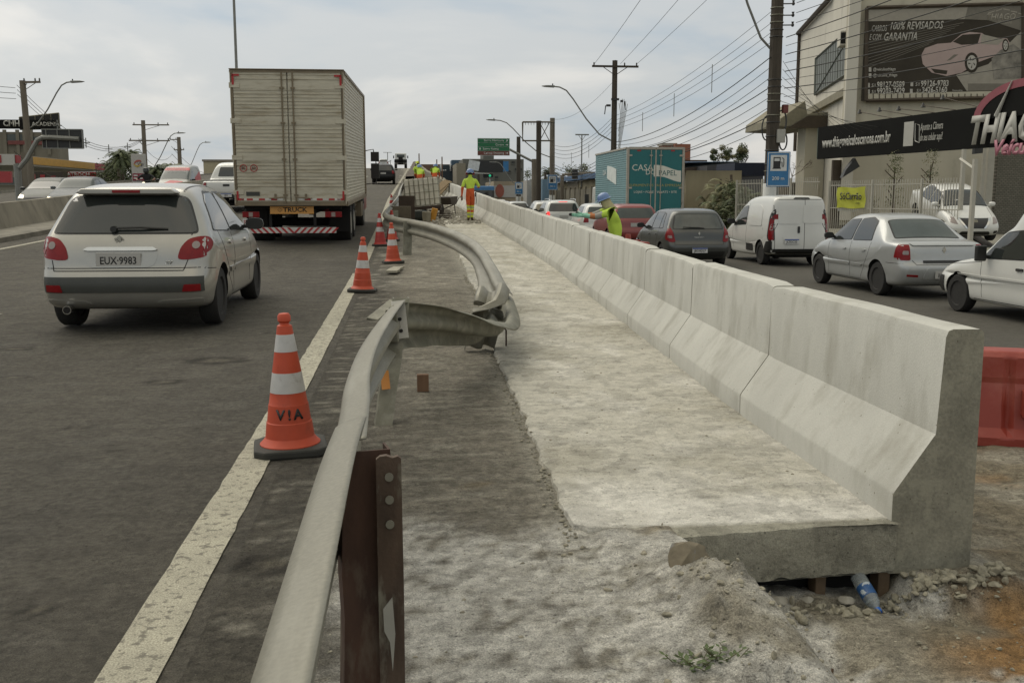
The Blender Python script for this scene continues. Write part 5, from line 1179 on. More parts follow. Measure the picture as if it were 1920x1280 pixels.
# loose stones and crumbs, leaf litter sized
STONE = mat('stone_crumbs', (.26, .24, .18), .95, var=.5, scale=30)
def crumb(g, x, y, z, r):
    vs = []; n = 5
    el = random.uniform(.6, 1.5); sk = random.uniform(-.5, .5)
    for (rr, zz) in ((.5, -.4), (1, 0), (.55, .5)):
        for k in range(n): a = 2 * pi * k / n + sk * zz; q = rr * r * random.uniform(.55, 1.25) * (el if k % 2 else 1); vs.append((x + q * cos(a), y + q * sin(a) * .85, z + zz * r * random.uniform(.7, 1.1)))
    fs = []
    for i in range(2):
        for k in range(n): k2 = (k + 1) % n; fs.append((i * n + k, i * n + k2, (i + 1) * n + k2, (i + 1) * n + k))
    fs += [tuple(range(n)), tuple(2 * n + k for k in range(n))]; g.add(vs, fs)
_ico = bmesh.new(); bmesh.ops.create_icosphere(_ico, subdivisions=2, radius=1); IV = [v.co.copy() for v in _ico.verts]; IF = [tuple(v.index for v in f.verts) for f in _ico.faces]; _ico.free()
def clod(g, x, y, z, r):
    """an irregular broken lump"""
    sd = Vector((random.random() * 50, random.random() * 50, 0)); M = Matrix.Rotation(random.random() * 6, 3, 'Z') @ Matrix.Rotation(random.random() * 6, 3, 'X'); sc = Vector((random.uniform(.6, 1.3), random.uniform(.6, 1.1), random.uniform(.4, .8))); vs = []
    pl = [(Vector((random.gauss(0, 1), random.gauss(0, 1), random.gauss(0, 1))).normalized(), random.uniform(.45, .8)) for _ in range(5)]
    for v in IV:
        d = 1 + .35 * noise.noise(v * 1.4 + sd)
        for pn, pd in pl:
            k = v.dot(pn) * d
            if k > pd: d *= pd / k
        q = M @ Vector((v.x * sc.x, v.y * sc.y, v.z * sc.z)) * (d * r); vs.append((x + q.x, y + q.y, z + q.z))
    g.add(vs, IF)
g = G(); random.seed(3)
for i in range(2400):
    u = random.random()
    if u < .5: x = random.uniform(1.0, 4.2); y = random.uniform(2.3, 3.62) if x < 2.35 else random.uniform(2.3, 6); z = earth_z(x, y)
    elif u < .7: y = random.uniform(2.4, 14) ; x = random.uniform(-.3, .6); z = prof(y)
    else: y = random.uniform(3.7, 30); x = random.uniform(slab_left(y), foot(y)); z = slab_z(x, y)
    crumb(g, x, y, z, random.choice((.003, .004, .005, .007, .012)) * (1 if u < .5 else .8))
for i in range(420):            # heap debris at slab edge
    y = random.uniform(3.5, 16); x = slab_left(y) + random.gauss(-.01, .025); crumb(g, x, y, prof(y) + .005, random.uniform(.004, .014))
for i in range(150):
    x = random.uniform(1.9, 2.4); yy = 3.62 + random.gauss(-.02, .03); r = random.choice((.005, .009, .014, .024)); clod(g, x, yy, earth_z(x, yy) + r * .3 + .012, r)
for i in range(110):
    x = random.gauss(1.05, .16); yy = random.gauss(3.0, .25); r = random.choice((.004, .006, .01, .016)); clod(g, x, yy, earth_z(x, yy) + r * .2, r)
for i in range(230): x = random.uniform(1.3, 2.33); (lambda yy, r: clod(g, x, yy, earth_z(x, yy) + r * .3, r))(3.6 + random.gauss(-.03, .035), random.choice((.004, .006, .008, .011, .017, .024)))
tag(obj('gravel', g, STONE), 'scattered stone crumbs and grit over the slab and earth', 'gravel', kind='stuff')
g = G(); random.seed(5)
for i in range(2600):
    y = random.uniform(31, 62); l, r = -.1, foot(y) - .05; k = random.random(); x = lerp(l, r, k ** 1.3 if y > 42 else .3 + .7 * random.random() ** .6)
    hgt = .35 * math.exp(-((y - 50) ** 2) / 40) * (1 - abs(2 * (x - l) / (r - l) - 1)) ; crumb(g, x + xc(y), y, prof(y) + random.random() * (hgt + .05), random.uniform(.02, .09))
tag(obj('rubble', g, mat('rubble', (.32, .3, .25), .95, var=.4, scale=3)), 'broken concrete rubble strewn up the ramp beyond the tank', 'rubble', kind='stuff')
random.seed(11)
# stone on the heap, bottle, packers, bent wire, weed
def rock(x, y, z, s, lab, m, sd=1):
    bm = bmesh.new(); bmesh.ops.create_icosphere(bm, subdivisions=3, radius=1)
    for v in bm.verts:
        n_ = v.co.normalized(); d = 1 + .28 * noise.noise(n_ * 1.3 + Vector((sd, sd, 0))) + .09 * noise.noise(n_ * 4 + Vector((sd, 0, 0)))
        for pn, pd in ((Vector((.5, -.7, .5)), .7), (Vector((-.7, -.4, .55)), .72), (Vector((.2, .6, .8)), .7), (Vector((0, -.2, -1)), .45)):
            k = n_.dot(pn.normalized()) * d
            if k > pd: d *= pd / k
        v.co = Vector((n_.x * s[0], n_.y * s[1], n_.z * s[2])) * d
    me = bpy.data.meshes.new('rock'); bm.to_mesh(me); bm.free(); o = obj('rock', me, m, smooth=True, loc=(x, y, z), ang=25); return tag(o, lab, 'rock')
rock(.955, 3.22, .075, (.078, .066, .08), 'angular brown and grey stone on the cement heap before the slab end', mat('rock_brown', (.17, .145, .1), .9, var=.4, scale=9, bump=.002, col2=(.2, .2, .19), c2lo=.48, c2hi=.56, c2s=8), 3)
rock(1.46, 3.66, -.275, (.04, .035, .022), 'pale stone in the dark gap under the slab', mat('rock_pale', (.32, .3, .25), .9, var=.2, scale=12), 5)
rock(1.58, 3.66, -.28, (.026, .026, .02), 'smaller pale stone right of the one in the gap', mat('rock_pale', (1, 1, 1)), 7)
rock(1.73, 3.63, -.275, (.03, .028, .022), 'pale stone lying left of the plastic bottle', mat('rock_pale', (1, 1, 1)), 9)
for (x, w, lab) in ((1.66, .045, 'left brick packer holding up the slab beside the dark gap'), (1.93, .05, 'right brick packer under the slab beside the bottle')):
    g = G(); g.box(x, 3.76, -.25, w, .08, .14); tag(obj('brick', g, mat('brick_packer', (.13, .09, .055), .9, var=.3, scale=14, bump=.002), bev=.004), lab, 'brick')
t = thing('water_bottle', 'clear plastic bottle with blue cap and blue label lying in the gap under the slab', 'bottle', (1.815, 3.63, -.245)); t.rotation_euler = (R(-62 + 180), 0, R(6))
PET = mat('clear_plastic', (.6, .65, .65), .08, trans=.75, var=.02); 
g = G(); g.lathe([(.001, -.09), (.026, -.088), (.031, -.08), (.031, -.03), (.0295, -.02), (.031, -.01), (.031, .03), (.024, .06), (.013, .078), (.012, .085)], 20); obj('body', g, PET, t, smooth=True)
g = G(); g.lathe([(.0145, .082), (.0148, .1), (.001, .101)], 16); obj('cap', g, mat('cap_blue', (.02, .12, .45), .4), t, smooth=True)
g = G(); g.lathe([(.0316, -.03), (.0318, .025)], 20); lb = obj('label', g, mat('label_blue', (.03, .1, .26), .4, var=.1, col2=(.5, .55, .58), c2lo=.55, c2hi=.57, c2s=26), t, smooth=True)
g = G(); g.tube([(1.16, 3.48, -.13), (1.18, 3.46, -.17), (1.24, 3.43, -.205), (1.31, 3.43, -.21), (1.33, 3.46, -.19), (1.32, 3.52, -.16)], .0055, 7); tag(obj('bent_rebar', g, mat('rusty_wire', (.1, .06, .035), .8, var=.3)), 'rusty bent reinforcement wire sticking out of the earth before the gap', 'wire')
g = G(); g.tube([(1.29, 2.78, -.19), (1.30, 2.8, -.13)], .004, 6); tag(obj('rusty_nail', g, mat('rusty_wire', (1, 1, 1))), 'short rusty rod lying below the heap', 'rod')
wd = thing('weed', 'small green weed growing in the dust at the bottom of the frame', 'plant', (.84, 2.6, 0))
g = G(); random.seed(21); st = G()
for i in range(26):
    a = random.uniform(0, 2 * pi); L = random.uniform(.03, .1); p0 = Vector((random.gauss(0, .045), random.gauss(0, .015), 0)); d = Vector((cos(a) * .8, sin(a) * .5, random.uniform(.25, .8))).normalized()
    st.tube([p0, p0 + d * L], .0014, 4)
    for k in range(6):
        c = p0 + d * L * (k + 1) / 6; b = random.uniform(0, 2 * pi); lv = Vector((cos(b), sin(b), random.uniform(-.1, .6))).normalized(); sd_ = lv.cross(Vector((0, 0, 1))).normalized(); s = random.uniform(.016, .03)
        g.add([c, c + lv * s * .5 + sd_ * s * .28, c + lv * s, c + lv * s * .5 - sd_ * s * .28], [(0, 1, 2, 3)])
obj('leaves', g, mat('weed_green', (.07, .1, .03), .7, var=.3, scale=30), wd); obj('stems', st, mat('weed_stem', (.1, .1, .04), .8), wd)
# ------------------------------------------------------------------ people
SKIN = mat('skin', (.2, .1, .065), .6, var=.08); SHIRT = mat('hi_vis_shirt', (.5, .68, .08), .8, var=.1, scale=9); SHIRTG = mat('shirt_grey_panel', (.3, .29, .25), .8)
TROU = mat('hi_vis_trousers', (.55, .1, .025), .85, var=.2, scale=12); BAND = mat('reflective_leg_band', (.32, .38, .2), .5); YEL = mat('yellow_leg_band', (.55, .62, .05), .6)
BOOT = mat('boots', (.07, .045, .03), .8); JEANS = mat('jeans', (.17, .22, .26), .85, var=.15); BLK = mat('black_cloth', (.02, .02, .02), .9); HELM = mat('helmet_blue', (.12, .2, .38), .35, coat=.3); HAIR = mat('hair', (.02, .015, .01), .8)
def person(label, loc, rz, J, mats, sc=1., group=None, hands=True, more=None):
    """J: joints (x right, y forward, z up, metres). mats: function of segment name -> material"""
    t = thing('person', label, 'person', loc, rz, group); t.scale = (sc,) * 3
    chains = [['pelvis', 'spine', 'chest', 'neck', 'head0', 'head1'], ['chest', 'shL', 'elL', 'wrL', 'haL'], ['chest', 'shR', 'elR', 'wrR', 'haR'], ['pelvis', 'hiL', 'knL', 'anL', 'toL'], ['pelvis', 'hiR', 'knR', 'anR', 'toR']]
    rad = dict(pelvis=(.16, .12), spine=(.145, .11), chest=(.19, .14), neck=(.062, .06), head0=(.078, .088), head1=(.085, .1), shL=(.075, .07), shR=(.075, .07), elL=(.056, .056), elR=(.056, .056), wrL=(.03, .03), wrR=(.03, .03), haL=(.036, .026), haR=(.036, .026),
               hiL=(.1, .105), hiR=(.1, .105), knL=(.068, .072), knR=(.068, .072), anL=(.048, .05), anR=(.048, .05), toL=(.042, .035), toR=(.042, .035))
    rad.update(more or {}); verts = []; idx = {}; edges = []
    for ch in chains:
        for a in ch:
            if a not in idx: idx[a] = len(verts); verts.append(J[a])
        for a, b in zip(ch, ch[1:]): edges.append((idx[a], idx[b]))
    names = {v: k for k, v in idx.items()}
    if hands:
        for S in 'LR':
            w = Vector(J['wr' + S]); h = Vector(J['ha' + S]); d = (h - w).normalized(); side = d.cross(Vector((0, 1, 0)) if abs(d.y) < .8 else Vector((0, 0, 1))).normalized(); dn = side.cross(d)
            for k, (o_, L) in enumerate(((-.026, .065), (-.009, .078), (.009, .074), (.026, .06))):
                p = h + side * o_; i0 = len(verts); verts += [tuple(p + d * .03), tuple(p + d * (.03 + L * .55) + dn * .01), tuple(p + d * (.03 + L) + dn * .028)]
                edges += [(idx['ha' + S], i0), (i0, i0 + 1), (i0 + 1, i0 + 2)]
                for q, r in ((i0, .011), (i0 + 1, .0095), (i0 + 2, .008)): rad[q] = (r, r); names[q] = 'finger' + S
            i0 = len(verts); verts += [tuple(w + d * .045 - side * .045), tuple(w + d * .085 - side * .06)]; edges += [(idx['wr' + S], i0), (i0, i0 + 1)]
            for q, r in ((i0, .014), (i0 + 1, .01)): rad[q] = (r, r); names[q] = 'finger' + S
    me = bpy.data.meshes.new('p'); me.from_pydata([tuple(v) for v in verts], edges, [])
    o = bpy.data.objects.new('p', me); COL.objects.link(o); sk = o.modifiers.new('s', 'SKIN'); sk.branch_smoothing = .4
    for i, sv in enumerate(me.skin_vertices[0].data):
        nm = names.get(i); r = rad.get(nm) or rad.get(i); sv.radius = r; sv.use_root = (i == 0)
    sb = o.modifiers.new('b', 'SUBSURF'); sb.levels = 2
    bpy.context.view_layer.update(); m2 = bpy.data.meshes.new_from_object(o.evaluated_get(bpy.context.evaluated_depsgraph_get())); bpy.data.objects.remove(o)
    ml = []; segs = []
    for a, b in edges: segs.append((Vector(verts[a]), Vector(verts[b]), names[a], names[b]))
    for p in m2.polygons:
        c = p.center; best = None; bd = 9
        for (a, b, na, nb) in segs:
            ab = b - a; u = max(0, min(1, (c - a).dot(ab) / ab.length_squared)); d = (c - a - ab * u).length - (rad.get(na) or (.03,))[0] * .3
            if d < bd: bd = d; best = (na, nb, u)
        m = mats(best[0], best[1], best[2], c)
        if m not in ml: ml.append(m)
        p.material_index = ml.index(m)
    mi_ = [p.material_index for p in m2.polygons]; m2.materials.clear()
    for m in ml: m2.materials.append(m)
    m2.polygons.foreach_set('material_index', mi_)
    body = obj('body', m2, ml, t, smooth=True, ang=180)
    return t, body
def head_face(t, J, face_dir, m=SKIN):
    h = (Vector(J['head0']) + Vector(J['head1'])) / 2; f = Vector(face_dir).normalized(); r = f.cross(Vector((0, 0, 1))).normalized(); u = r.cross(f)
    g = G(); c = h + f * .09; g.add([c + u * .03 - r * .006, c + u * .03 + r * .006, c - u * .015 + r * .016, c - u * .015 - r * .016, c + f * .024 - u * .01], [(0, 1, 4), (1, 2, 4), (2, 3, 4), (3, 0, 4)])
    obj('nose', g, m, t, smooth=True)
    for s in (-1, 1):
        g = G(); g.lathe([(.001, -.008), (.012, -.004), (.012, .004), (.001, .008)], 10, h + f * .085 + r * (.032 * s) + u * .028); obj('eye', g, BLACK, t, smooth=True)
        g = G(); g.lathe([(.001, -.03), (.014, -.012), (.016, .012), (.001, .032)], 8, h + r * (.083 * s)); obj('ear', g, m, t, smooth=True)
    g = G(); g.box(*(h + f * .088 - u * .045), .045, .008, .01); obj('mouth', g, mat('lips', (.16, .06, .05), .6), t)
def helmet(t, J, m, tilt=(0, 0, 0), fwd=(0, 1, 0)):
    h = Vector(J['head1']); g = G(); pr = [(.155, -.005), (.16, .0), (.128, .012), (.126, .03), (.118, .07), (.095, .105), (.055, .128), (.001, .135)]
    g.lathe(pr, 24, M=Matrix.Rotation(tilt[0], 3, 'X') @ Matrix.Rotation(tilt[1], 3, 'Y')); 
    f = Vector(fwd).normalized(); g.add([tuple(f * .13 + f.cross(Vector((0, 0, 1))) * .09 + Vector((0, 0, .012))), tuple(f * .215 + f.cross(Vector((0, 0, 1))) * .05 + Vector((0, 0, -.01))), tuple(f * .215 - f.cross(Vector((0, 0, 1))) * .05 + Vector((0, 0, -.01))), tuple(f * .13 - f.cross(Vector((0, 0, 1))) * .09 + Vector((0, 0, .012)))], [(0, 1, 2, 3)])
    return obj('helmet', g, m, t, smooth=True, loc=h + Vector((0, 0, .0)), ang=50)
STAND = dict(pelvis=(0, 0, .95), spine=(0, .0, 1.1), chest=(0, .0, 1.32), neck=(0, .01, 1.5), head0=(0, .03, 1.58), head1=(0, .04, 1.67),
    shL=(-.19, 0, 1.42), elL=(-.25, -.02, 1.14), wrL=(-.26, .06, .9), haL=(-.26, .08, .82), shR=(.19, 0, 1.42), elR=(.25, -.02, 1.14), wrR=(.26, .06, .9), haR=(.26, .08, .82),
    hiL=(-.09, 0, .88), knL=(-.1, .02, .48), anL=(-.1, -.02, .09), toL=(-.11, .13, .04), hiR=(.09, 0, .88), knR=(.1, .02, .48), anR=(.1, -.02, .09), toR=(.11, .13, .04))
def hv(a, b, u, c, gl=None):
    s = a + b
    if 'toL' in s or 'toR' in s: return BOOT
    if 'kn' in s or 'an' in s or 'hi' in s:
        if c.z < .13: return BOOT
        if c.z < .2: return YEL
        if c.z < .26: return BAND
        if c.z < .31: return YEL
        if .4 < c.z < .45: return YEL
        if .45 <= c.z < .5: return BAND
        if .5 <= c.z < .55: return YEL
        return TROU
    if 'finger' in s or 'ha' in a[:2] or 'ha' in b[:2]: return gl or SKIN
    if 'wr' in s: return gl or TROU
    if 'el' in s: return SHIRT if c.z > 1.18 else TROU
    if 'head' in s and c.z > 1.5: return HAIR if c.y < .0 else SKIN
    if c.z < 1.08: return TROU
    return SHIRT
J = dict(STAND); J.update(elR=(.3, .05, 1.2), wrR=(.3, .28, 1.16), haR=(.28, .36, 1.17), elL=(-.27, -.04, 1.14), wrL=(-.29, -.02, .88), haL=(-.29, -.0, .8), hiL=(-.08, 0, .88), knL=(-.06, .03, .48), anL=(-.06, .0, .09), toL=(-.08, .13, .04), hiR=(.08, 0, .88), knR=(.07, .1, .5), anR=(.05, .0, .09), toR=(.09, .12, .04))
yy = 32.4; pw = aty(882, 417, yy)
t, b = person('worker standing on the slab, back turned, in yellow green shirt and orange trousers', (pw.x, yy, prof(yy) + .03), R(-4), J, hv, sc=.93)
head_face(t, J, (0, 1, -.1)); helmet(t, J, HELM)
for s in (-1, 1): g = G(); g.lathe([(.001, -.03), (.05, -.025), (.055, .0), (.05, .025), (.001, .03)], 14, (s * .125, .03, 1.64), M=Matrix.Rotation(pi / 2, 3, 'Y')); obj('ear_defender', g, REDL, t, smooth=True)
g = G(); g.tube([(.19, -.02, 1.0), (.21, -.06, .72), (.2, -.05, .6)], .012, 6); g.box(.19, -.05, .92, .05, .06, .16); obj('tool_belt', g, BLACK, t)
# worker leaning on the barrier from the street side
Lz = 6.0
yb = 15.3; xb_ = foot(yb) + .345
J2 = dict(STAND); J2.update(pelvis=(.14, -.0, .95), spine=(.12, 0, 1.1), chest=(.06, 0, 1.3), neck=(-.02, .0, 1.44), head0=(-.08, .0, 1.5), head1=(-.1, .0, 1.58), shL=(.02, .17, 1.38), elL=(-.28, .2, 1.27), wrL=(-.52, .17, 1.27), haL=(-.61, .16, 1.275), shR=(.06, -.19, 1.36), elR=(-.26, -.2, 1.25), wrR=(-.5, -.14, 1.26), haR=(-.59, -.13, 1.27),
    hiL=(.14, .1, .88), knL=(.06, .12, .48), anL=(.16, .12, .09), toL=(.02, .12, .04), hiR=(.16, -.1, .88), knR=(.08, -.12, .48), anR=(.22, -.12, .09), toR=(.06, -.12, .04))
GLOVE = mat('green_glove', (.24, .5, .36), .7); HOOD = mat('tan_neck_cloth', (.4, .36, .2), .9, var=.12, scale=10); OSLV = mat('orange_sleeve', (.42, .15, .05), .85, var=.15)
def hv2(a, b, u, c):
    s = a + b
    if 'finger' in s or 'ha' in (a[:2], b[:2]): return GLOVE
    if 'wr' in s: return GLOVE if u > .45 else OSLV
    if 'el' in s: return SHIRTG if (c.x < -.16) else SHIRT
    if 'head' in s and c.z > 1.47 and c.x < .03: return HOOD if c.x > -.04 else SKIN
    if 'kn' in s or 'hi' in s or 'an' in s: return TROU
    return SHIRT if c.z > 1.1 else (SHIRTG if c.z > 1.04 else TROU)
zsc = 1.0
t, b = person('worker in blue helmet and tan neck cloth leaning with green gloves on the barrier top', (3.95, 19.3, -.3), R(-6), J2, hv2, sc=1.0, more=dict(chest=(.2, .19), spine=(.18, .18), pelvis=(.19, .18), shL=(.09, .09), shR=(.09, .09), elL=(.065, .065), elR=(.065, .065), wrL=(.042, .042), wrR=(.042, .042)))
head_face(t, J2, (-1, 0, -.3)); helmet(t, J2, HELM, (0, R(-22), 0), (-1, 0, -.35))
def Pn(i, j):
    a = R(-150) + R(300) * j / 14; z = [1.6, 1.54, 1.46, 1.4][i]; r = [.1, .115, .13, .165][i]; cx = [-.085, -.07, -.02, .02][i]; return (cx + r * cos(a), r * sin(a) * .95, z)
g = G(); g.grid(Pn, 4, 15); h_ = obj('neck_cloth', g, HOOD, t, smooth=True); s = h_.modifiers.new('s', 'SOLIDIFY'); s.thickness = .008
# the two far workers and their friends
for (px, py, Y, lab, rot, jeans, hel) in ((787, 343, 52, 'far worker in yellow shirt and jeans bending over rubble by the left parapet', 0, True, HELM), (815, 326, 57, 'far worker in orange trousers bending beside the brown boards', 1, False, HELM), (783, 318, 62, 'farthest worker with yellow helmet showing only head and shoulders behind the others', 0, False, YEL)):
    J3 = dict(STAND); 
    if Y < 60: J3.update(spine=(0, .06, 1.1), chest=(0, .16, 1.28), neck=(0, .28, 1.42), head0=(0, .34, 1.47), head1=(0, .38, 1.53), shL=(-.19, .2, 1.36), shR=(.19, .2, 1.36), elL=(-.22, .3, 1.1), elR=(.22, .32, 1.1), wrL=(-.15, .45, .92), wrR=(.18, .48, .9), haL=(-.13, .5, .86), haR=(.17, .53, .85))
    p = aty(px, py, Y)
    def hm(a, b, u, c, jeans=jeans):
        m = hv(a, b, u, c); return JEANS if jeans and m in (TROU, YEL, BAND) and c.z < .9 else m
    t, b = person(lab, (p.x, Y, prof(Y) + (.03 if Y < 60 else .0)), R(-10 * rot), J3, hm, hands=False); helmet(t, J3, hel)
# ------------------------------------------------------------------ things on the ramp: water tank, barrow, boards, drums
tk = thing('water_tank', 'square white plastic water tank in a wire cage tipped on its pallet beside the rail', 'tank', (aty(795, 404, 34.5).x, 34.5, prof(34.5) + .42), R(-4)); tk.rotation_euler = (0, R(-5), R(-4)); tk.scale = (1.14, 1, 1.0)
WT = mat('tank_plastic', (.62, .6, .5), .5, var=.1, scale=3, col2=(.3, .32, .24), c2lo=.6, c2hi=.7, c2s=1.5)
g = G(); nb = 7
for k in range(nb): g.box(-.49 + (k + .5) * .98 / nb, 0, .47, .98 / nb - .012, 1.06, .9 + .02 * (k % 2))
obj('tank', g, WT, tk, bev=.03)
g = G()
for k in range(8):
    x = -.5 + k / 7; g.tube([(x, -.56, 0), (x, -.56, .95)], .009, 5); g.tube([(x, .56, 0), (x, .56, .95)], .009, 5)
for z in (.02, .22, .46, .7, .93): g.tube([(-.51, -.565, z), (.51, -.565, z), (.51, .565, z), (-.51, .565, z), (-.51, -.565, z)], .009, 5)
obj('wire_cage', g, mat('cage_steel', (.2, .19, .14), .5, .5), tk)
g = G(); g.box(0, 0, -.06, 1.05, 1.15, .1); 
for x in (-.45, 0, .45): g.box(x, 0, -.16, .1, 1.1, .1)
obj('pallet', g, mat('dark_wood', (.05, .035, .025), .9, var=.3), tk)
yb2 = 36.3; bx = aty(838, 402, yb2).x
wb_ = thing('wheelbarrow', 'dark steel wheelbarrow standing between the water tank and the barrier', 'wheelbarrow', (bx, yb2, prof(yb2) + .02), R(70))
g = G(); g.prism([(-.5, .62), (.45, .66), (.28, .38), (-.3, .36)], -.28, .28); obj('tray', g, mat('barrow_dark', (.045, .035, .025), .8, var=.3), wb_)
g = G(); g.tube([(.7, -.25, .62), (.3, -.25, .4), (-.6, -.06, .2)], .02, 6); g.tube([(.7, .25, .62), (.3, .25, .4), (-.6, .06, .2)], .02, 6); g.tube([(.2, -.22, .38), (.28, -.24, 0), (.1, -.22, .0)], .018, 6); g.tube([(.2, .22, .38), (.28, .24, 0), (.1, .22, 0)], .018, 6); obj('frame', g, mat('barrow_dark', (1, 1, 1)), wb_)
g = tyre_g(.18, .08); g2 = G(); g2.lathe([(.18 * a, b) for a, b in ((.3, -.04), (1, -.03), (1, .03), (.3, .04))], 20, M=Matrix.Rotation(pi / 2, 3, 'X')); obj('wheel', g2, RUB, wb_, loc=(-.6, 0, .18), smooth=True)
def put(name, g, m, px, py, Y, lab, cat, rz=0, z=0, bev=0, rot=None, dz=None):
    p = aty(px, py, Y); o = obj(name, g, m, bev=bev); o.location = (p.x, Y, (p.z if dz is None else prof(Y) + dz) + z); o.rotation_euler = rot or (0, 0, rz); return tag(o, lab, cat)
g = G(); g.box(0, 0, .3, .62, .3, .6); put('plywood_box', g, mat('board_brown', (.12, .1, .07), .9, var=.25), 751, 404, 30.0, 'weathered grey brown box standing behind the curve of the rail', 'box', bev=.01, dz=.02)
g = G(); g.box(0, 0, .42, .5, .5, .84); put('crate', g, mat('red_brown', (.05, .035, .025), .9, var=.3), 763, 400, 32.0, 'dark red brown crate behind the grey box', 'crate', bev=.01, dz=.02)
g = G(); g.lathe([(.001, 0), (.26, .0), (.28, .1), (.25, .3), (.14, .34), (.001, .34)], 20); put('rubber_tub', g, mat('tub_black', (.025, .03, .025), .7), 788, 407, 33.4, 'black rubber tub lying under the tipped tank', 'tub', dz=.0)
g = G(); g.tube([(0, 0, 0), (0, .04, .42)], .1, 14); put('hose_roll', g, mat('yellow_plastic', (.5, .24, .03), .5), 810, 404, 33.0, 'yellow orange plastic jug leaning under the tank corner', 'jug', rot=(R(10), R(14), 0), dz=.0)
g = G(); g.lathe([(.001, 0), (.12, 0), (.13, .02), (.15, .3), (.13, .31), (.001, .28)], 18); put('cement_bucket', g, mat('bucket_grey', (.24, .22, .16), .8, var=.2), 800, 405, 32.9, 'grey cement bucket left of the yellow jug', 'bucket', dz=.0)
g = G(); 
for k in range(5): g.box(random.uniform(-.1, .1), k * .05, .06 + k * .06, .7, .12, .035, rot=Matrix.Rotation(R(-20 + 9 * k), 3, 'Z'))
put('timber_pile', g, mat('dark_wood', (1, 1, 1)), 826, 400, 33.8, 'small pile of dark broken timber right of the yellow jug', 'timber', dz=.0)
for k, (px, py, rz, lab) in enumerate(((812, 331, 38, 'long brown board lying aslant across the rubble'), (822, 326, 50, 'second brown board leaning on the old parapet'), (800, 337, 12, 'flat grey board half buried in the rubble'))):
    Y = 47 + 2 * k; g = G(); g.box(0, 0, 0, 1.9, .42, .05); p = aty(px, py, Y); o = obj('wood_board', g, mat('brown_board', (.22, .16, .09), .9, var=.3, scale=6, stretch=(1, 8, 1)), loc=(p.x, Y, prof(Y) + .4), rot=(R(18), R(-34 if k < 2 else -6), R(rz))); tag(o, lab, 'board')
# old parapets either side of the dug strip
g = G(); YO = [49 + 3 * i for i in range(62)]
g.grid(lambda i, j: (foot(YO[i]) + xc(YO[i]) + [.1, .15, .35, .4][j] + .06 * fbm(YO[i] * .7, j), YO[i], prof(YO[i]) + [0, .8, .85, 0][j] + (.05 * fbm(YO[i] * .9, j * 3) if j in (1, 2) else 0)), len(YO), 4)
tag(obj('old_parapet', g, OLDC), 'old rough parapet continuing up the ramp on the right beyond the new segments', 'wall')
g = G(); g.grid(lambda i, j: (-.05 + xc(YO[i]) + [.0, .1, .45, .6][j] + .1 * fbm(YO[i] * .7, j), YO[i] - 2, prof(YO[i] - 2) + [0, 1.15, 1.2, 0][j] + (.08 * fbm(YO[i] * .9, j * 3) if j in (1, 2) else 0)), len(YO), 4)
tag(obj('old_parapet', g, mat('old_brown_concrete', (.085, .066, .045), .95, var=.4, scale=2, bump=.01, bscale=14)), 'dark brown broken parapet on the left of the dug strip up the ramp', 'wall')
for (px, y0, y1, Y, lab) in ((786, 318, 288, 60, 'thin rusty rod standing by the yellow helmet worker'), (829, 322, 294, 57, 'tall rusty rod standing at the right parapet'), (819, 310, 299, 62, 'short thin rod behind the bending worker')):
    a, b = aty(px, y0, Y), aty(px, y1, Y); g = G(); g.tube([(0, 0, -.6), (0, 0, b.z - a.z)], .035, 5); o = obj('steel_rod', g, mat('brown_wood', (1, 1, 1)), loc=a); tag(o, lab, 'rod')
# plastic water barrier beyond the near end
wbx = thing('plastic_barrier', 'red plastic traffic barrier standing behind the raw end of the concrete barrier', 'barrier', (4.28, 6.35, -.36), R(-24))
RB = mat('barrier_red_plastic', (.27, .04, .025), .5, var=.12, scale=4, col2=(.34, .085, .06), c2lo=.5, c2hi=.7, c2s=2.5)
g = G(); 
pf = [(-.24, 0), (-.24, .06), (-.19, .12), (-.12, .42), (-.13, .46), (-.13, .6), (-.1, .64), (.1, .64), (.13, .6), (.13, .46), (.12, .42), (.19, .12), (.24, .06), (.24, 0)]
L_ = [-.6, -.58, -.5, -.46, -.42, -.2, -.16, -.12, .12, .16, .2, .42, .46, .5, .58, .6]
def Pb(i, j):
    x = L_[i]; u, w = pf[j]; k = 1
    if i in (3, 4, 6, 7, 8, 9, 11, 12)[0:0]: k = .9
    if i in (0, 15): k = .93
    rib = 1 if (i in (2, 3, 6, 9, 12, 13)) else 0
    if .08 < w < .5: k *= (1 - .22 * rib * (1 if i % 3 == 0 else .0))
    return (x, u * k, w)
g.grid(Pb, len(L_), len(pf)); n0 = len(g.v) - len(L_) * len(pf); g.f.append([n0 + j for j in range(len(pf))]); g.m.append(0); g.f.append([n0 + 15 * len(pf) + j for j in range(len(pf))]); g.m.append(0)
obj('shell', g, RB, wbx, bev=.012)
g = G(); g.box(0, -.2, .3, .16, .12, .18); g.box(-.62, 0, .38, .06, .12, .16); obj('lug', g, RB, wbx, bev=.01)
g = G(); g.cyl((.3, 0, .7), (.3, 0, .715), .05); obj('filler_cap', g, RB, wbx)
p = aty(1178, 437, 20.5)
dr = thing('plastic_barrier', 'red plastic traffic barrier with white band seen between the leaning worker and grey car', 'barrier', (p.x, 20.5, ST), R(10)); 
g = G(); g.prism([(-.5, 0), (.5, 0), (.44, .78), (.4, .9), (-.4, .9), (-.44, .78)], -.22, .22); obj('shell', g, RB, dr, bev=.03); g = G(); g.box(0, -.225, .68, .86, .01, .22); obj('white_band', g, PLATE, dr)
g = G(); g.cyl((0, 0, .9), (0, 0, 1.06), .07, .05); g.box(0, 0, .92, .5, .1, .05); obj('handle', g, RB, dr)
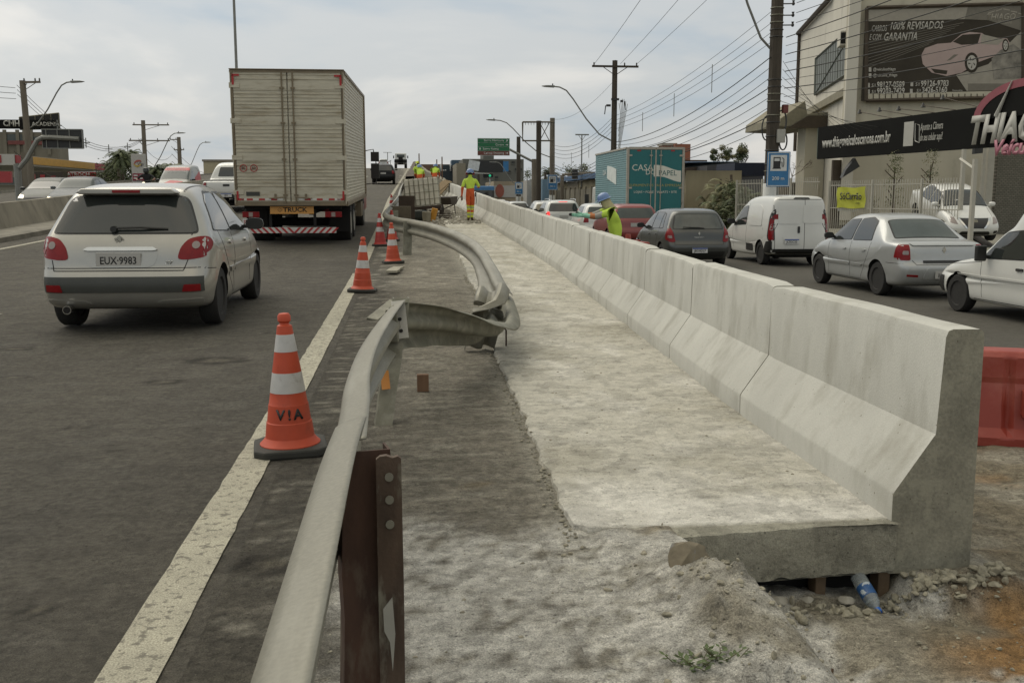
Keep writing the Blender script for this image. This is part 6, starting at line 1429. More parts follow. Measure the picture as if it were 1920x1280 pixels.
# ------------------------------------------------------------------ traffic in place
def park(o, x, y, z, rz=0, pitch=0, sc=None):
    o.location = (x, y, z); o.rotation_euler = (pitch, 0, rz)
    if sc: o.scale = sc
    return o
c = silver_hatch(); park(c, -2.69, 9.78, prof(10.5) + .005, R(-.2), .006)
c = box_truck(); park(c, -2.58, 23.3, .17, R(-1.0), .028)
c = pickup(); park(c, -6.55, 38.0, prof(38) + .03, 0, .038)
G_ON = None
c = generic('suv_car', 'black sport utility car with white roof edges driving up the ramp far ahead', SUVS, BLKP, plate_s='', group=None, glass=GLASS); park(c, -1.62, 76, prof(76), 0, .04, (1, 1, .93))
c = generic('suv_car', 'pale sport utility car small on the ramp near the crest', SUVS, SILVERC, group=None); park(c, -3.7, 176, prof(176), 0, .04)
# bare chassis truck on the crest
t = thing('flatbed_truck', 'white cab truck with dark bare chassis high on the ramp crest', 'truck', (-.75, 184, prof(184)), 0)
g = G(); g.prism([(3.6, .8), (5.6, .8), (5.7, 1.6), (5.2, 2.75), (3.6, 2.85)], -1.05, 1.05, 'x'); cb = obj('cab', g, WPAINT, t, bev=.15); g = G(); g.box(0, 3.58, 2.35, 1.4, .03, .5); obj('rear_window', g, GLASSL, cb)
g = G(); g.box(0, 2, .95, .9, 5, .3); g.box(0, .2, 1.2, 2.3, .5, .3); g.box(0, .1, 1.6, .8, .3, .9); g.box(0, 2.4, 1.35, 2.3, 1.2, .6); obj('chassis', g, DARK, t)
for s in (-1, 1):
    dual_wheel(t, s * .9, 1.3, .48, .5); dual_wheel(t, s * .95, 5, .48, .28); g = G(); g.box(s * 1.3, 5.2, 2.2, .2, .1, .5); obj('mirror', g, BLACK, t)
# oncoming
ZO = -.18
c = generic('hatchback_car', 'old grey hatchback with yellow headlights coming towards us behind the median wall', HATCH, GREENP, fwd=True, group=None); park(c, -15.0, 46.5, prof(43) + ZO, pi, -.03)
c = generic('sedan_car', 'pale blue grey sedan coming towards us partly behind the roof of the silver hatchback', SEDAN, mat('bluegrey_paint', (.1, .11, .115), .45, .1, spec=.3), fwd=True, group=None, glass=GLASSL); park(c, -12.9, 44.2, prof(41) + ZO, pi, -.03)
c = red_van(); park(c, -12.2, 58.5, prof(55) + ZO, pi, -.04)
# motorcycle and rider
mo = thing('motorcycle', 'motorcycle coming towards us beside the red and grey van', 'motorcycle', (-12.35, 50, prof(50) + ZO), pi)
g = G(); M = Matrix.Rotation(pi / 2, 3, 'Y')
for y in (-.65, .65): gg = tyre_g(.3, .1); obj('wheel', gg, RUB, mo, smooth=True, loc=(0, y, .3))
g.prism([(-.8, .75), (-.2, .72), (.1, .85), (.45, .95), (.5, .6), (.1, .35), (-.3, .35)], -.12, .12, 'x'); g.tube([(0, .65, .3), (0, .5, 1.05)], .03, 6); g.tube([(-.36, .35, 1.08), (0, .5, 1.02), (.36, .35, 1.08)], .02, 6)
obj('frame', g, BLACK, mo, bev=.03); g = G(); g.lathe([(.001, 0), (.09, .0), (.08, .05), (.001, .06)], 14, (0, .56, .9), M=Matrix.Rotation(-pi / 2, 3, 'X')); obj('headlight', g, LITW, mo)
JM = dict(STAND); JM.update(pelvis=(0, -.2, .88), spine=(0, -.17, 1.03), chest=(0, -.08, 1.24), neck=(0, -.02, 1.4), head0=(0, .0, 1.47), head1=(0, .01, 1.56), shL=(-.2, -.07, 1.33), shR=(.2, -.07, 1.33), elL=(-.42, .08, 1.15), elR=(.42, .08, 1.15), wrL=(-.36, .3, 1.08), wrR=(.36, .3, 1.08), haL=(-.35, .36, 1.08), haR=(.35, .36, 1.08), hiL=(-.1, -.18, .82), hiR=(.1, -.18, .82), knL=(-.2, .25, .75), knR=(.2, .25, .75), anL=(-.17, .05, .35), anR=(.17, .05, .35), toL=(-.18, .18, .3), toR=(.18, .18, .3))
t, b = person('motorcycle rider in black shirt and helmet facing us', (-12.35, 50, prof(50) + ZO), pi, JM, lambda a, b, u, c: SKIN if ('ha' in a[:2] or 'wr' in (a[:2], b[:2])) else BLK, hands=False)
g = G(); g.lathe([(.05, -.16), (.12, -.12), (.14, 0), (.12, .09), (.06, .13), (.001, .135)], 18, JM['head1']); hm_ = obj('helmet', g, BLACK, t, smooth=True); g = G(); g.box(0, .13, 1.55, .17, .03, .07); obj('visor', g, GLASSL, hm_)
# side street
c = silver_sedan(); park(c, 9.62, 16.95, ST, R(.4))
c['label'] = 'silver four door sedan waiting in traffic just ahead of the old white van'
c = old_van(); park(c, 9.64, 11.75, ST, R(1.0))
c = grey_hatch(); park(c, 7.5, 25.0, ST, 0)
c['label'] = 'dark grey hatchback with tall red tail lights waiting beside the white panel van'
c = white_van(); park(c, 10.42, 25.6, ST, R(0))
WG = 'cars queueing in the side street'
c = generic('suv_car', 'dull red car with greenish rear glass right behind the leaning worker', SUVS, REDP, group=WG, glass=GLASSL); park(c, 7.85, 33.6, ST, 0)
c = generic('hatchback_car', 'white car just left of the red car with its roof showing over the barrier', BHATCH, WPAINT, group=WG, glass=GLASSL); park(c, 8.0, 40.0, ST, 0, 0, (1, 1, 1.03))
c = generic('suv_car', 'white wagon with silver roof rails and lit brake lights in the queue', SUVS, WPAINT, group=WG, lit=True, rack=True); park(c, 7.15, 45.0, ST, 0, 0, (1, 1, 1.06))
c = generic('hatchback_car', 'white hatchback with beige rear window left of the roof railed wagon', BHATCH, WPAINT, group=WG, glass=mat('beige_glass', (.25, .22, .16), .2)); park(c, 8.1, 57, ST, 0, 0, (1, 1, 1.03))
c = generic('suv_car', 'silver wagon farther ahead showing only its roof behind the beige windowed car', SUVS, SILVERC, group=WG, lit=True); park(c, 9.3, 66, ST, 0)
c = generic('hatchback_car', 'dark windowed silver hatchback in the middle of the distant queue', BHATCH, SILVERC, group=WG); park(c, 8.2, 72.5, ST, 0)
c = generic('sedan_car', 'white sedan in the distant queue near the second fuel sign', SEDAN, WPAINT, group=WG); park(c, 7.9, 80, ST, 0)
c = generic('hatchback_car', 'farthest white car of the queue with a glowing brake light', BHATCH, WPAINT, group=WG, lit=True); park(c, 8.6, 92, ST, 0, 0, (1, 1, 1.06))
c = teal_truck(); park(c, 10.15, 40.3, ST, R(0))
c = white_sedan_front(); park(c, 18.9, 34.6, .66, pi - R(9.5), -R(12))
g = G(); 
for s in (-.7, .7): g.box(18.55 + s, 32.6, .12, .35, 4.0, .07, rot=Matrix.Rotation(R(-9.5), 3, 'Z') @ Matrix.Rotation(R(12), 3, 'X'))
g.box(18.7, 34.0, .2, 1.6, .12, .9); g.box(18.4, 32.6, .0, 1.6, .12, .45)
tag(obj('display_ramp', g, STEELW), 'steel display ramp under the tilted white sedan in the car yard', 'ramp')
# far bus with blue roof
t = thing('bus', 'small dark bus with blue roof at the far end of the side street', 'bus', (8.0, 104, ST), 0)
g = G(); g.box(0, 3, 1.5, 2.3, 7, 2.2); obj('body', g, GREYP, t, bev=.1); g = G(); g.box(0, 3, 2.72, 2.3, 7, .5); obj('roof', g, mat('bus_blue', (.06, .18, .36), .5), t, bev=.1); g = G(); g.box(0, -.52, 1.9, 1.9, .03, .8); obj('rear_window', g, GLASS, t)
for s in (-1, 1): dual_wheel(t, s * .95, .8, .42, .3)
# ------------------------------------------------------------------ poles, lamps and cables
POLE = mat('pole_concrete', (.15, .13, .1), .9, var=.25, scale=2, stretch=(1, 1, .3)); POLED = mat('pole_wood', (.055, .045, .033), .9, var=.3, scale=3, stretch=(3, 3, .4)); STEELP = mat('lamp_steel', (.2, .2, .18), .5, .5)
def pole(x, y, h, lab, arms=((9.3, 2.2),), r0=.17, r1=.11, m=POLE, z=ST, lamp=None, square=False, ins=True, group='utility poles'):
    t = thing('utility_pole', lab, 'pole', (x, y, z), 0, group)
    g = G(); g.tube([(0, 0, -.3), (0, 0, h)], .1, 8 if not square else 4, True, [r0, r1]); obj('mast', g, m, t, smooth=not square)
    for a in arms:
        zz_, w = a[0], a[1]; ox = a[2] if len(a) > 2 else 0
        g = G(); g.box(ox, -.12, zz_, w, .1, .11); ar = obj('crossarm', g, m, t)
        g = G(); g.tube([(ox - w * .28, -.1, zz_), (0, -.1, zz_ - .5)], .02, 4); g.tube([(ox + w * .28, -.1, zz_), (0, -.1, zz_ - .5)], .02, 4); obj('brace', g, m, ar)
        if ins:
            for k in (-.46, 0.2, .46):
                g = G(); g.lathe([(.02, 0), (.05, .03), (.03, .06), (.055, .09), (.03, .12), (.045, .15), (.001, .18)], 8, (ox + w * k, -.12, zz_ + .05)); obj('insulator', g, BLACK, ar)
    if lamp:
        (lz, dx, dz) = lamp; g = G(); P0 = Vector((0, 0, lz)); pts = [P0, P0 + Vector((dx * .22, 0, dz * .14)), P0 + Vector((dx * .42, 0, dz * .42)), P0 + Vector((dx * .62, 0, dz * .78)), P0 + Vector((dx * .72, 0, dz * .93)), P0 + Vector((dx * .82, 0, dz * .99)), P0 + Vector((dx * .9, 0, dz))]
        g.tube(pts, .04, 8); la = obj('lamp_arm', g, STEELP, t, smooth=True)
        e_ = pts[-1]; s = 1 if dx > 0 else -1; g = G(); g.prism([(0, -.06), (s * .55, -.03), (s * .75, .02), (s * .5, .06), (0, .06)], -.13, .13); obj('lamp_head', g, STEELP, la, loc=e_, bev=.02)
        g = G(); g.cyl((0, 0, 0), (0, 0, .1), .035, n=8); obj('photocell', g, BLACK, la, loc=e_ + Vector((s * .1, 0, .06)))
    return t
def zy(py, Y, X): return H_CAM + (370 - py) / (1889 / Y)
P1 = pole(11.75, 31.5, 12.5, 'nearest thick dark utility pole wrapped with cable bands behind the fuel sign', (), .24, .18, POLED, lamp=(6.3, -2.3, 3.6), group=None)
for z in [2.2 + .22 * i for i in range(26)]:
    if random.random() < .75: g = G(); rr = lerp(.24, .18, z / 12.5) + .006; g.lathe([(rr, 0), (rr + .008, .01), (rr, .03)], 14, (0, 0, z)); obj('cable_band', g, GALVD if random.random() < .5 else BLACK, P1, smooth=True)
g = G()
for k in range(3): g.add([], [])
for (cx, cz, r) in ((.22, 4.2, .36), (.3, 3.6, .28)):
    g = G(); g.tube([(cx + .08 * cos(a * pi / 8), -.12 - .08 * 0 + .02 * (a % 2), cz + r * sin(a * pi / 8) + 0) if 0 else (cx + r * .45 * cos(a * pi / 8), -.14, cz + r * sin(a * pi / 8)) for a in range(17)], .025, 6); obj('cable_coil', g, BLACK, P1, smooth=True)
g = G(); g.tube([(-.24 - .16 * sin(a * pi / 8), -.1, 4.0 + .38 * cos(a * pi / 8)) for a in range(9)], .022, 6); obj('cable_coil', g, BLACK, P1)
g = G(); g.box(.18, -.24, 3.75, .26, .14, .42); obj('junction_box', g, mat('box_pale', (.35, .34, .3), .6), P1, bev=.015)
g = G(); g.box(.3, -.2, 4.6, .16, .16, .26); obj('junction_box', g, mat('box_maroon', (.12, .03, .025), .6), P1)
for z in (8.2, 7.85, 7.5, 7.2):
    g = G(); g.tube([(.2, 0, z), (.5, -.05, z)], .02, 5); g.lathe([(.03, -.05), (.055, 0), (.03, .06), (.05, .1)], 8, (.5, -.05, z)); obj('insulator_bracket', g, BLACK, P1)
P2 = pole(12.1, 58, 9.6, 'dark utility pole with a wide top crossarm and dangling transformer fuses', ((9.25, 2.7),), .19, .15, POLED, lamp=(5.0, -3.9, 3.1), square=True, group=None)
for (dx, dz, w) in ((-.55, 5.05 + 2, .5), (.0, 7.4, .9), (.55, 7.3, .3)): g = G(); g.box(dx * .7, -.2, dz, w * .5, .12, .12); g.tube([(dx, -.2, dz), (dx * 1.1, -.2, dz - .5)], .03, 5); obj('fuse', g, BLACK, P2)
for s_, w_ in ((-1.1, 5.5), (.9, 6.2)):
    pass
g = G(); 
for k in range(6): a = k * .22; g.tube([(.25 + .1 * k, -.1, 7.2 + .25 * sin(a * 3)), (.35 + .06 * k, -.15, 6.6), (.25, -.1, 5.6 - .3 * k)], .015, 4)
obj('cable_bundle', g, mat('cable_pale', (.2, .2, .17), .7), P2)
P3 = pole(12.0, 82, 8.2, 'utility pole right beside the empty billboard frame', ((7.7, .3),), .24, .2, POLE, lamp=(5.0, -5.2, 3.0))
P4 = pole(11.7, 104, 8.0, 'utility pole half way down the side street beyond the gantry post', ((7, .3),), .26, .2, POLED, lamp=(3.0, -2.6, 2.4))
P5 = pole(9.0, 124, 6.0, 'far short pole behind the green direction sign', (), .18, .14, POLED)
P6 = pole(15.5, 88, 7.3, 'thin pole right of the billboard frame with small antenna top', ((7.25, 1.2),), .08, .05, STEELP, ins=False)
P7 = pole(13.4, 96, 4.2, 'short dark pole between the billboard frame post and the wall', (), .14, .12, POLED)
L1 = pole(-21.1, 60, 8.3, 'slightly leaning concrete pole beside the fuel station canopy', ((8.2, .9, .55),), .2, .17, POLE, lamp=(5.6, 2.9, 2.6)); L1.rotation_euler = (0, R(-1.3), 0)
L2 = pole(-23.5, 95, 8.7, 'concrete pole with two long crossarms behind the price totem', ((8.3, 3.2, .7), (6.9, 3.6, .5)), .24, .18, POLE, lamp=(4.0, 3.3, 3.6))
L3 = pole(-27.1, 126, 9.0, 'far concrete pole left of the red and grey van', ((8.7, 1.0, -.5), (7.5, 1.2)), .3, .22, POLE, lamp=(4.2, 3.4, 4.2))
L4 = pole(-27.2, 100, 5.4, 'short pole just left of the crossarm pole among palms', (), .2, .16, POLE)
# tall lamp mast on the median
t = thing('light_mast', 'tall thin pale lamp mast rising from the median behind the box truck', 'lamp post', (-10.3, 65, prof(65) + .7)); g = G(); g.tube([(0, 0, 0), (0, 0, 16)], .1, 10, True, [.1, .07]); obj('mast', g, STEELP, t, smooth=True)
g = G(); g.tube([(0, 0, 15.8), (-1.6, 0, 16.2)], .04, 6); g.box(-1.9, 0, 16.2, .7, .25, .1); obj('lamp_head', g, STEELP, t)
for (px, y0, y1, Y, lab) in ((727, 310, 286, 190, 'distant thin double armed lamp mast near the crest'), (732, 312, 301, 215, 'very distant short mast at the crest')):
    p = aty(px, y0, Y); q = aty(px, y1, Y); t = thing('light_mast', lab, 'lamp post', p); g = G(); g.tube([(0, 0, -1), (0, 0, q.z - p.z)], .07, 5); g.box(0, 0, q.z - p.z, 1.6 if Y < 200 else .5, .1, .08); obj('mast', g, STEELP, t)
CAB = mat('cable', (.025, .025, .022), .7)
def cable(a, b, sag, r=.012, lab=None, n=14):
    a = Vector(a); b = Vector(b); g = G(); g.tube([a + (b - a) * (i / n) - Vector((0, 0, 4 * sag * (i / n) * (1 - i / n))) for i in range(n + 1)], r, 4)
    o = obj('cable', g, CAB); tag(o, lab or 'thin black overhead cable strung between the utility poles', 'cable', 'overhead cables'); return o
random.seed(4)
LOW = 'low telephone cable sagging between the nearest dark pole and the wide armed pole'
UPP = 'upper thin cable between the nearest dark pole and the wide armed pole'
BLD = 'cable passing across the billboard from the nearest dark pole towards the right'
z1s = [7.1, 6.75, 6.45, 6.15]; z2s = [6.3, 6.05, 5.8, 5.55]
for i in range(4):
    cable((11.55, 31.5, z1s[i]), (12.2, 57.9, z2s[i] - .3), .35, .009, UPP)
    cable((12.3, 31.3, z1s[i] + .6), (14.6, 3, z1s[i] + 1.2), .3, .01, BLD)
    cable((12.1, 58, z2s[i] - .3), (12, 82, 5.6 - .3 * i), .8, .014, 'thin cable between the wide armed pole and the frame side pole')
for i in range(8):
    za = 5.6 - .28 * i; cable((11.55 + .05 * i, 31.4, za + .1), (12.25, 57.9, 4.5 - .17 * i), .55 + .08 * (i % 3), .011 if i % 3 else .018, LOW)
    cable((12.0, 31.3, 6.3 - .26 * i), (13.6 + .3 * i, 2, 7.6 - .42 * i), .45, .008 if i % 2 else .014, BLD)
    if i < 5: cable((12.1, 58, 4.2 - .2 * i), (12.0, 82, 4.1 - .22 * i), .9, .018, 'thick low cable sagging between the wide armed pole and the frame side pole')
for k in range(3): cable((12.1 + (-1.2, 0.3, 1.25)[k], 57.9, 8.9), (8.2 + 1.9 * k, 8, 13.2), .6, .012, 'high single wire climbing from the wide crossarm over our heads')
cable((12.0, 58, 7.9), (12.1, 82, 7.6), .6, .01, 'high single wire beyond the wide armed pole'); 
for (x, y, z, L) in ((11.86, 44, 5.25, 1), (11.7, 38, 5.7, 1.05), (12.0, 50.5, 5.0, .95), (12.1, 66, 4.25, .9), (12.1, 73, 4.0, .9)): g = G(); g.tube([(0, 0, -L / 2), (0, 0, L / 2)], .015, 4); o = obj('cable_spacer', g, STEELP, loc=(x, y, z + .1)); tag(o, 'thin vertical rod spacing the upper cables between the poles', 'cable spacer', 'cable spacers')
for i in range(6): cable((12.0, 31.5, 5.6 - .25 * i), (24 + .6 * i, 52, 3.4 + .3 * i), .2, .008, 'slack service cable running from the nearest pole to the concrete awning')
for i in range(3):
    cable((-21.6, 60, 7.55 - .25 * i), (-23.7, 95, 6.6 - .1 * i), 1.9, .018, 'triple cable sagging between the canopy pole and the crossarm pole')
    cable((-21.7, 60, 7.4 - .3 * i), (-18, 24, 6.3 - .25 * i), .5, .014, 'triple cable running from the canopy pole out of frame to the left')
    cable((-24, 95, 6.6 - .9 * i), (-28, 126, 6.4 - .8 * i), 1.2, .02, 'cable strung between the crossarm pole and the far left pole')
    cable((-28, 126, 7.4 - .9 * i), (-34, 190, 6), 1.5, .03, 'cable leaving the far left pole into the distance')
cable((-22, 60, 3.9), (-34, 105, 3.2), .4, .02, 'single wire running low over the canopy roof')
cable((-10.9, 65, 14.8), (-14, 30, 13), .8, .015, 'wire running from the tall median mast out of frame at the top')
for u in (.22, .42, .62, .82): 
    a = Vector((-21.6, 60, 7.35)).lerp(Vector((-23.7, 95, 6.5)), u) - Vector((0, 0, 4 * 1.9 * u * (1 - u))); g = G(); g.box(0, 0, 0, .06, .05, .7); g.box(0, 0, 0, .55, .05, .06); o = obj('cable_spacer', g, STEELP, loc=a); tag(o, 'cross shaped spacer hanging on the triple cable on the left', 'cable spacer', 'cable spacers on the left')
# ------------------------------------------------------------------ signs
BLUES = mat('sign_blue', (.03, .15, .32), .5); SIGNW = mat('sign_white', (.55, .56, .54), .5); GREENS = mat('sign_green', (.01, .13, .05), .5); BROWNS = mat('sign_brown', (.14, .04, .025), .5); BACKS = mat('sign_back', (.1, .1, .09), .6, .4)
def fuel_sign(X, Y, zc, sc, lab, dist, group='blue fuel station signs'):
    t = thing('fuel_sign', lab, 'road sign', (X, Y, ST), R(-8), group); g = G(); g.cyl((0, .03, 0), (0, .03, zc - ST + .4 * sc), .04 * sc ** .5); obj('post', g, STEELP, t)
    g = G(); g.box(0, 0, zc - ST, 1.0 * sc, .02, 1.5 * sc); p = obj('panel', g, BLUES, t, bev=.01); g = G(); g.box(0, -.012, 0, .96 * sc, .004, 1.46 * sc); 
    b = obj('border', G().prism([(-.47 * sc, -.72 * sc), (.47 * sc, -.72 * sc), (.47 * sc, -.69 * sc), (-.47 * sc, -.69 * sc)], -.014, -.011), SIGNW, p, loc=(0, 0, zc - ST))
    for q in ([(-.47, .69), (.47, .69), (.47, .72), (-.47, .72)], [(-.47, -.69), (-.44, -.69), (-.44, .69), (-.47, .69)], [(.44, -.69), (.47, -.69), (.47, .69), (.44, .69)]): obj('border', G().prism([(a * sc, c * sc) for a, c in q], -.014, -.011), SIGNW, p, loc=(0, 0, zc - ST))
    g = G(); g.box(0, -.013, .27 * sc, .7 * sc, .006, .68 * sc); pc = obj('pictogram_panel', g, SIGNW, p, loc=(0, 0, zc - ST))
    g = G(); g.box(-.08 * sc, -.019, .2 * sc, .3 * sc, .006, .3 * sc); g.box(-.08 * sc, -.019, .5 * sc, .3 * sc, .006, .04 * sc); g.box(-.21 * sc, -.019, .4 * sc, .035 * sc, .006, .2 * sc); g.box(.055 * sc, -.019, .4 * sc, .035 * sc, .006, .2 * sc); g.box(-.08 * sc, -.019, .04 * sc, .36 * sc, .006, .04 * sc)
    g.tube([(.08 * sc, -.02, .3 * sc), (.14 * sc, -.02, .3 * sc), (.15 * sc, -.02, .12 * sc), (.2 * sc, -.02, .1 * sc), (.22 * sc, -.02, .2 * sc), (.22 * sc, -.02, .42 * sc), (.15 * sc, -.02, .5 * sc)], .016 * sc, 5); obj('pump_symbol', g, INK, pc)
    text(dist, .15 * sc, SIGNW, p, (0, -.012, zc - ST - .4 * sc), bold=.015); return t
p = aty(1453, 318, 30.9); fuel_sign(p.x, 30.6, p.z, .72, 'blue fuel pump sign reading 200 m in front of the thick dark pole', '200 m')
p = aty(1036, 342, 80); fuel_sign(p.x, 80, p.z, .8, 'small blue fuel pump sign on the pole beside the blue roofed shed', '300 m')
p = aty(973, 353, 100); fuel_sign(p.x, 100, p.z, .8, 'smallest blue fuel pump sign farthest down the side street', '400 m')
for (px, Y, y0, y1, lab) in ((1448, 30.95, 400, 345, 'white painted foot of the thick dark pole'), (1036, 81.3, 375, 352, ''), (973, 103, 376, 360, '')):
    pass
g = G(); g.lathe([(.255, 0), (.262, .02), (.25, 2.25), (.245, 2.26)], 16); obj('painted_foot', g, WHITE, P1, smooth=True)
g = G(); g.lathe([(.27, 0), (.25, 2.0)], 10); obj('painted_foot', g, WHITE, P3); g = G(); g.lathe([(.29, 0), (.27, 1.9)], 10); obj('painted_foot', g, WHITE, P4)
# green direction sign on its gantry
Yg = 84.0; a = aty(896, 291, Yg); b = aty(955, 260, Yg); W_ = b.x - a.x; H_ = b.z - a.z
gs = thing('direction_sign', 'green and brown direction sign with four lines of white lettering on a gantry arm', 'road sign', (a.x, Yg, a.z), 0)
for k, (s, m, al, arrow) in enumerate((('Canoas Shopping', BROWNS, 'R', '>'), ('Bairro Fátima', GREENS, 'L', '^'), ('Centro', GREENS, 'R', '>'), ('Bairro Harmonia', GREENS, 'R', '/'))):
    h = H_ / 4; zc = h * (k + .5); g = G(); g.box(W_ / 2, 0, zc, W_, .04, h - .03); pn = obj('panel', g, m, gs)
    text(s, h * .5, SIGNW, pn, (W_ - .45 if al == 'R' else .4, -.021, zc), align='RIGHT' if al == 'R' else 'LEFT', ext=.006, sx=1.0, bold=.01)
    g = G(); cx = W_ - .2 if al == 'R' else .18; rot = {'>': 0, '^': pi / 2, '/': pi / 4}[arrow]
    M = Matrix.Rotation(-rot, 3, 'Y'); sh = [(-.12, -.025), (.0, -.025), (.0, -.09), (.12, 0), (.0, .09), (.0, .025), (-.12, .025)]
    g.prism([((M @ Vector((u, 0, w))).x, (M @ Vector((u, 0, w))).z) for u, w in sh], -.028, -.021); obj('arrow', g, SIGNW, pn, loc=(cx, 0, zc))
g = G(); g.box(W_ / 2, .03, H_ / 2, W_ + .06, .04, H_ + .06); obj('backing', g, SIGNW, gs)
e_ = aty(1002, 305, Yg); f_ = aty(956, 280, Yg); bs = aty(1004, 372, Yg)
gp = thing('sign_gantry', 'thick grey gantry post with sloping arm carrying the green direction sign', 'gantry', (bs.x, Yg + .25, ST)); g = G(); g.tube([(0, 0, 0), (0, 0, e_.z - ST + .3)], .3, 12); obj('post', g, POLE, gp, smooth=True)
g = G(); g.tube([(0, 0, e_.z - ST), (f_.x - bs.x, 0, f_.z - ST), (a.x - bs.x + .3, 0, f_.z - ST + .25)], .1, 8); obj('arm', g, STEELP, gp, smooth=True)
# empty billboard frame
Yf = 78; q = [aty(x_, y_, Yf) for x_, y_ in ((980, 229), (1038, 229), (1038, 264), (980, 264))]; fr = thing('empty_billboard', 'empty rusty billboard frame on a single post', 'billboard', (aty(1010, 300, Yf).x, Yf, ST))
o0 = Vector(fr.location); g = G(); g.tube([Vector(v) - o0 for v in (*q, q[0])], .07, 5); g.tube([aty(1012, 230, Yf) - o0, aty(1030, 264, Yf) - o0], .03, 4); g.tube([aty(1030, 230, Yf) - o0, aty(1012, 264, Yf) - o0], .03, 4)
for k in range(12): v = q[0].lerp(q[1], k / 11) - o0; g.box(v.x, v.y, v.z - .1, .03, .03, .25)
obj('frame', g, mat('frame_brown', (.1, .085, .06), .8), fr); g = G(); g.tube([(0, 0, 0), (0, 0, q[0].z - ST + .1)], .2, 10); obj('post', g, POLED, fr, smooth=True)
# traffic light gantry far
tl = thing('traffic_light', 'distant traffic light showing green on an overhead arm', 'traffic light', (aty(905, 350, 112).x + .8, 112, ST)); g = G(); g.tube([(0, 0, 0), (0, 0, 4.4), (-2.2, 0, 4.5)], .07, 6); obj('mast', g, SIGNW, tl); g = G(); g.box(-.2, 0, 4.2, 1.1, .3, .42); hd = obj('signal_head', g, BLACK, tl); g = G(); g.cyl((0, -.17, 4.2), (0, -.2, 4.2), .13); obj('green_lamp', g, mat('green_lamp', (.03, .5, .25), .3, emit=.6), hd)
g = G(); g.box(0, 0, 0, 2.6, .1, 1.3); p = aty(921, 312, 110); o = obj('display_board', g, BLACK, loc=p); tag(o, 'dark display board hanging beside the distant traffic light', 'display'); g = G(); g.box(-1.9, -.02, .1, 1.2, .1, 1.0, rot=Matrix.Rotation(.2, 3, 'Y')); obj('side_panel', g, SIGNW, o); g = G(); g.box(1.6, -.02, 0, .6, .1, 1.1); obj('side_panel', g, BLUES, o)
tl = thing('traffic_light', 'traffic light seen from behind on a short arm above the blue roofed shed', 'traffic light', (aty(1054, 350, 86).x, 86, ST)); g = G(); g.tube([(0, 0, 0), (0, 0, 3.7)], .16, 8); g.tube([(0, 0, 3.75), (2.3, 0, 3.85)], .1, 8); obj('mast', g, POLE, tl); g = G(); g.box(1.1, 0, 3.8, .5, .4, .9); obj('signal_head', g, BLACK, tl, bev=.08)
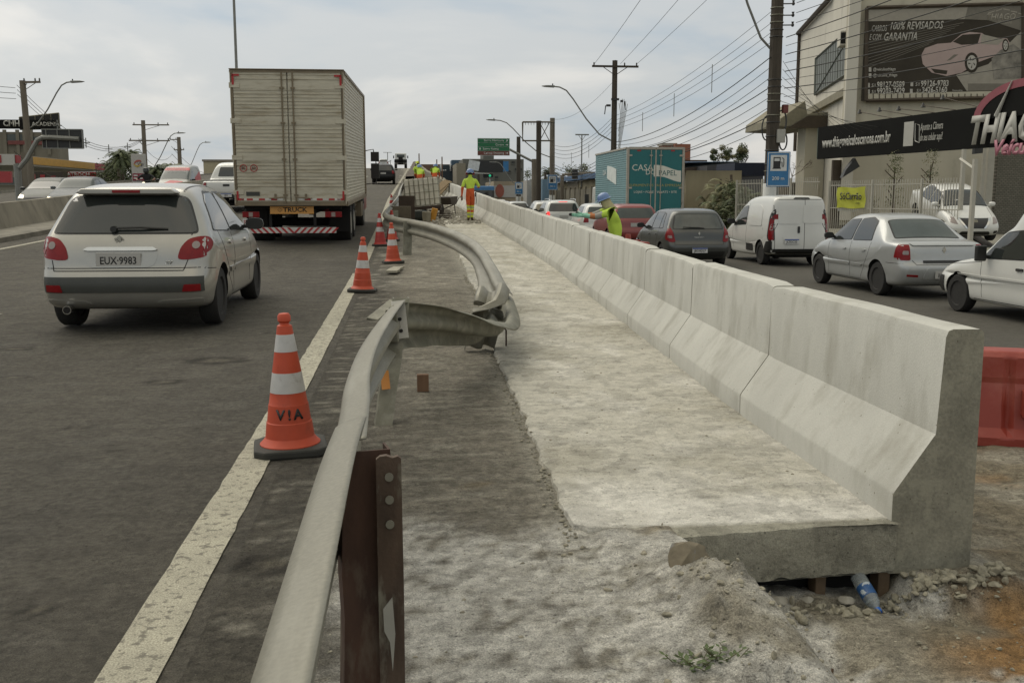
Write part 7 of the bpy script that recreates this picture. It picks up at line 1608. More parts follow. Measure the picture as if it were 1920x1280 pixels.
# ------------------------------------------------------------------ trees
LEAFM = [mat('leaf_dark', (.06, .078, .032), .7, var=.45, scale=3), mat('leaf_mid', (.095, .112, .045), .7, var=.4, scale=3), mat('leaf_olive', (.15, .145, .065), .7, var=.35, scale=3)]
BARK = mat('bark', (.09, .07, .05), .9, var=.3)
def tree(lab, loc, h, w, kind='round', m=1, seed=1, n=1400, group=None, name='tree'):
    rnd = random.Random(seed); t = thing(name, lab, 'tree', loc, 0, group); g = G()
    if kind not in ('palm', 'areca'): 
        g.tube([(0, 0, -.3), (.05 * h * .1, 0, h * .3), (0, .02 * h, h * .8)], .1, 7, True, [h * .03, h * .022, h * .006])
        for k in range(6): a = rnd.uniform(0, 6.28); g.tube([(0, 0, h * (.2 + .1 * k)), (cos(a) * w * .35, sin(a) * w * .35, h * (.35 + .1 * k))], h * .008, 5)
        obj('trunk', g, BARK, t, smooth=True); gl = [G(), G(), G()]
        cl = []
        for k in range(34):
            if kind == 'cone': zz_ = rnd.uniform(.12, 1); rr = (1 - zz_) * w * .5 + .04 * w
            elif kind == 'column': zz_ = rnd.uniform(.1, 1); rr = w * .42 * (1 - abs(zz_ - .5) * .9)
            else: zz_ = rnd.uniform(.28, 1); rr = w * .5 * math.sqrt(max(.05, 1 - ((zz_ - .6) / .45) ** 2))
            a = rnd.uniform(0, 6.28); q = rr * rnd.uniform(.3, 1); cl.append((Vector((cos(a) * q, sin(a) * q, zz_ * h)), rnd.uniform(.14, .26) * w, rnd.choice((m, m, (m + 1) % 3))))
        for i in range(n):
            c, r, mm_ = rnd.choice(cl); d = Vector((rnd.gauss(0, 1), rnd.gauss(0, 1), rnd.gauss(0, .8))).normalized(); p = c + d * r * rnd.uniform(.5, 1.1); s = rnd.uniform(.02, .045) * max(w, h * .5)
            if kind == 'cone': s *= .8
            e1 = Vector((rnd.gauss(0, 1), rnd.gauss(0, 1), rnd.gauss(0, .6))).normalized(); e2 = d.cross(e1).normalized()
            gl[mm_].add([p - e1 * s, p + e2 * s * .45, p + e1 * s, p - e2 * s * .45], [(0, 1, 2, 3)])
    else:
        ar_ = kind == 'areca'
        g.tube([(0, 0, -.3), (.1, 0, h * .4), (0, 0, h * .75)], .1, 8, True, [w * .05, w * .035, w * .03]); obj('trunk', g, BARK, t, smooth=True); gl = [G(), G(), G()]
        for k in range(n):
            a = rnd.uniform(0, 6.28); el = rnd.uniform(-.1, 1.15); L = w * rnd.uniform(.4, .62); base = Vector((0, 0, h * rnd.uniform(.62, .78))) if not ar_ else Vector((rnd.gauss(0, .16) * w, rnd.gauss(0, .1) * w, h * rnd.uniform(-.05, .62))); pts = []
            for i in range(9): u = i / 8; pts.append(base + Vector((cos(a) * L * u * cos(el * .6), sin(a) * L * u * cos(el * .6), L * (u * sin(el) * .9 - .62 * u * u * u))))
            gg = gl[rnd.choice((m, m, (m + 1) % 3))]
            for i in range(1, 9):
                d = (pts[i] - pts[i - 1]).normalized(); sd_ = d.cross(Vector((0, 0, 1))).normalized(); ll = w * .11 * (1 - abs(i / 8 - .45))
                for k2 in range(3):
                    p = pts[i - 1].lerp(pts[i], k2 / 3)
                    for s in (-1, 1): tip = p + sd_ * s * ll + d * ll * .5 - Vector((0, 0, ll * .5)); gg.add([p - d * .012 * w, p + d * .012 * w, tip], [(0, 1, 2)])
    allg = G()
    for k in range(3): allg.mi = k; allg.add(gl[k].v, gl[k].f)
    obj('crown', allg, LEAFM, t); return t
def tree_at(lab, px, ytop, Y, hreal=None, wpx=40, kind='round', m=1, seed=1, n=1400, group=None, zb=None, name='tree'):
    p = aty(px, ytop, Y); z0 = ST if zb is None else zb; h = (p.z - z0) ; w = wpx * Y / 1889
    return tree(lab, (p.x, Y, z0), h, w, kind, m, seed, n, group, name)
for k, (px, yt, w, lab) in enumerate(((1340, 283, 26, 'small poplar left of the tall poplars beyond the dark roofs'), (1358, 277, 40, 'tall bushy poplar in the middle of the tree row beyond the roofs'), (1392, 276, 34, 'tall poplar at the right of the tree row beyond the roofs'), (1376, 287, 26, 'lower tree filling the gap of the poplar row'))): tree_at(lab, px, yt, 105, wpx=w, kind='column', m=2, seed=k + 3, n=4200, group='poplars beyond the roofs')
tree_at('bushy green tree left of the teal truck behind the blue roofed shed', 1074, 313, 98, wpx=60, m=2, seed=9, n=1500); tree_at('darker green tree touching the left edge of the teal truck', 1096, 309, 92, wpx=34, m=1, seed=10, n=1200)
tree_at('palm behind the frame side pole', 1032, 296, 100, wpx=46, kind='palm', m=0, seed=12, n=46); tree_at('dark tree behind the mural wall', 988, 320, 118, wpx=34, m=0, seed=13); tree_at('round dark bush beside the grey apartment block', 1000, 330, 105, wpx=26, m=0, seed=14, n=900)
for k, (px, yt, w, Y, lab) in enumerate(((1372, 300, 100, 50, 'large drooping areca palm behind the grey hatchback'), (1352, 312, 80, 52, 'yellowish palm left of the large areca palm'), (1398, 322, 70, 47, 'dark low palm right of the large areca palm'))): tree_at(lab, px, yt - 8, Y, wpx=w * .9, kind='areca', m=(1, 2, 0)[k], seed=20 + k, n=120, zb=-.4)
tree_at('dark reddish shrub mass under the areca palms', 1375, 345, 49, wpx=70, m=0, seed=29, n=1800, zb=-.4)
for k, (px, yt, w, Y, lab) in enumerate(((225, 262, 62, 98, 'large dark palm behind the price totem'), (243, 262, 46, 104, 'second palm leaning over the price totem'), (290, 298, 50, 90, 'lower palm right of the price totem behind the motorcyclist'), (322, 294, 50, 110, 'palm left of the far concrete pole'), (357, 298, 26, 120, 'small palm above the roof of the red and grey van'), (205, 290, 44, 110, 'dark palm at the left of the palm group by the station'))): tree_at(lab, px, yt - 8, Y, wpx=w, kind='palm', m=(0, 0, 0, 1, 1, 0)[k], seed=40 + k, n=90)
tree_at('dark hedge mass under the palms beside the fuel station', 215, 312, 102, wpx=90, m=0, seed=51, n=2600); tree_at('dark hedge under the palms left of the van', 320, 318, 100, wpx=60, m=0, seed=52, n=1400)
tree_at('thin conifer in a planter behind the steel fence left of the displayed car', 1680, 288, 38.0, wpx=54, kind='cone', m=1, seed=60, n=900, zb=.45); tree_at('loose branched conifer behind the roof of the displayed car', 1748, 284, 40, wpx=64, kind='cone', m=2, seed=61, n=800, zb=.45); tree_at('small clipped topiary cone behind the fence', 1641, 366, 37, wpx=24, kind='column', m=2, seed=62, n=700, zb=.45)
def bare(px, y0, y1, Y, lab, seed):
    rnd = random.Random(seed); p = aty(px, y0, Y); q = aty(px, y1, Y); h = q.z - p.z; t = thing('bare_tree', lab, 'tree', p); g = G()
    def br(a, d, L, r, k):
        b = a + d * L; g.tube([a, b], r, 4, True, [r, r * .6])
        if k:
            for _ in range(3): nd = (d + Vector((rnd.gauss(0, .5), rnd.gauss(0, .5), rnd.gauss(.1, .3)))).normalized(); br(b, nd, L * .68, r * .6, k - 1)
    br(Vector((0, 0, 0)), Vector((0, 0, 1)), h * .35, h * .015, 4); obj('branches', g, BARK, t)
bare(1484, 360, 278, 45, 'bare leafless shrub between the thick pole and the showroom', 5)
# ------------------------------------------------------------------ right hand buildings
CREAM = mat('cream_wall', (.46, .425, .33), .9, var=.1, scale=.7, col2=(.26, .235, .18), c2lo=.55, c2hi=.8, c2s=.9, stretch=(1, 1, .35)); CREAMW = mat('pale_wall', (.56, .53, .45), .9, var=.08, scale=.5, col2=(.33, .31, .26), c2lo=.55, c2hi=.8, c2s=.8, stretch=(1, 1, .3))
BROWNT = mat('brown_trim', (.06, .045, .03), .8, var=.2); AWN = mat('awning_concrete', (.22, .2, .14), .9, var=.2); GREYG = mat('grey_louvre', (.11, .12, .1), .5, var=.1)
def frame_at(A, B):
    """local frame: x from A to B, -y outward to the viewer's side"""
    return math.atan2(B[1] - A[1], B[0] - A[0])
bd = thing('showroom_building', 'tall cream showroom building with a big billboard and slanted strip window', 'building', (22.4, 50, .4), R(-14.6))
# local x along the front (right, nearer), local y into depth along the long wall
def bl(px, py): 
    """point on the front wall plane (local x,z) seen at pixel"""
    r = ray(px, py); o_ = Vector((0, 0, H_CAM)); n_ = Vector((-sin(R(14.6)) * -1 * -1, 0, 0)); 
    nn = Vector((math.sin(R(14.6)), math.cos(R(14.6)), 0)); P0 = Vector((22.4, 50, .4)); t_ = (P0 - o_).dot(nn) / r.dot(nn); P_ = o_ + r * t_; d_ = P_ - P0; return (d_.dot(Vector((cos(R(14.6)), -sin(R(14.6)), 0))), d_.z)
def sl(px, py):
    """point on the long side wall (local y,z)"""
    r = ray(px, py); o_ = Vector((0, 0, H_CAM)); nn = Vector((cos(R(14.6)), -sin(R(14.6)), 0)); P0 = Vector((22.4, 50, .4)); t_ = (P0 - o_).dot(nn) / r.dot(nn); P_ = o_ + r * t_; d_ = P_ - P0; return (d_.dot(Vector((sin(R(14.6)), cos(R(14.6)), 0))), d_.z)
g = G(); g.box(8, .3, 6.5, 16, .6, 14); obj('front_wall', g, CREAM, bd)
g = G(); g.box(.25, -.12, 6.5, .55, .3, 13.5); obj('pilaster', g, CREAMW, bd)
yA, zA = sl(1508, 45); yB, zB = sl(1550, 0)
g = G(); yE = 21; pf = [(.3, -.5), (yE, -.5), (yE, zA), (sl(1550, 0)[0], zB), (.3, zB + 4)]
g.prism(pf, .3, .9, 'x'); sw = obj('side_wall', g, CREAMW, bd)
g = G(); g.tube([(.22, yE, 4.2), (.22, yE, zA)], .14, 6); g.tube([(.1, yE, zA), (.1, sl(1550, 0)[0], zB), (.1, .3, zB + 4)], .16, 6); obj('gutter_pipe', g, BROWNT, bd)
W4 = [sl(1523, 110), sl(1583, 55), sl(1582, 137), sl(1521, 178)]; g = G(); g.prism(W4, .24, .34, 'x'); wi = obj('strip_window', g, GREYG, bd); g = G()
for a_, b_ in zip(W4, W4[1:] + W4[:1]): g.tube([(.22, *a_), (.22, *b_)], .07, 4)
for k in range(1, 14): u = k / 14; p_ = Vector(W4[0]).lerp(Vector(W4[1]), u); q_ = Vector(W4[3]).lerp(Vector(W4[2]), u); g.tube([(.23, *p_), (.23, *q_)], .012 if k % 5 else .03, 4)
g.tube([(.22, *W4[3]), (.22, *(Vector(W4[1]) * .8 + Vector(W4[2]) * .2))], .04, 4); obj('window_frame', g, mat('grey_frame', (.09, .1, .08), .6), wi)
a_ = sl(1581, 74); g = G(); g.box(.05, a_[0], a_[1], .55, .9, .75); ac = obj('air_conditioner', g, CREAMW, bd, bev=.03); g = G(); g.box(.0, a_[0] - .47, a_[1], .4, .02, .55); obj('grille', g, DARK, ac)
L0, L1_ = sl(1508, 207), sl(1580, 165); g = G(); g.prism([L0, L1_, (L1_[0], L1_[1] - .4), (L0[0], L0[1] - .4)], .05, .35, 'x'); obj('ledge', g, AWN, bd)
# concrete awning and column
p4 = [aty(x_, y_, 57) for x_, y_ in ((1462, 237), (1464, 222), (1510, 189), (1514, 214), (1580, 207), (1584, 216), (1545, 240))]
aw = thing('concrete_awning', 'slanted concrete awning sticking out of the showroom above the fence', 'awning', (p4[0].x, 57, p4[0].z)); o0 = Vector(aw.location)
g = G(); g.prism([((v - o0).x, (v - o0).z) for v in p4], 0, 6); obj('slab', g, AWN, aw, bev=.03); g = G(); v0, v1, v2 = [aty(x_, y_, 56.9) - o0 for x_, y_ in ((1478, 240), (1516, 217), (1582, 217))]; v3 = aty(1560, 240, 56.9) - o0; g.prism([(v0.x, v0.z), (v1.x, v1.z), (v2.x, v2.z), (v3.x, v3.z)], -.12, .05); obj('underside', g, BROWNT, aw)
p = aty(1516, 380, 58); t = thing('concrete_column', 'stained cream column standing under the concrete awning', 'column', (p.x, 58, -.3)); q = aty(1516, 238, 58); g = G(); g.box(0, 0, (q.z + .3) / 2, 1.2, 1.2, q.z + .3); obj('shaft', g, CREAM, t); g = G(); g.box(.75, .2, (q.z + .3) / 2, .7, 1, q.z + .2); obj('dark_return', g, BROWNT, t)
# billboard on the front wall
c0 = bl(1622, 16); c1 = bl(1915, 8); c2 = bl(1915, 183); c3_ = bl(1622, 190); bb = thing('billboard', 'faded billboard with white phone numbers and a pink sports car picture on the cream wall', 'billboard'); bb.parent = None
bb.location = bd.location; bb.rotation_euler = bd.rotation_euler
x0, x1 = c0[0], c1[0]; zt, zb = c0[1], c3_[1]; Wb, Hb = x1 - x0, zt - zb
def BX(px, py): return bl(px, py)
NAVY = mat('poster_grey', (.05, .043, .033), .8, var=.25, scale=.6, spec=.15); POSTW = mat('poster_pale', (.3, .275, .225), .7, var=.1); POSTM = mat('poster_mid', (.16, .145, .115), .7, var=.15); PINK = mat('poster_pink', (.38, .29, .26), .6, var=.1, scale=1); PINK2 = mat('poster_pink_dark', (.2, .12, .1), .6); TXT = mat('poster_text', (.42, .4, .35), .6)
g = G(); g.box((x0 + x1) / 2, -.2, (zt + zb) / 2, Wb, .1, Hb); pb = obj('poster', g, NAVY, bb)
def bpoly(pts, m, name='print', d=0, par=None):
    g = G(); g.prism([BX(*q) for q in pts], -.262 - d, -.25 - d); return obj(name, g, m, par or pb)
g = G(); 
for a_, b_ in (((1623, 17), (1915, 9)), ((1915, 9), (1915, 183)), ((1622, 190), (1915, 183)), ((1623, 17), (1622, 190))): A_, B_ = BX(*a_), BX(*b_); g.tube([(A_[0], -.3, A_[1]), (B_[0], -.3, B_[1])], .09, 4)
for k in range(26): A_ = BX(1624 + k * 11.4, 177); B_ = BX(1624 + k * 11.4, 189); g.tube([(A_[0], -.28, A_[1]), (B_[0], -.28, B_[1])], .02, 4)
obj('frame', g, BROWNT, bb)
bpoly([(1624, 177), (1914, 171), (1914, 182), (1624, 189)], CREAM, 'bare_strip'); bpoly([(1626, 20), (1812, 15), (1806, 38), (1626, 42)], POSTW); bpoly([(1812, 15), (1914, 12), (1914, 60), (1850, 40), (1806, 38)], POSTM)
for k in range(9): bpoly([(1626, 128 - 6 * k), (1740 + 8 * k, 84 - 5 * k), (1740 + 8 * k, 84.8 - 5 * k), (1626, 129 - 6 * k)], POSTM, 'streak', .002)
bpoly([(1790, 142), (1850, 122), (1912, 60), (1912, 170), (1810, 172)], POSTW, 'print', .002); bpoly([(1812, 172), (1912, 170), (1912, 158), (1812, 158)], POSTM, 'print', .006)
car = bpoly([(1725, 105), (1732, 92), (1755, 84), (1780, 82), (1800, 66), (1815, 62), (1838, 64), (1850, 72), (1885, 74), (1890, 82), (1880, 100), (1832, 118), (1800, 138), (1772, 144), (1745, 138), (1728, 122)], PINK, 'car_picture', .008)
bpoly([(1784, 80), (1802, 67), (1836, 65), (1830, 84), (1800, 86)], NAVY, 'windscreen_print', .014, car); bpoly([(1743, 130), (1774, 134), (1772, 141), (1750, 138)], NAVY, 'intake_print', .014, car); bpoly([(1838, 66), (1880, 76), (1868, 86), (1836, 84)], POSTW, 'door_print', .014, car); bpoly([(1772, 116), (1786, 104), (1794, 104), (1780, 114)], POSTM, 'lamp_print', .014, car)
for (cx, cy, rx_, ry_) in ((1819, 119, 13, 19), (1882, 87, 6, 12)):
    w_ = bpoly([(cx + rx_ * cos(a * pi / 10), cy + ry_ * sin(a * pi / 10)) for a in range(20)], NAVY, 'tyre_print', .02, car); bpoly([(cx + rx_ * .68 * cos(a * pi / 10), cy + ry_ * .72 * sin(a * pi / 10)) for a in range(20)], TXT, 'rim_print', .03, w_)
    for a in range(5): bpoly([(cx + rx_ * .5 * cos(a * 1.257 + d_) * (.3 if d_ == 0 else 1), cy + ry_ * .55 * sin(a * 1.257 + d_) * (.3 if d_ == 0 else 1)) for d_ in (0, .3, .6)], NAVY, 'spoke_gap', .04, w_)
pe = bpoly([(1860, 150), (1856, 112), (1872, 96), (1896, 84), (1912, 96), (1912, 148)], mat('poster_figure', (.2, .185, .155), .8, var=.5, scale=2.5), 'figure_print', .016)
def btext(s, px, py, hpx, m=TXT, px1=None, **k):
    x_, z_ = BX(px, py); o = text(s, hpx / 37., m, pb, (x_, -.263, z_), align='LEFT', ext=.01, **k)
    if px1: q = [v[0] for v in o.bound_box]; o.scale = ((BX(px1, py)[0] - x_) / (max(q) - min(q)), 1, 1)
    return o
btext('CARROS', 1632, 56, 11, px1=1660, shear=.25); btext('100% REVISADOS', 1665, 52, 13.5, px1=1764, shear=.25, bold=.02); btext('E COM', 1628, 72, 10.5, px1=1650, shear=.25); btext('GARANTIA', 1654, 72, 14, px1=1716, shear=.25, bold=.02)
btext('@veiculosthiago', 1635, 132, 5.5, px1=1677, bold=.02); btext('@veiculos_thiago', 1635, 143, 5.5, px1=1680, bold=.02)
for (px, py, s) in ((1631, 161, '98127-0589'), (1631, 173, '99203-7429'), (1713, 159, '99126-9783'), (1715, 171, '3426-5160')): btext('51', px + 1, py + 1, 6, px1=px + 8, bold=.02); btext(s, px + 11, py, 10.5, px1=px + (63 if len(s) > 9 else 58), bold=.035)
for (px, py) in ((1626, 161), (1626, 173), (1707, 159), (1706, 172), (1629, 132), (1629, 143)): bpoly([(px - 2, py - 4), (px + 3, py - 4), (px + 3, py + 4), (px - 2, py + 4)], TXT, 'icon', .004)
btext('THIAGO', 1845, 35, 11, POSTW, shear=.2, sx=.85, bold=.02); btext('Veículos', 1868, 44, 6, POSTW, shear=.2, sx=.8); btext('Financeiras', 1783, 171, 3.5, sx=.8)
for k in range(5): bpoly([(1850 + 14 * k, 28 - 4 * min(k, 4 - k)), (1862 + 14 * k, 27 - 4 * min(k + .8, 3.2 - k)), (1862 + 14 * k, 25 - 4 * min(k + .8, 3.2 - k)), (1850 + 14 * k, 26 - 4 * min(k, 4 - k))], POSTW, 'arch_print', .004)
# long black sign band along the street edge
A0 = Vector((20.9, 51, 0)); D_ = Vector((1.6, -11.6, 0)).normalized(); rzb = math.atan2(D_.y, D_.x)
def sg(px, py):
    r = ray(px, py); nn = Vector((-D_.y, D_.x, 0)); o_ = Vector((0, 0, H_CAM)); t_ = (A0 - o_).dot(nn) / r.dot(nn); P_ = o_ + r * t_; return ((P_ - A0).dot(D_), P_.z)
SB = mat('sign_black', (.009, .009, .008), .8, var=.2, scale=.8, spec=.12); SBT = mat('sign_lettering', (.4, .39, .35), .5, var=.05); 
sb = thing('shop_sign', 'long black shop sign band with a web address and large slanted name above the fence', 'shop sign', A0, rzb)
xl = sg(1533, 270)[0]; xr = 17.5; zt_, zb_ = 4.86, 3.25
g = G(); g.box((xl + xr) / 2, .1, (zt_ + zb_) / 2, xr - xl, .2, zt_ - zb_); bp = obj('panel', g, SB, sb)
g = G(); g.box(xl - .02, .35, (zt_ + zb_) / 2, .04, .7, zt_ - zb_ - .1); obj('end_return', g, mat('teal_edge', (.08, .12, .1), .6), sb)
u0 = sg(1542, 272)[0]; u1 = sg(1670, 265)[0]; tx = text('www.thiagoveiculoscanoas.com.br', .36, SBT, bp, ((u0 + u1) / 2, -.004, 4.02), ext=.012, bold=.03, sx=1); bb_ = [v[0] for v in tx.bound_box]; k_ = (u1 - u0) / (max(bb_) - min(bb_)); tx.scale = (k_, 1.35, 1)
u0 = sg(1695, 250)[0]; u1 = sg(1713, 250)[0]; g = G(); g.prism([(u0, 3.55), (u1, 3.55), (u1, 4.6), (u0, 4.6)], -.012, -.002); obj('blank_card', g, SBT, bp, bev=.01)
u0 = sg(1726, 245)[0]; u1 = sg(1768, 245)[0]
for s, z in (('Aponte a Câmera', 4.3), ('do seu celular aqui!', 3.86)): tx = text(s, .24, SBT, bp, ((u0 + u1) / 2, -.004, z), ext=.01, shear=.2); bb_ = [v[0] for v in tx.bound_box]; tx.scale = ((u1 - u0) / (max(bb_) - min(bb_)), 1.3, 1)
u = sg(1721, 250)[0]; g = G(); g.tube([(u - .15, -.01, 3.75), (u + .15, -.01, 3.65), (u + .1, -.01, 4.4), (u - .2, -.01, 4.5), (u - .15, -.01, 3.75)], .025, 4); obj('phone_symbol', g, SBT, bp)
# dome with needle, large name
cu, cz = sg(1921, 232)[0], 4.35; ru = cu - sg(1829, 225)[0]; rz_ = sg(1915, 148)[1] - cz
g = G(); arc = [(cu + ru * cos(a * pi / 24), cz + rz_ * sin(a * pi / 24)) for a in range(25)]; g.prism(arc, -.1, .1); dm = obj('dome_panel', g, SB, sb)
g = G(); ou = [(cu + ru * cos(a * pi / 24), cz + rz_ * sin(a * pi / 24)) for a in range(25)]; inn = [(cu + ru * .86 * cos(a * pi / 24), cz - .1 + rz_ * .78 * sin(a * pi / 24) + .1) for a in range(25)]
g.add([(a_, -.115, b_) for a_, b_ in ou] + [(a_, -.115, b_) for a_, b_ in inn], [(i, i + 1, 26 + i, 25 + i) for i in range(24)]); o = obj('dome_band', g, mat('sign_pink', (.24, .06, .075), .6, var=.1), dm); s = o.modifiers.new('s', 'SOLIDIFY'); s.thickness = .01
n0 = sg(1874, 218); n1 = sg(1904, 152); g = G(); g.tube([(n0[0], -.15, n0[1]), (n1[0], -.15, n1[1])], .05, 6, True, [.09, .02]); obj('needle', g, SBT, dm)
u0 = sg(1822, 250)[0]; h0, h1 = sg(1830, 274)[1], sg(1830, 226)[1]
tx = text('THIAGO', h1 - h0, SBT, sb, (u0, -.13, (h0 + h1) / 2 + .05), ext=.03, shear=.25, bold=.05, align='LEFT', sx=.82)
tx = text('Veículos', .55, mat('sign_pink_text', (.36, .13, .17), .5), sb, (sg(1868, 278)[0], -.16, sg(1890, 278)[1]), ext=.03, shear=.25, bold=.04, align='LEFT')
# flood lamps on arms over the band
for k, (px, py, qx, qy) in enumerate(((1612, 210, 1672, 224), (1649, 206, 1710, 220), (1685, 204, 1752, 214), (1731, 198, 1792, 207), (1768, 183, 1835, 200))):
    a_ = aty(px, py, 41 + (4 - k) * 1.6); uu, zz_ = sg(qx, qy); b_ = A0 + D_ * uu; b_ = Vector((b_.x, b_.y, zt_)); t = thing('flood_lamp', ORD[k + 1].replace('second', 'leftmost').replace('third', 'second').replace('fourth', 'middle').replace('fifth', 'fourth').replace('sixth', 'rightmost') + ' small flood lamp on a thin arm above the black sign band', 'lamp', b_, 0, 'flood lamps above the sign'); g = G(); g.tube([(0, 0, 0), a_ - b_], .018, 4); obj('arm', g, BROWNT, t); g = G(); g.lathe([(.03, .12), (.12, -.08), (.001, -.1)], 10, a_ - b_); obj('lamp_head', g, BLACK, t)
# posts and brick part below the dome
BRK = mat('grey_brick', (.15, .14, .115), .9, var=.15)
nt = BRK.node_tree; bt = nt.nodes.new('ShaderNodeTexBrick'); bt.inputs['Scale'].default_value = 3.2; bt.inputs['Color1'].default_value = (.17, .16, .13, 1); bt.inputs['Color2'].default_value = (.13, .125, .1, 1); bt.inputs['Mortar'].default_value = (.07, .065, .05, 1); bt.inputs['Mortar Size'].default_value = .03
tcn = nt.nodes.new('ShaderNodeTexCoord'); mpn = nt.nodes.new('ShaderNodeMapping'); mpn.inputs['Rotation'].default_value = (pi / 2, 0, 0); nt.links.new(tcn.outputs['Object'], mpn.inputs[0]); nt.links.new(mpn.outputs[0], bt.inputs['Vector']); nt.links.new(bt.outputs[0], nt.nodes['Principled BSDF'].inputs['Base Color'])
p = aty(1866, 380, 41.5); t = thing('brick_kiosk', 'grey brick wall section under the dome of the sign', 'wall', (p.x, 41.5, -.3), rzb + R(72)); g = G(); g.box(2.2, .3, 1.75, 4.4, .5, 3.6); obj('wall', g, BRK, t)
FW = mat('fence_white', (.38, .365, .31), .6, var=.1)
for (px, y0, Y, w, lab) in ((1857, 276, 41.6, .3, 'wide pale pillar at the left edge of the grey brick wall'), (1808, 280, 31.2, .11, 'pale sign post left of the displayed white car windscreen'), (1829, 298, 29.5, .12, 'pale steel post standing in front of the displayed white car'), (1846, 276, 41.4, .12, 'slim pale pillar beside the wide one')):
    p = aty(px, y0, Y); t = thing('steel_post', lab, 'post', (p.x, Y, -.4)); g = G(); g.box(0, 0, (p.z + .4) / 2, w, w, p.z + .4); obj('shaft', g, FW, t); g = G(); g.box(0, 0, .06, w * 1.8, w * 1.8, .12); obj('foot', g, FW, t)
p = aty(1833, 284, 35); o = obj('flood_lamp_box', G().prism([(-.16, -.1), (.16, -.06), (.16, .12), (-.16, .1)], -.08, .08), BLACK, loc=p); tag(o, 'black rectangular flood light under the right end of the sign band', 'lamp')
a_, b_ = aty(1801, 298, 30.8), aty(1829, 318, 29.6); g = G(); g.tube([(0, 0, 0), b_ - a_], .05, 4); tag(obj('steel_brace', g, FW, loc=a_), 'diagonal steel brace between the two pale posts', 'brace')
# fence
def fence(xa, ya, xb2, yb2, z0, z1, lab, step=.13, posts=2.6, name='steel_fence', thin=.013, topr=.18):
    A_, B_ = Vector((xa, ya, 0)), Vector((xb2, yb2, 0)); L = (B_ - A_).length; t = thing(name, lab, 'fence', (xa, ya, z0), math.atan2(yb2 - ya, xb2 - xa)); n = int(L / posts) + 1
    for k in range(n):
        u0, u1 = k * posts, min(L, (k + 1) * posts); 
        if u1 - u0 < .2: continue
        g = G(); m_ = int((u1 - u0) / step)
        for i in range(m_): u = u0 + (i + .5) * step; g.box(u, 0, (z1 - z0) / 2, thin * 2, thin, z1 - z0)
        for z in (.25, (z1 - z0) * .55, z1 - z0 - topr): g.box((u0 + u1) / 2, 0, z, u1 - u0, .03, .035)
        obj('bar_panel', g, FW, t); g = G(); g.box(u0, 0, (z1 - z0) / 2 - .05, .08, .08, z1 - z0 + .1); obj('post', g, FW, t)
    return t
a_ = aty(1803, 338, 30.6); b_ = aty(1556, 344, 37.5); fence(b_.x, b_.y, a_.x, a_.y, -.35, 1.95, 'white steel bar fence in front of the displayed car')
c_ = aty(1382, 347, 45); fence(c_.x, c_.y, b_.x - .4, b_.y, -.35, 2.1, 'pale bar fence and gate between the palms and the yellow banner', .16)
u = Vector((b_.x, b_.y, 0)).lerp(Vector((a_.x, a_.y, 0)), .08); t = thing('yellow_banner', 'yellow green cloth banner with black lettering tied on the white fence', 'banner', (u.x - .04, u.y - .05, 1.25), math.atan2(a_.y - b_.y, a_.x - b_.x))
g = G(); g.grid(lambda i, j: (i * .19, -.03 + .03 * sin(i * 1.3 + j), -.33 + .11 * j + .02 * sin(i * .9)), 10, 8); cl = obj('cloth', g, mat('banner_yellow', (.42, .44, .05), .8, var=.08), t, smooth=True); text('SóCarrão', .26, INK, cl, (.93, -.09, .1), sx=.9, bold=.02, ext=.004); text('.com', .1, INK, cl, (1.35, -.09, -.14), ext=.004)
p = aty(1595, 300, 47); g = G(); v = [aty(x_, y_, 46.8) - p for x_, y_ in ((1607, 296), (1616, 312), (1583, 333), (1590, 318))]; g.prism([(q_.x, q_.z) for q_ in v], 0, .3); tag(obj('folded_awning', g, BLACK, loc=p), 'black folded fabric awning over the showroom door', 'awning')
for k, (px, y0, y1, w, lab) in enumerate(((1572, 300, 440, .9, 'dark doorway strip behind the yellow banner'),)): p = aty(px, y0, 50); q = aty(px, y1, 50); tag(obj('doorway', G().prism([(-.45, 0), (.45, 0), (.45, p.z - q.z), (-.45, p.z - q.z)], 0, .2), BROWNT, loc=(q.x, 50, q.z)), lab, 'door')
p = aty(1590, 393, 36.9); g = G(); g.prism([(-.4, -.05), (.15, -.05), (.15, -.12), (.4, 0), (.15, .12), (.15, .05), (-.4, .05)], 0, .02); tag(obj('arrow_sign', g, SIGNW, loc=p, rot=(0, 0, R(-40))), 'white arrow plate on the fence under the yellow banner', 'sign')
p = aty(1700, 372, 47.8); g = G(); g.box(0, 6, .9, 30, 4, 1.8)
# showroom ground wall (ground floor behind fence) and raised yard
g = G(); g.grid(lambda i, j: ((16.6 if j < 2 else 60), (-10, 45, 60)[i], (ST, -.28, -.28)[j]), 3, 3); tag(obj('car_yard', g, mat('yard_paving', (.2, .19, .15), .9, var=.2)), kind='structure')
# boundary wall of stained precast slabs and shed with blue roof
PRE = mat('precast_slab', (.17, .155, .115), .95, var=.35, scale=1.1, stretch=(1, 2.2, .35), col2=(.06, .055, .04), c2lo=.5, c2hi=.68, c2s=1.6)
bw = thing('precast_wall', 'stained precast concrete slab wall with posts beside the teal truck', 'wall', (14.6, 52, ST)); 
for k in range(19):
    g = G(); 
    for j in range(5): g.box(0, 1.3 + k * 2.6, .25 + .5 * j, .06 + .012 * (j % 2), 2.46, .49)
    g2 = obj('wall_panel', g, PRE, bw); g = G(); g.box(-.03, k * 2.6, 1.3, .16, .15, 2.75); obj('post', g, PRE, bw)
sh = thing('shed', 'long beige shed with a blue corrugated roof edge behind the precast wall', 'building', (15.6, 55, ST)); g = G(); g.box(1.6, 26, 1.6, 3.2, 52, 3.4); obj('wall', g, mat('shed_beige', (.3, .26, .17), .9, var=.2, scale=.8, stretch=(1, 1, .3)), sh)
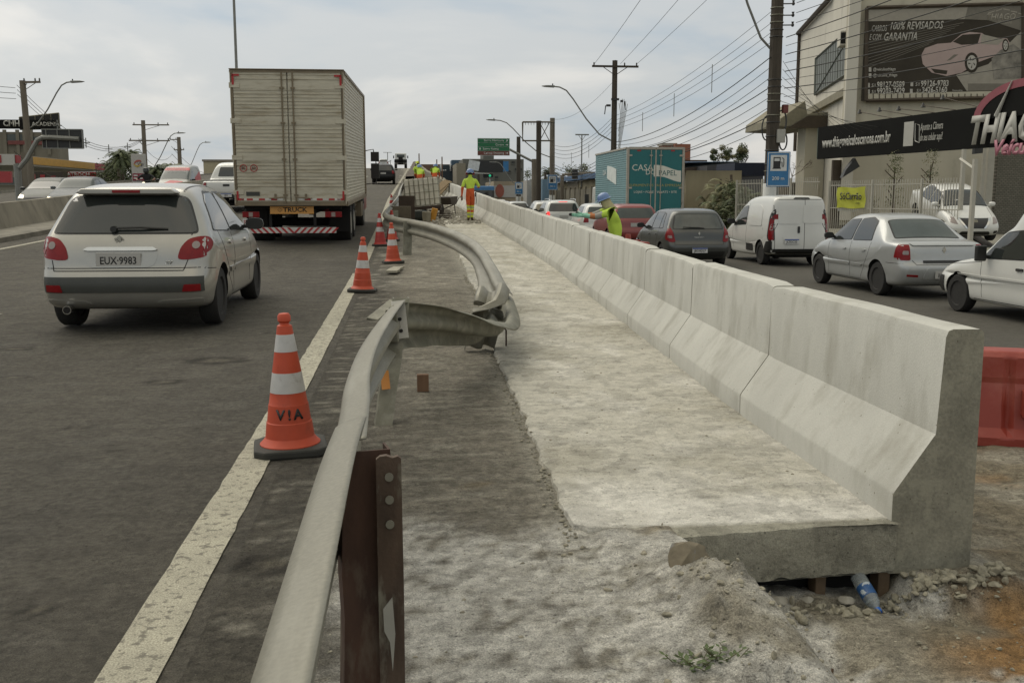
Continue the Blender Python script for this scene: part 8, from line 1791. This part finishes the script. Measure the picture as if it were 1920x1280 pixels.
g = G(); g.grid(lambda i, j: (-.4 + (.0, .0, 3.8)[j], -.5 + i * .16, (3.3, 3.42 + .04 * (i % 2), 3.5)[j] + (0 if j == 0 else .3)), 330, 3); ro = obj('roof', g, mat('roof_blue', (.06, .12, .22), .6, var=.2, scale=.5), sh)
g = G(); g.box(-.45, 25.5, 3.52, .1, 53, .35); obj('fascia', g, mat('roof_blue', (1, 1, 1)), sh)
def block(lab, px0, px1, y0, Y, m, depth=12, name='building', zb=ST, wins=(), wm=None, cat='building', ybot=None, roof=None):
    a_ = aty(px0, y0, Y); b_ = aty(px1, y0, Y); z0 = zb if ybot is None else aty(px0, ybot, Y).z; t = thing(name, lab, cat, (a_.x, Y, z0)); w = b_.x - a_.x; h = a_.z - z0
    g = G(); g.box(w / 2, depth / 2, h / 2, w, depth, h); obj('wall', g, m, t)
    if roof: g = G(); g.box(w / 2, depth / 2, h + .15, w + .3, depth + .3, .3); obj('roof', g, roof, t)
    for (x_, y_, sx_, sy_) in wins:
        c_ = aty(x_, y_, Y); ww = sx_ * Y / 1889; hh = sy_ * Y / 1889; g = G(); g.box(c_.x - a_.x, -.03, c_.z - z0, ww, .1, hh); f = obj('window', g, wm or mat('window_dark', (.02, .022, .02), .3), t); g = G(); g.box(c_.x - a_.x, -.1, c_.z - z0 - hh / 2, ww * 1.15, .14, .1); obj('sill', g, m, f)
    return t
GRYB = mat('grey_block_paint', (.12, .122, .108), .9, var=.12, scale=.3)
block('grey apartment block with small square windows behind the green sign', 868, 982, 298, 150, GRYB, wins=[(930, 305, 5, 5), (962, 305, 6, 5), (975, 303, 4, 5), (955, 322, 5, 4), (930, 320, 6, 3), (967, 318, 4, 5), (910, 333, 5, 5), (931, 333, 6, 5), (977, 318, 3, 5)])
block('small rooftop tower of the grey apartment block', 906, 926, 286, 152, GRYB, depth=6, ybot=300)
block('lower beige grey wing beside the apartment block', 856, 873, 306, 148, mat('wing_beige', (.22, .2, .15), .9, var=.1))
block('long dark blue warehouse with worn white letters behind the parapet', 826, 862, 309, 165, mat('warehouse_blue', (.035, .05, .06), .7), wins=()); p = aty(848, 315, 164.6); o = obj('warehouse_lettering', G().prism([(0, 0), (.01, 0), (.01, .01)], 0, .01), SIGNW, loc=p); tag(o, 'worn white letters on the dark warehouse', 'lettering'); text('L. MO', 1.1, SIGNW, o, (0, 0, 0), bold=.03)
block('blue grey container stacked on the warehouse roof', 847, 880, 300, 162, mat('container_blue', (.05, .09, .13), .7), ybot=310, depth=5); block('long low brown roofed hall at the end of the ramp', 778, 846, 308, 235, mat('hall_brown', (.13, .08, .05), .8, var=.2), depth=10)
mw = block('beige factory wall with a white painted band and faded picture', 926, 986, 340, 112, mat('mural_beige', (.33, .28, .2), .9, var=.2, scale=.4, stretch=(1, 1, .3))); a_ = aty(926, 348, 111.9); b_ = aty(982, 370, 111.9)
g = G(); g.box((b_.x - a_.x) / 2, -.05, (a_.z + b_.z) / 2 - ST, b_.x - a_.x, .06, a_.z - b_.z); wb2 = obj('painted_band', g, mat('band_white', (.42, .41, .38), .9, var=.06), mw); c_ = aty(937, 358, 111.8); g = G(); g.lathe([(.001, -.9), (.3, -.5), (.55, .1), (.5, .5), (.001, .8)], 10, (c_.x - a_.x, -.0, c_.z - ST)); obj('painted_figure', G().prism([(c_.x - a_.x + .5 * cos(k * pi / 6), c_.z - ST + .75 * sin(k * pi / 6)) for k in range(12)], -.12, -.09), mat('mural_red', (.3, .1, .07), .8), wb2)
block('small white booth between the mural wall and the gantry post', 988, 1004, 338, 96, mat('booth_white', (.36, .35, .32), .9, var=.1), depth=3); block('blue and white kiosk right of the gantry post', 1017, 1036, 336, 92, mat('kiosk_blue', (.12, .2, .27), .7, var=.1), depth=4)
block('red brick tower block with a small antenna behind the teal truck', 1266, 1295, 270, 120, mat('brick_red', (.26, .1, .06), .9, var=.1), depth=2); block('lower red brick wing left of the tower', 1243, 1267, 273, 121, mat('brick_red', (1, 1, 1)), depth=2, roof=mat('roof_pale', (.3, .28, .24), .8))
block('dark brown upper storey right of the teal truck', 1283, 1326, 300, 85, mat('storey_brown', (.055, .04, .03), .9), depth=3); block('long dark tarpaulin roof behind the palms', 1326, 1432, 308, 82, mat('tarp_dark', (.05, .05, .055), .8, var=.3, scale=.5), depth=6); block('dark navy awning roof just left of the thick pole', 1378, 1436, 305, 66, mat('awning_navy', (.018, .024, .045), .8), depth=4, ybot=330)
block('grey concrete wall between the teal truck and the palms', 1286, 1345, 345, 56, PRE, depth=.4, name='concrete_wall', cat='wall'); block('small house with a pale tiled gable left of the teal truck', 1084, 1116, 322, 90, mat('tiles_pale', (.2, .17, .12), .8), depth=6); block('low brown awning building on the showroom side of the gate', 1482, 1516, 342, 60, mat('brown_block', (.1, .08, .055), .9), depth=5)
# ------------------------------------------------------------------ left hand side: fuel station
C1 = mat('station_wall', (.17, .155, .12), .9, var=.15, scale=.5, stretch=(1, 1, .3)); REDS = mat('station_red', (.3, .03, .035), .5); YELS = mat('station_yellow', (.5, .28, .05), .5); WHS = mat('station_white', (.4, .39, .36), .6, var=.05)
gb = block('two storey grey building with a black sign fascia behind the fuel station', -60, 106, 247, 132, C1, depth=4, name='commercial_building', wm=GLASSL, wins=[(28, 259, 28, 13), (47, 259, 8, 12), (68, 262, 16, 10), (14, 340, 30, 14), (50, 340, 14, 10), (88, 340, 14, 8)])
a0_ = aty(-60, 247, 132); zz0 = ST
def onb(px, py, dy=-.1): v = aty(px, py, 131.6); return (v.x - a0_.x, dy, v.z - zz0)
def bpan(name, x0_, x1_, y0_, y1_, m, par, dy=-.2): A_ = onb(x0_, y1_); B_ = onb(x1_, y0_); g = G(); g.box((A_[0] + B_[0]) / 2, dy, (A_[2] + B_[2]) / 2, B_[0] - A_[0], .2, B_[2] - A_[2]); return obj(name, g, m, par)
fs = bpan('fascia_sign', -40, 103, 225, 241, SB, gb); v = onb(21, 232, -.32); text('CMH', .7, SBT, fs, v, bold=.03, sx=.9, ext=.03); v = onb(85, 233, -.32); text('ACADEMIA', .46, SBT, fs, v, bold=.02, ext=.03); bpan('red_band', 14, 78, 264, 271, mat('band_dull_red', (.16, .05, .045), .8), gb)
for px in (8, 32, 45, 58, 90): bpan('pilaster', px - 1.5, px + 1.5, 243, 290, C1, gb, -.15)
rb_ = thing('roof_billboard', 'dark back side of a rooftop billboard above the black fascia', 'billboard', aty(36, 247, 134)); o0 = Vector(rb_.location); v = [aty(x_, y_, 134) - o0 for x_, y_ in ((38, 244), (112, 242), (110, 212), (36, 220))]; g = G(); g.prism([(q_.x, q_.z) for q_ in v], 0, .25); obj('panel', g, mat('board_back', (.02, .02, .018), .8), rb_); g = G(); g.tube([v[3], v[2]], .07, 4)
for k in range(6): u = k / 5; g.tube([v[0].lerp(v[1], u) + Vector((0, -.1, 0)), v[3].lerp(v[2], u) + Vector((0, -.1, 0))], .04, 4)
obj('frame', g, AWN, rb_)
# canopy
cA = Vector((-31.0, 84.6, 0)); cB = Vector((-30.6, 107, 0)); dc = (cB - cA).normalized(); ra = math.atan2(dc.y, dc.x)
cn = thing('station_canopy', 'fuel station canopy with yellow and red fascia on the left', 'canopy', (cA.x, cA.y, ST), ra); Lc = (cB - cA).length; zc0 = 4.35
g = G(); g.box(Lc / 2, 7, zc0 + .45, Lc, 14, .8); obj('canopy_deck', g, WHS, cn)
for (u0, u1, m) in ((0, .11, REDS), (.11, .86, YELS), (.86, 1, REDS)): g = G(); g.box(Lc * (u0 + u1) / 2, -.08, zc0 + .5, Lc * (u1 - u0), .1, .62); obj('fascia_panel', g, m, cn)
g = G(); g.box(-.06, 7, zc0 + .45, .1, 14, .86); ff = obj('front_fascia', g, WHS, cn)
for (y0, y1) in ((1.0, 3.0), (4.2, 7.2)): g = G(); g.box(-.14, (y0 + y1) / 2, zc0 + .5, .08, y1 - y0, .6); obj('fascia_panel', g, REDS, ff)
for u in (2, 11, 20): 
    for v_ in (3, 11): g = G(); g.box(u, v_, zc0 / 2, .35, .35, zc0); obj('column', g, WHS, cn)
sd2 = block('dark station shop under the canopy with red panels', 40, 190, 322, 112, mat('shop_dark', (.05, .042, .032), .8, var=.2), depth=6, wins=[(80, 332, 8, 8), (100, 334, 8, 8)], wm=REDS)
p = aty(153, 329, 108); t = obj('red_banner', G().prism([(-1.4, -.35), (1.4, -.35), (1.4, .35), (-1.4, .35)], 0, .1), REDS, loc=p); tag(t, 'red banner with white letters under the canopy', 'banner'); text('PATROCH', .38, SIGNW, t, (-.45, -.02, .08), bold=.02); 
for (px, py, w, h, Y, lab) in ((8, 332, 22, 20, 70, 'red and white fuel price board at the left frame edge'), (56, 333, 14, 12, 80, 'small dark red board between the station posts'), (56, 346, 16, 7, 78, 'red pump panel low behind the rail')): p = aty(px, py, Y); s_ = Y / 1889; t = obj('red_board', G().prism([(-w * s_ / 2, -h * s_ / 2), (w * s_ / 2, -h * s_ / 2), (w * s_ / 2, h * s_ / 2), (-w * s_ / 2, h * s_ / 2)], 0, .3), REDS, loc=p); tag(t, lab, 'sign')
for (px, lab) in ((44, 'pale station post just left of the canopy pole'), ): p = aty(px, 300, 66); t = obj('station_post', G().prism([(-.15, 0), (.15, 0), (.15, 4.6), (-.15, 4.6)], 0, .3), POLE, loc=(p.x, 66, ST)); tag(t, lab, 'post')
p = aty(262, 345, 82); tt = thing('price_totem', 'white price totem with a red orange emblem and dark red price panel', 'totem', (p.x, 82, ST)); h = aty(262, 289, 82).z - ST; g = G(); g.box(0, 0, h / 2, 1.05, .4, h); bx_ = obj('body', g, WHS, tt, bev=.03)
g = G(); g.box(0, -.22, h - 1.78, .92, .04, .56); obj('price_panel', g, mat('totem_red', (.2, .015, .03), .5), bx_); g = G(); 
for k in range(4): g = G(); g.box(-.22 + .42 * (k % 2), -.25, h - 1.66 - .22 * (k // 2), .3 if k % 2 == 0 else .2, .02, .1); obj('price_digits', g, SIGNW, bx_)
g = G(); A_ = [(-.3 + .32 * (1 - cos(k * pi / 14)), .25 * sin(k * pi / 14) + .02 * k / 3) for k in range(11)]; g.prism([(u, w + h - .75) for u, w in A_] + [(u + .05, w * .72 + h - .8) for u, w in A_[::-1]], -.23, -.2); obj('emblem', g, mat('emblem_red', (.34, .08, .06), .5), bx_)
g = G(); A_ = [(-.36 + .05 * k, -.08 - .22 * sin(k * pi / 12)) for k in range(13)]; g.prism([(u, w + h - .72) for u, w in A_] + [(u, w * .6 + h - .7) for u, w in A_[::-1]], -.235, -.2); obj('emblem', g, mat('emblem_gold', (.42, .3, .06), .5), bx_); text('Vip', .26, mat('totem_ink', (.1, .08, .08), .5), bx_, (.15, -.22, h - .78), shear=.2, bold=.01)
# message board gantry
Yv = 52; q0, q1 = aty(80, 278, Yv), aty(153, 243, Yv); vb = thing('message_gantry', 'dark electronic message board on a curved steel arm at the left', 'gantry', (aty(36, 365, Yv).x, Yv, ST)); o0 = Vector(vb.location)
g = G(); g.box((q0.x + q1.x) / 2 - o0.x, .15, (q0.z + q1.z) / 2 - ST, q1.x - q0.x, .2, q1.z - q0.z); bd2 = obj('board', g, BLACK, vb); g = G()
for u in (0, .1, .38, .68, 1): x_ = lerp(q0.x, q1.x, u) - o0.x; g.box(x_, .03, (q0.z + q1.z) / 2 - ST, .04, .04, q1.z - q0.z)
for z_ in (q0.z, q1.z): g.box((q0.x + q1.x) / 2 - o0.x, .03, z_ - ST, q1.x - q0.x + .05, .05, .05)
obj('frame', g, STEELP, bd2)
g = G(); g.tube([aty(x_, y_, Yv - .1) - o0 for x_, y_ in ((36, 315), (50, 299), (62, 277), (70, 263), (80, 258), (95, 258), (148, 261))], .12, 8); obj('arm', g, STEELP, vb, smooth=True); g = G(); g.tube([(0, 0, 0), (0, 0, aty(36, 308, Yv).z - ST)], .17, 10); obj('post', g, STEELP, vb, smooth=True)
block('pale beige low building far behind the red and grey van', 381, 440, 303, 150, mat('far_beige', (.36, .32, .22), .9, var=.1), depth=8, roof=mat('far_roof', (.2, .18, .15), .9)); block('dark long roofline far left behind the palms', 180, 380, 338, 170, mat('far_dark', (.05, .055, .035), .9), depth=6)
# rail on the far side of the left carriageway
rl = thing('guardrail', 'straight steel guardrail beyond the median wall at the left frame edge', 'guardrail', (0, 0, 0)); o = obj('rail_beam', wsweep([(-16.6, y, prof(y) + .5) for y in (8, 16, 24, 32, 38)], [0] * 5, None, 4), GALVD, rl, smooth=True); s = o.modifiers.new('s', 'SOLIDIFY'); s.thickness = .004
for y in (10, 14, 18, 22, 26, 30, 34, 38): g = G(); g.box(-16.7, y, prof(y) + .3, .1, .12, .9); obj('post', g, GALVD, rl)
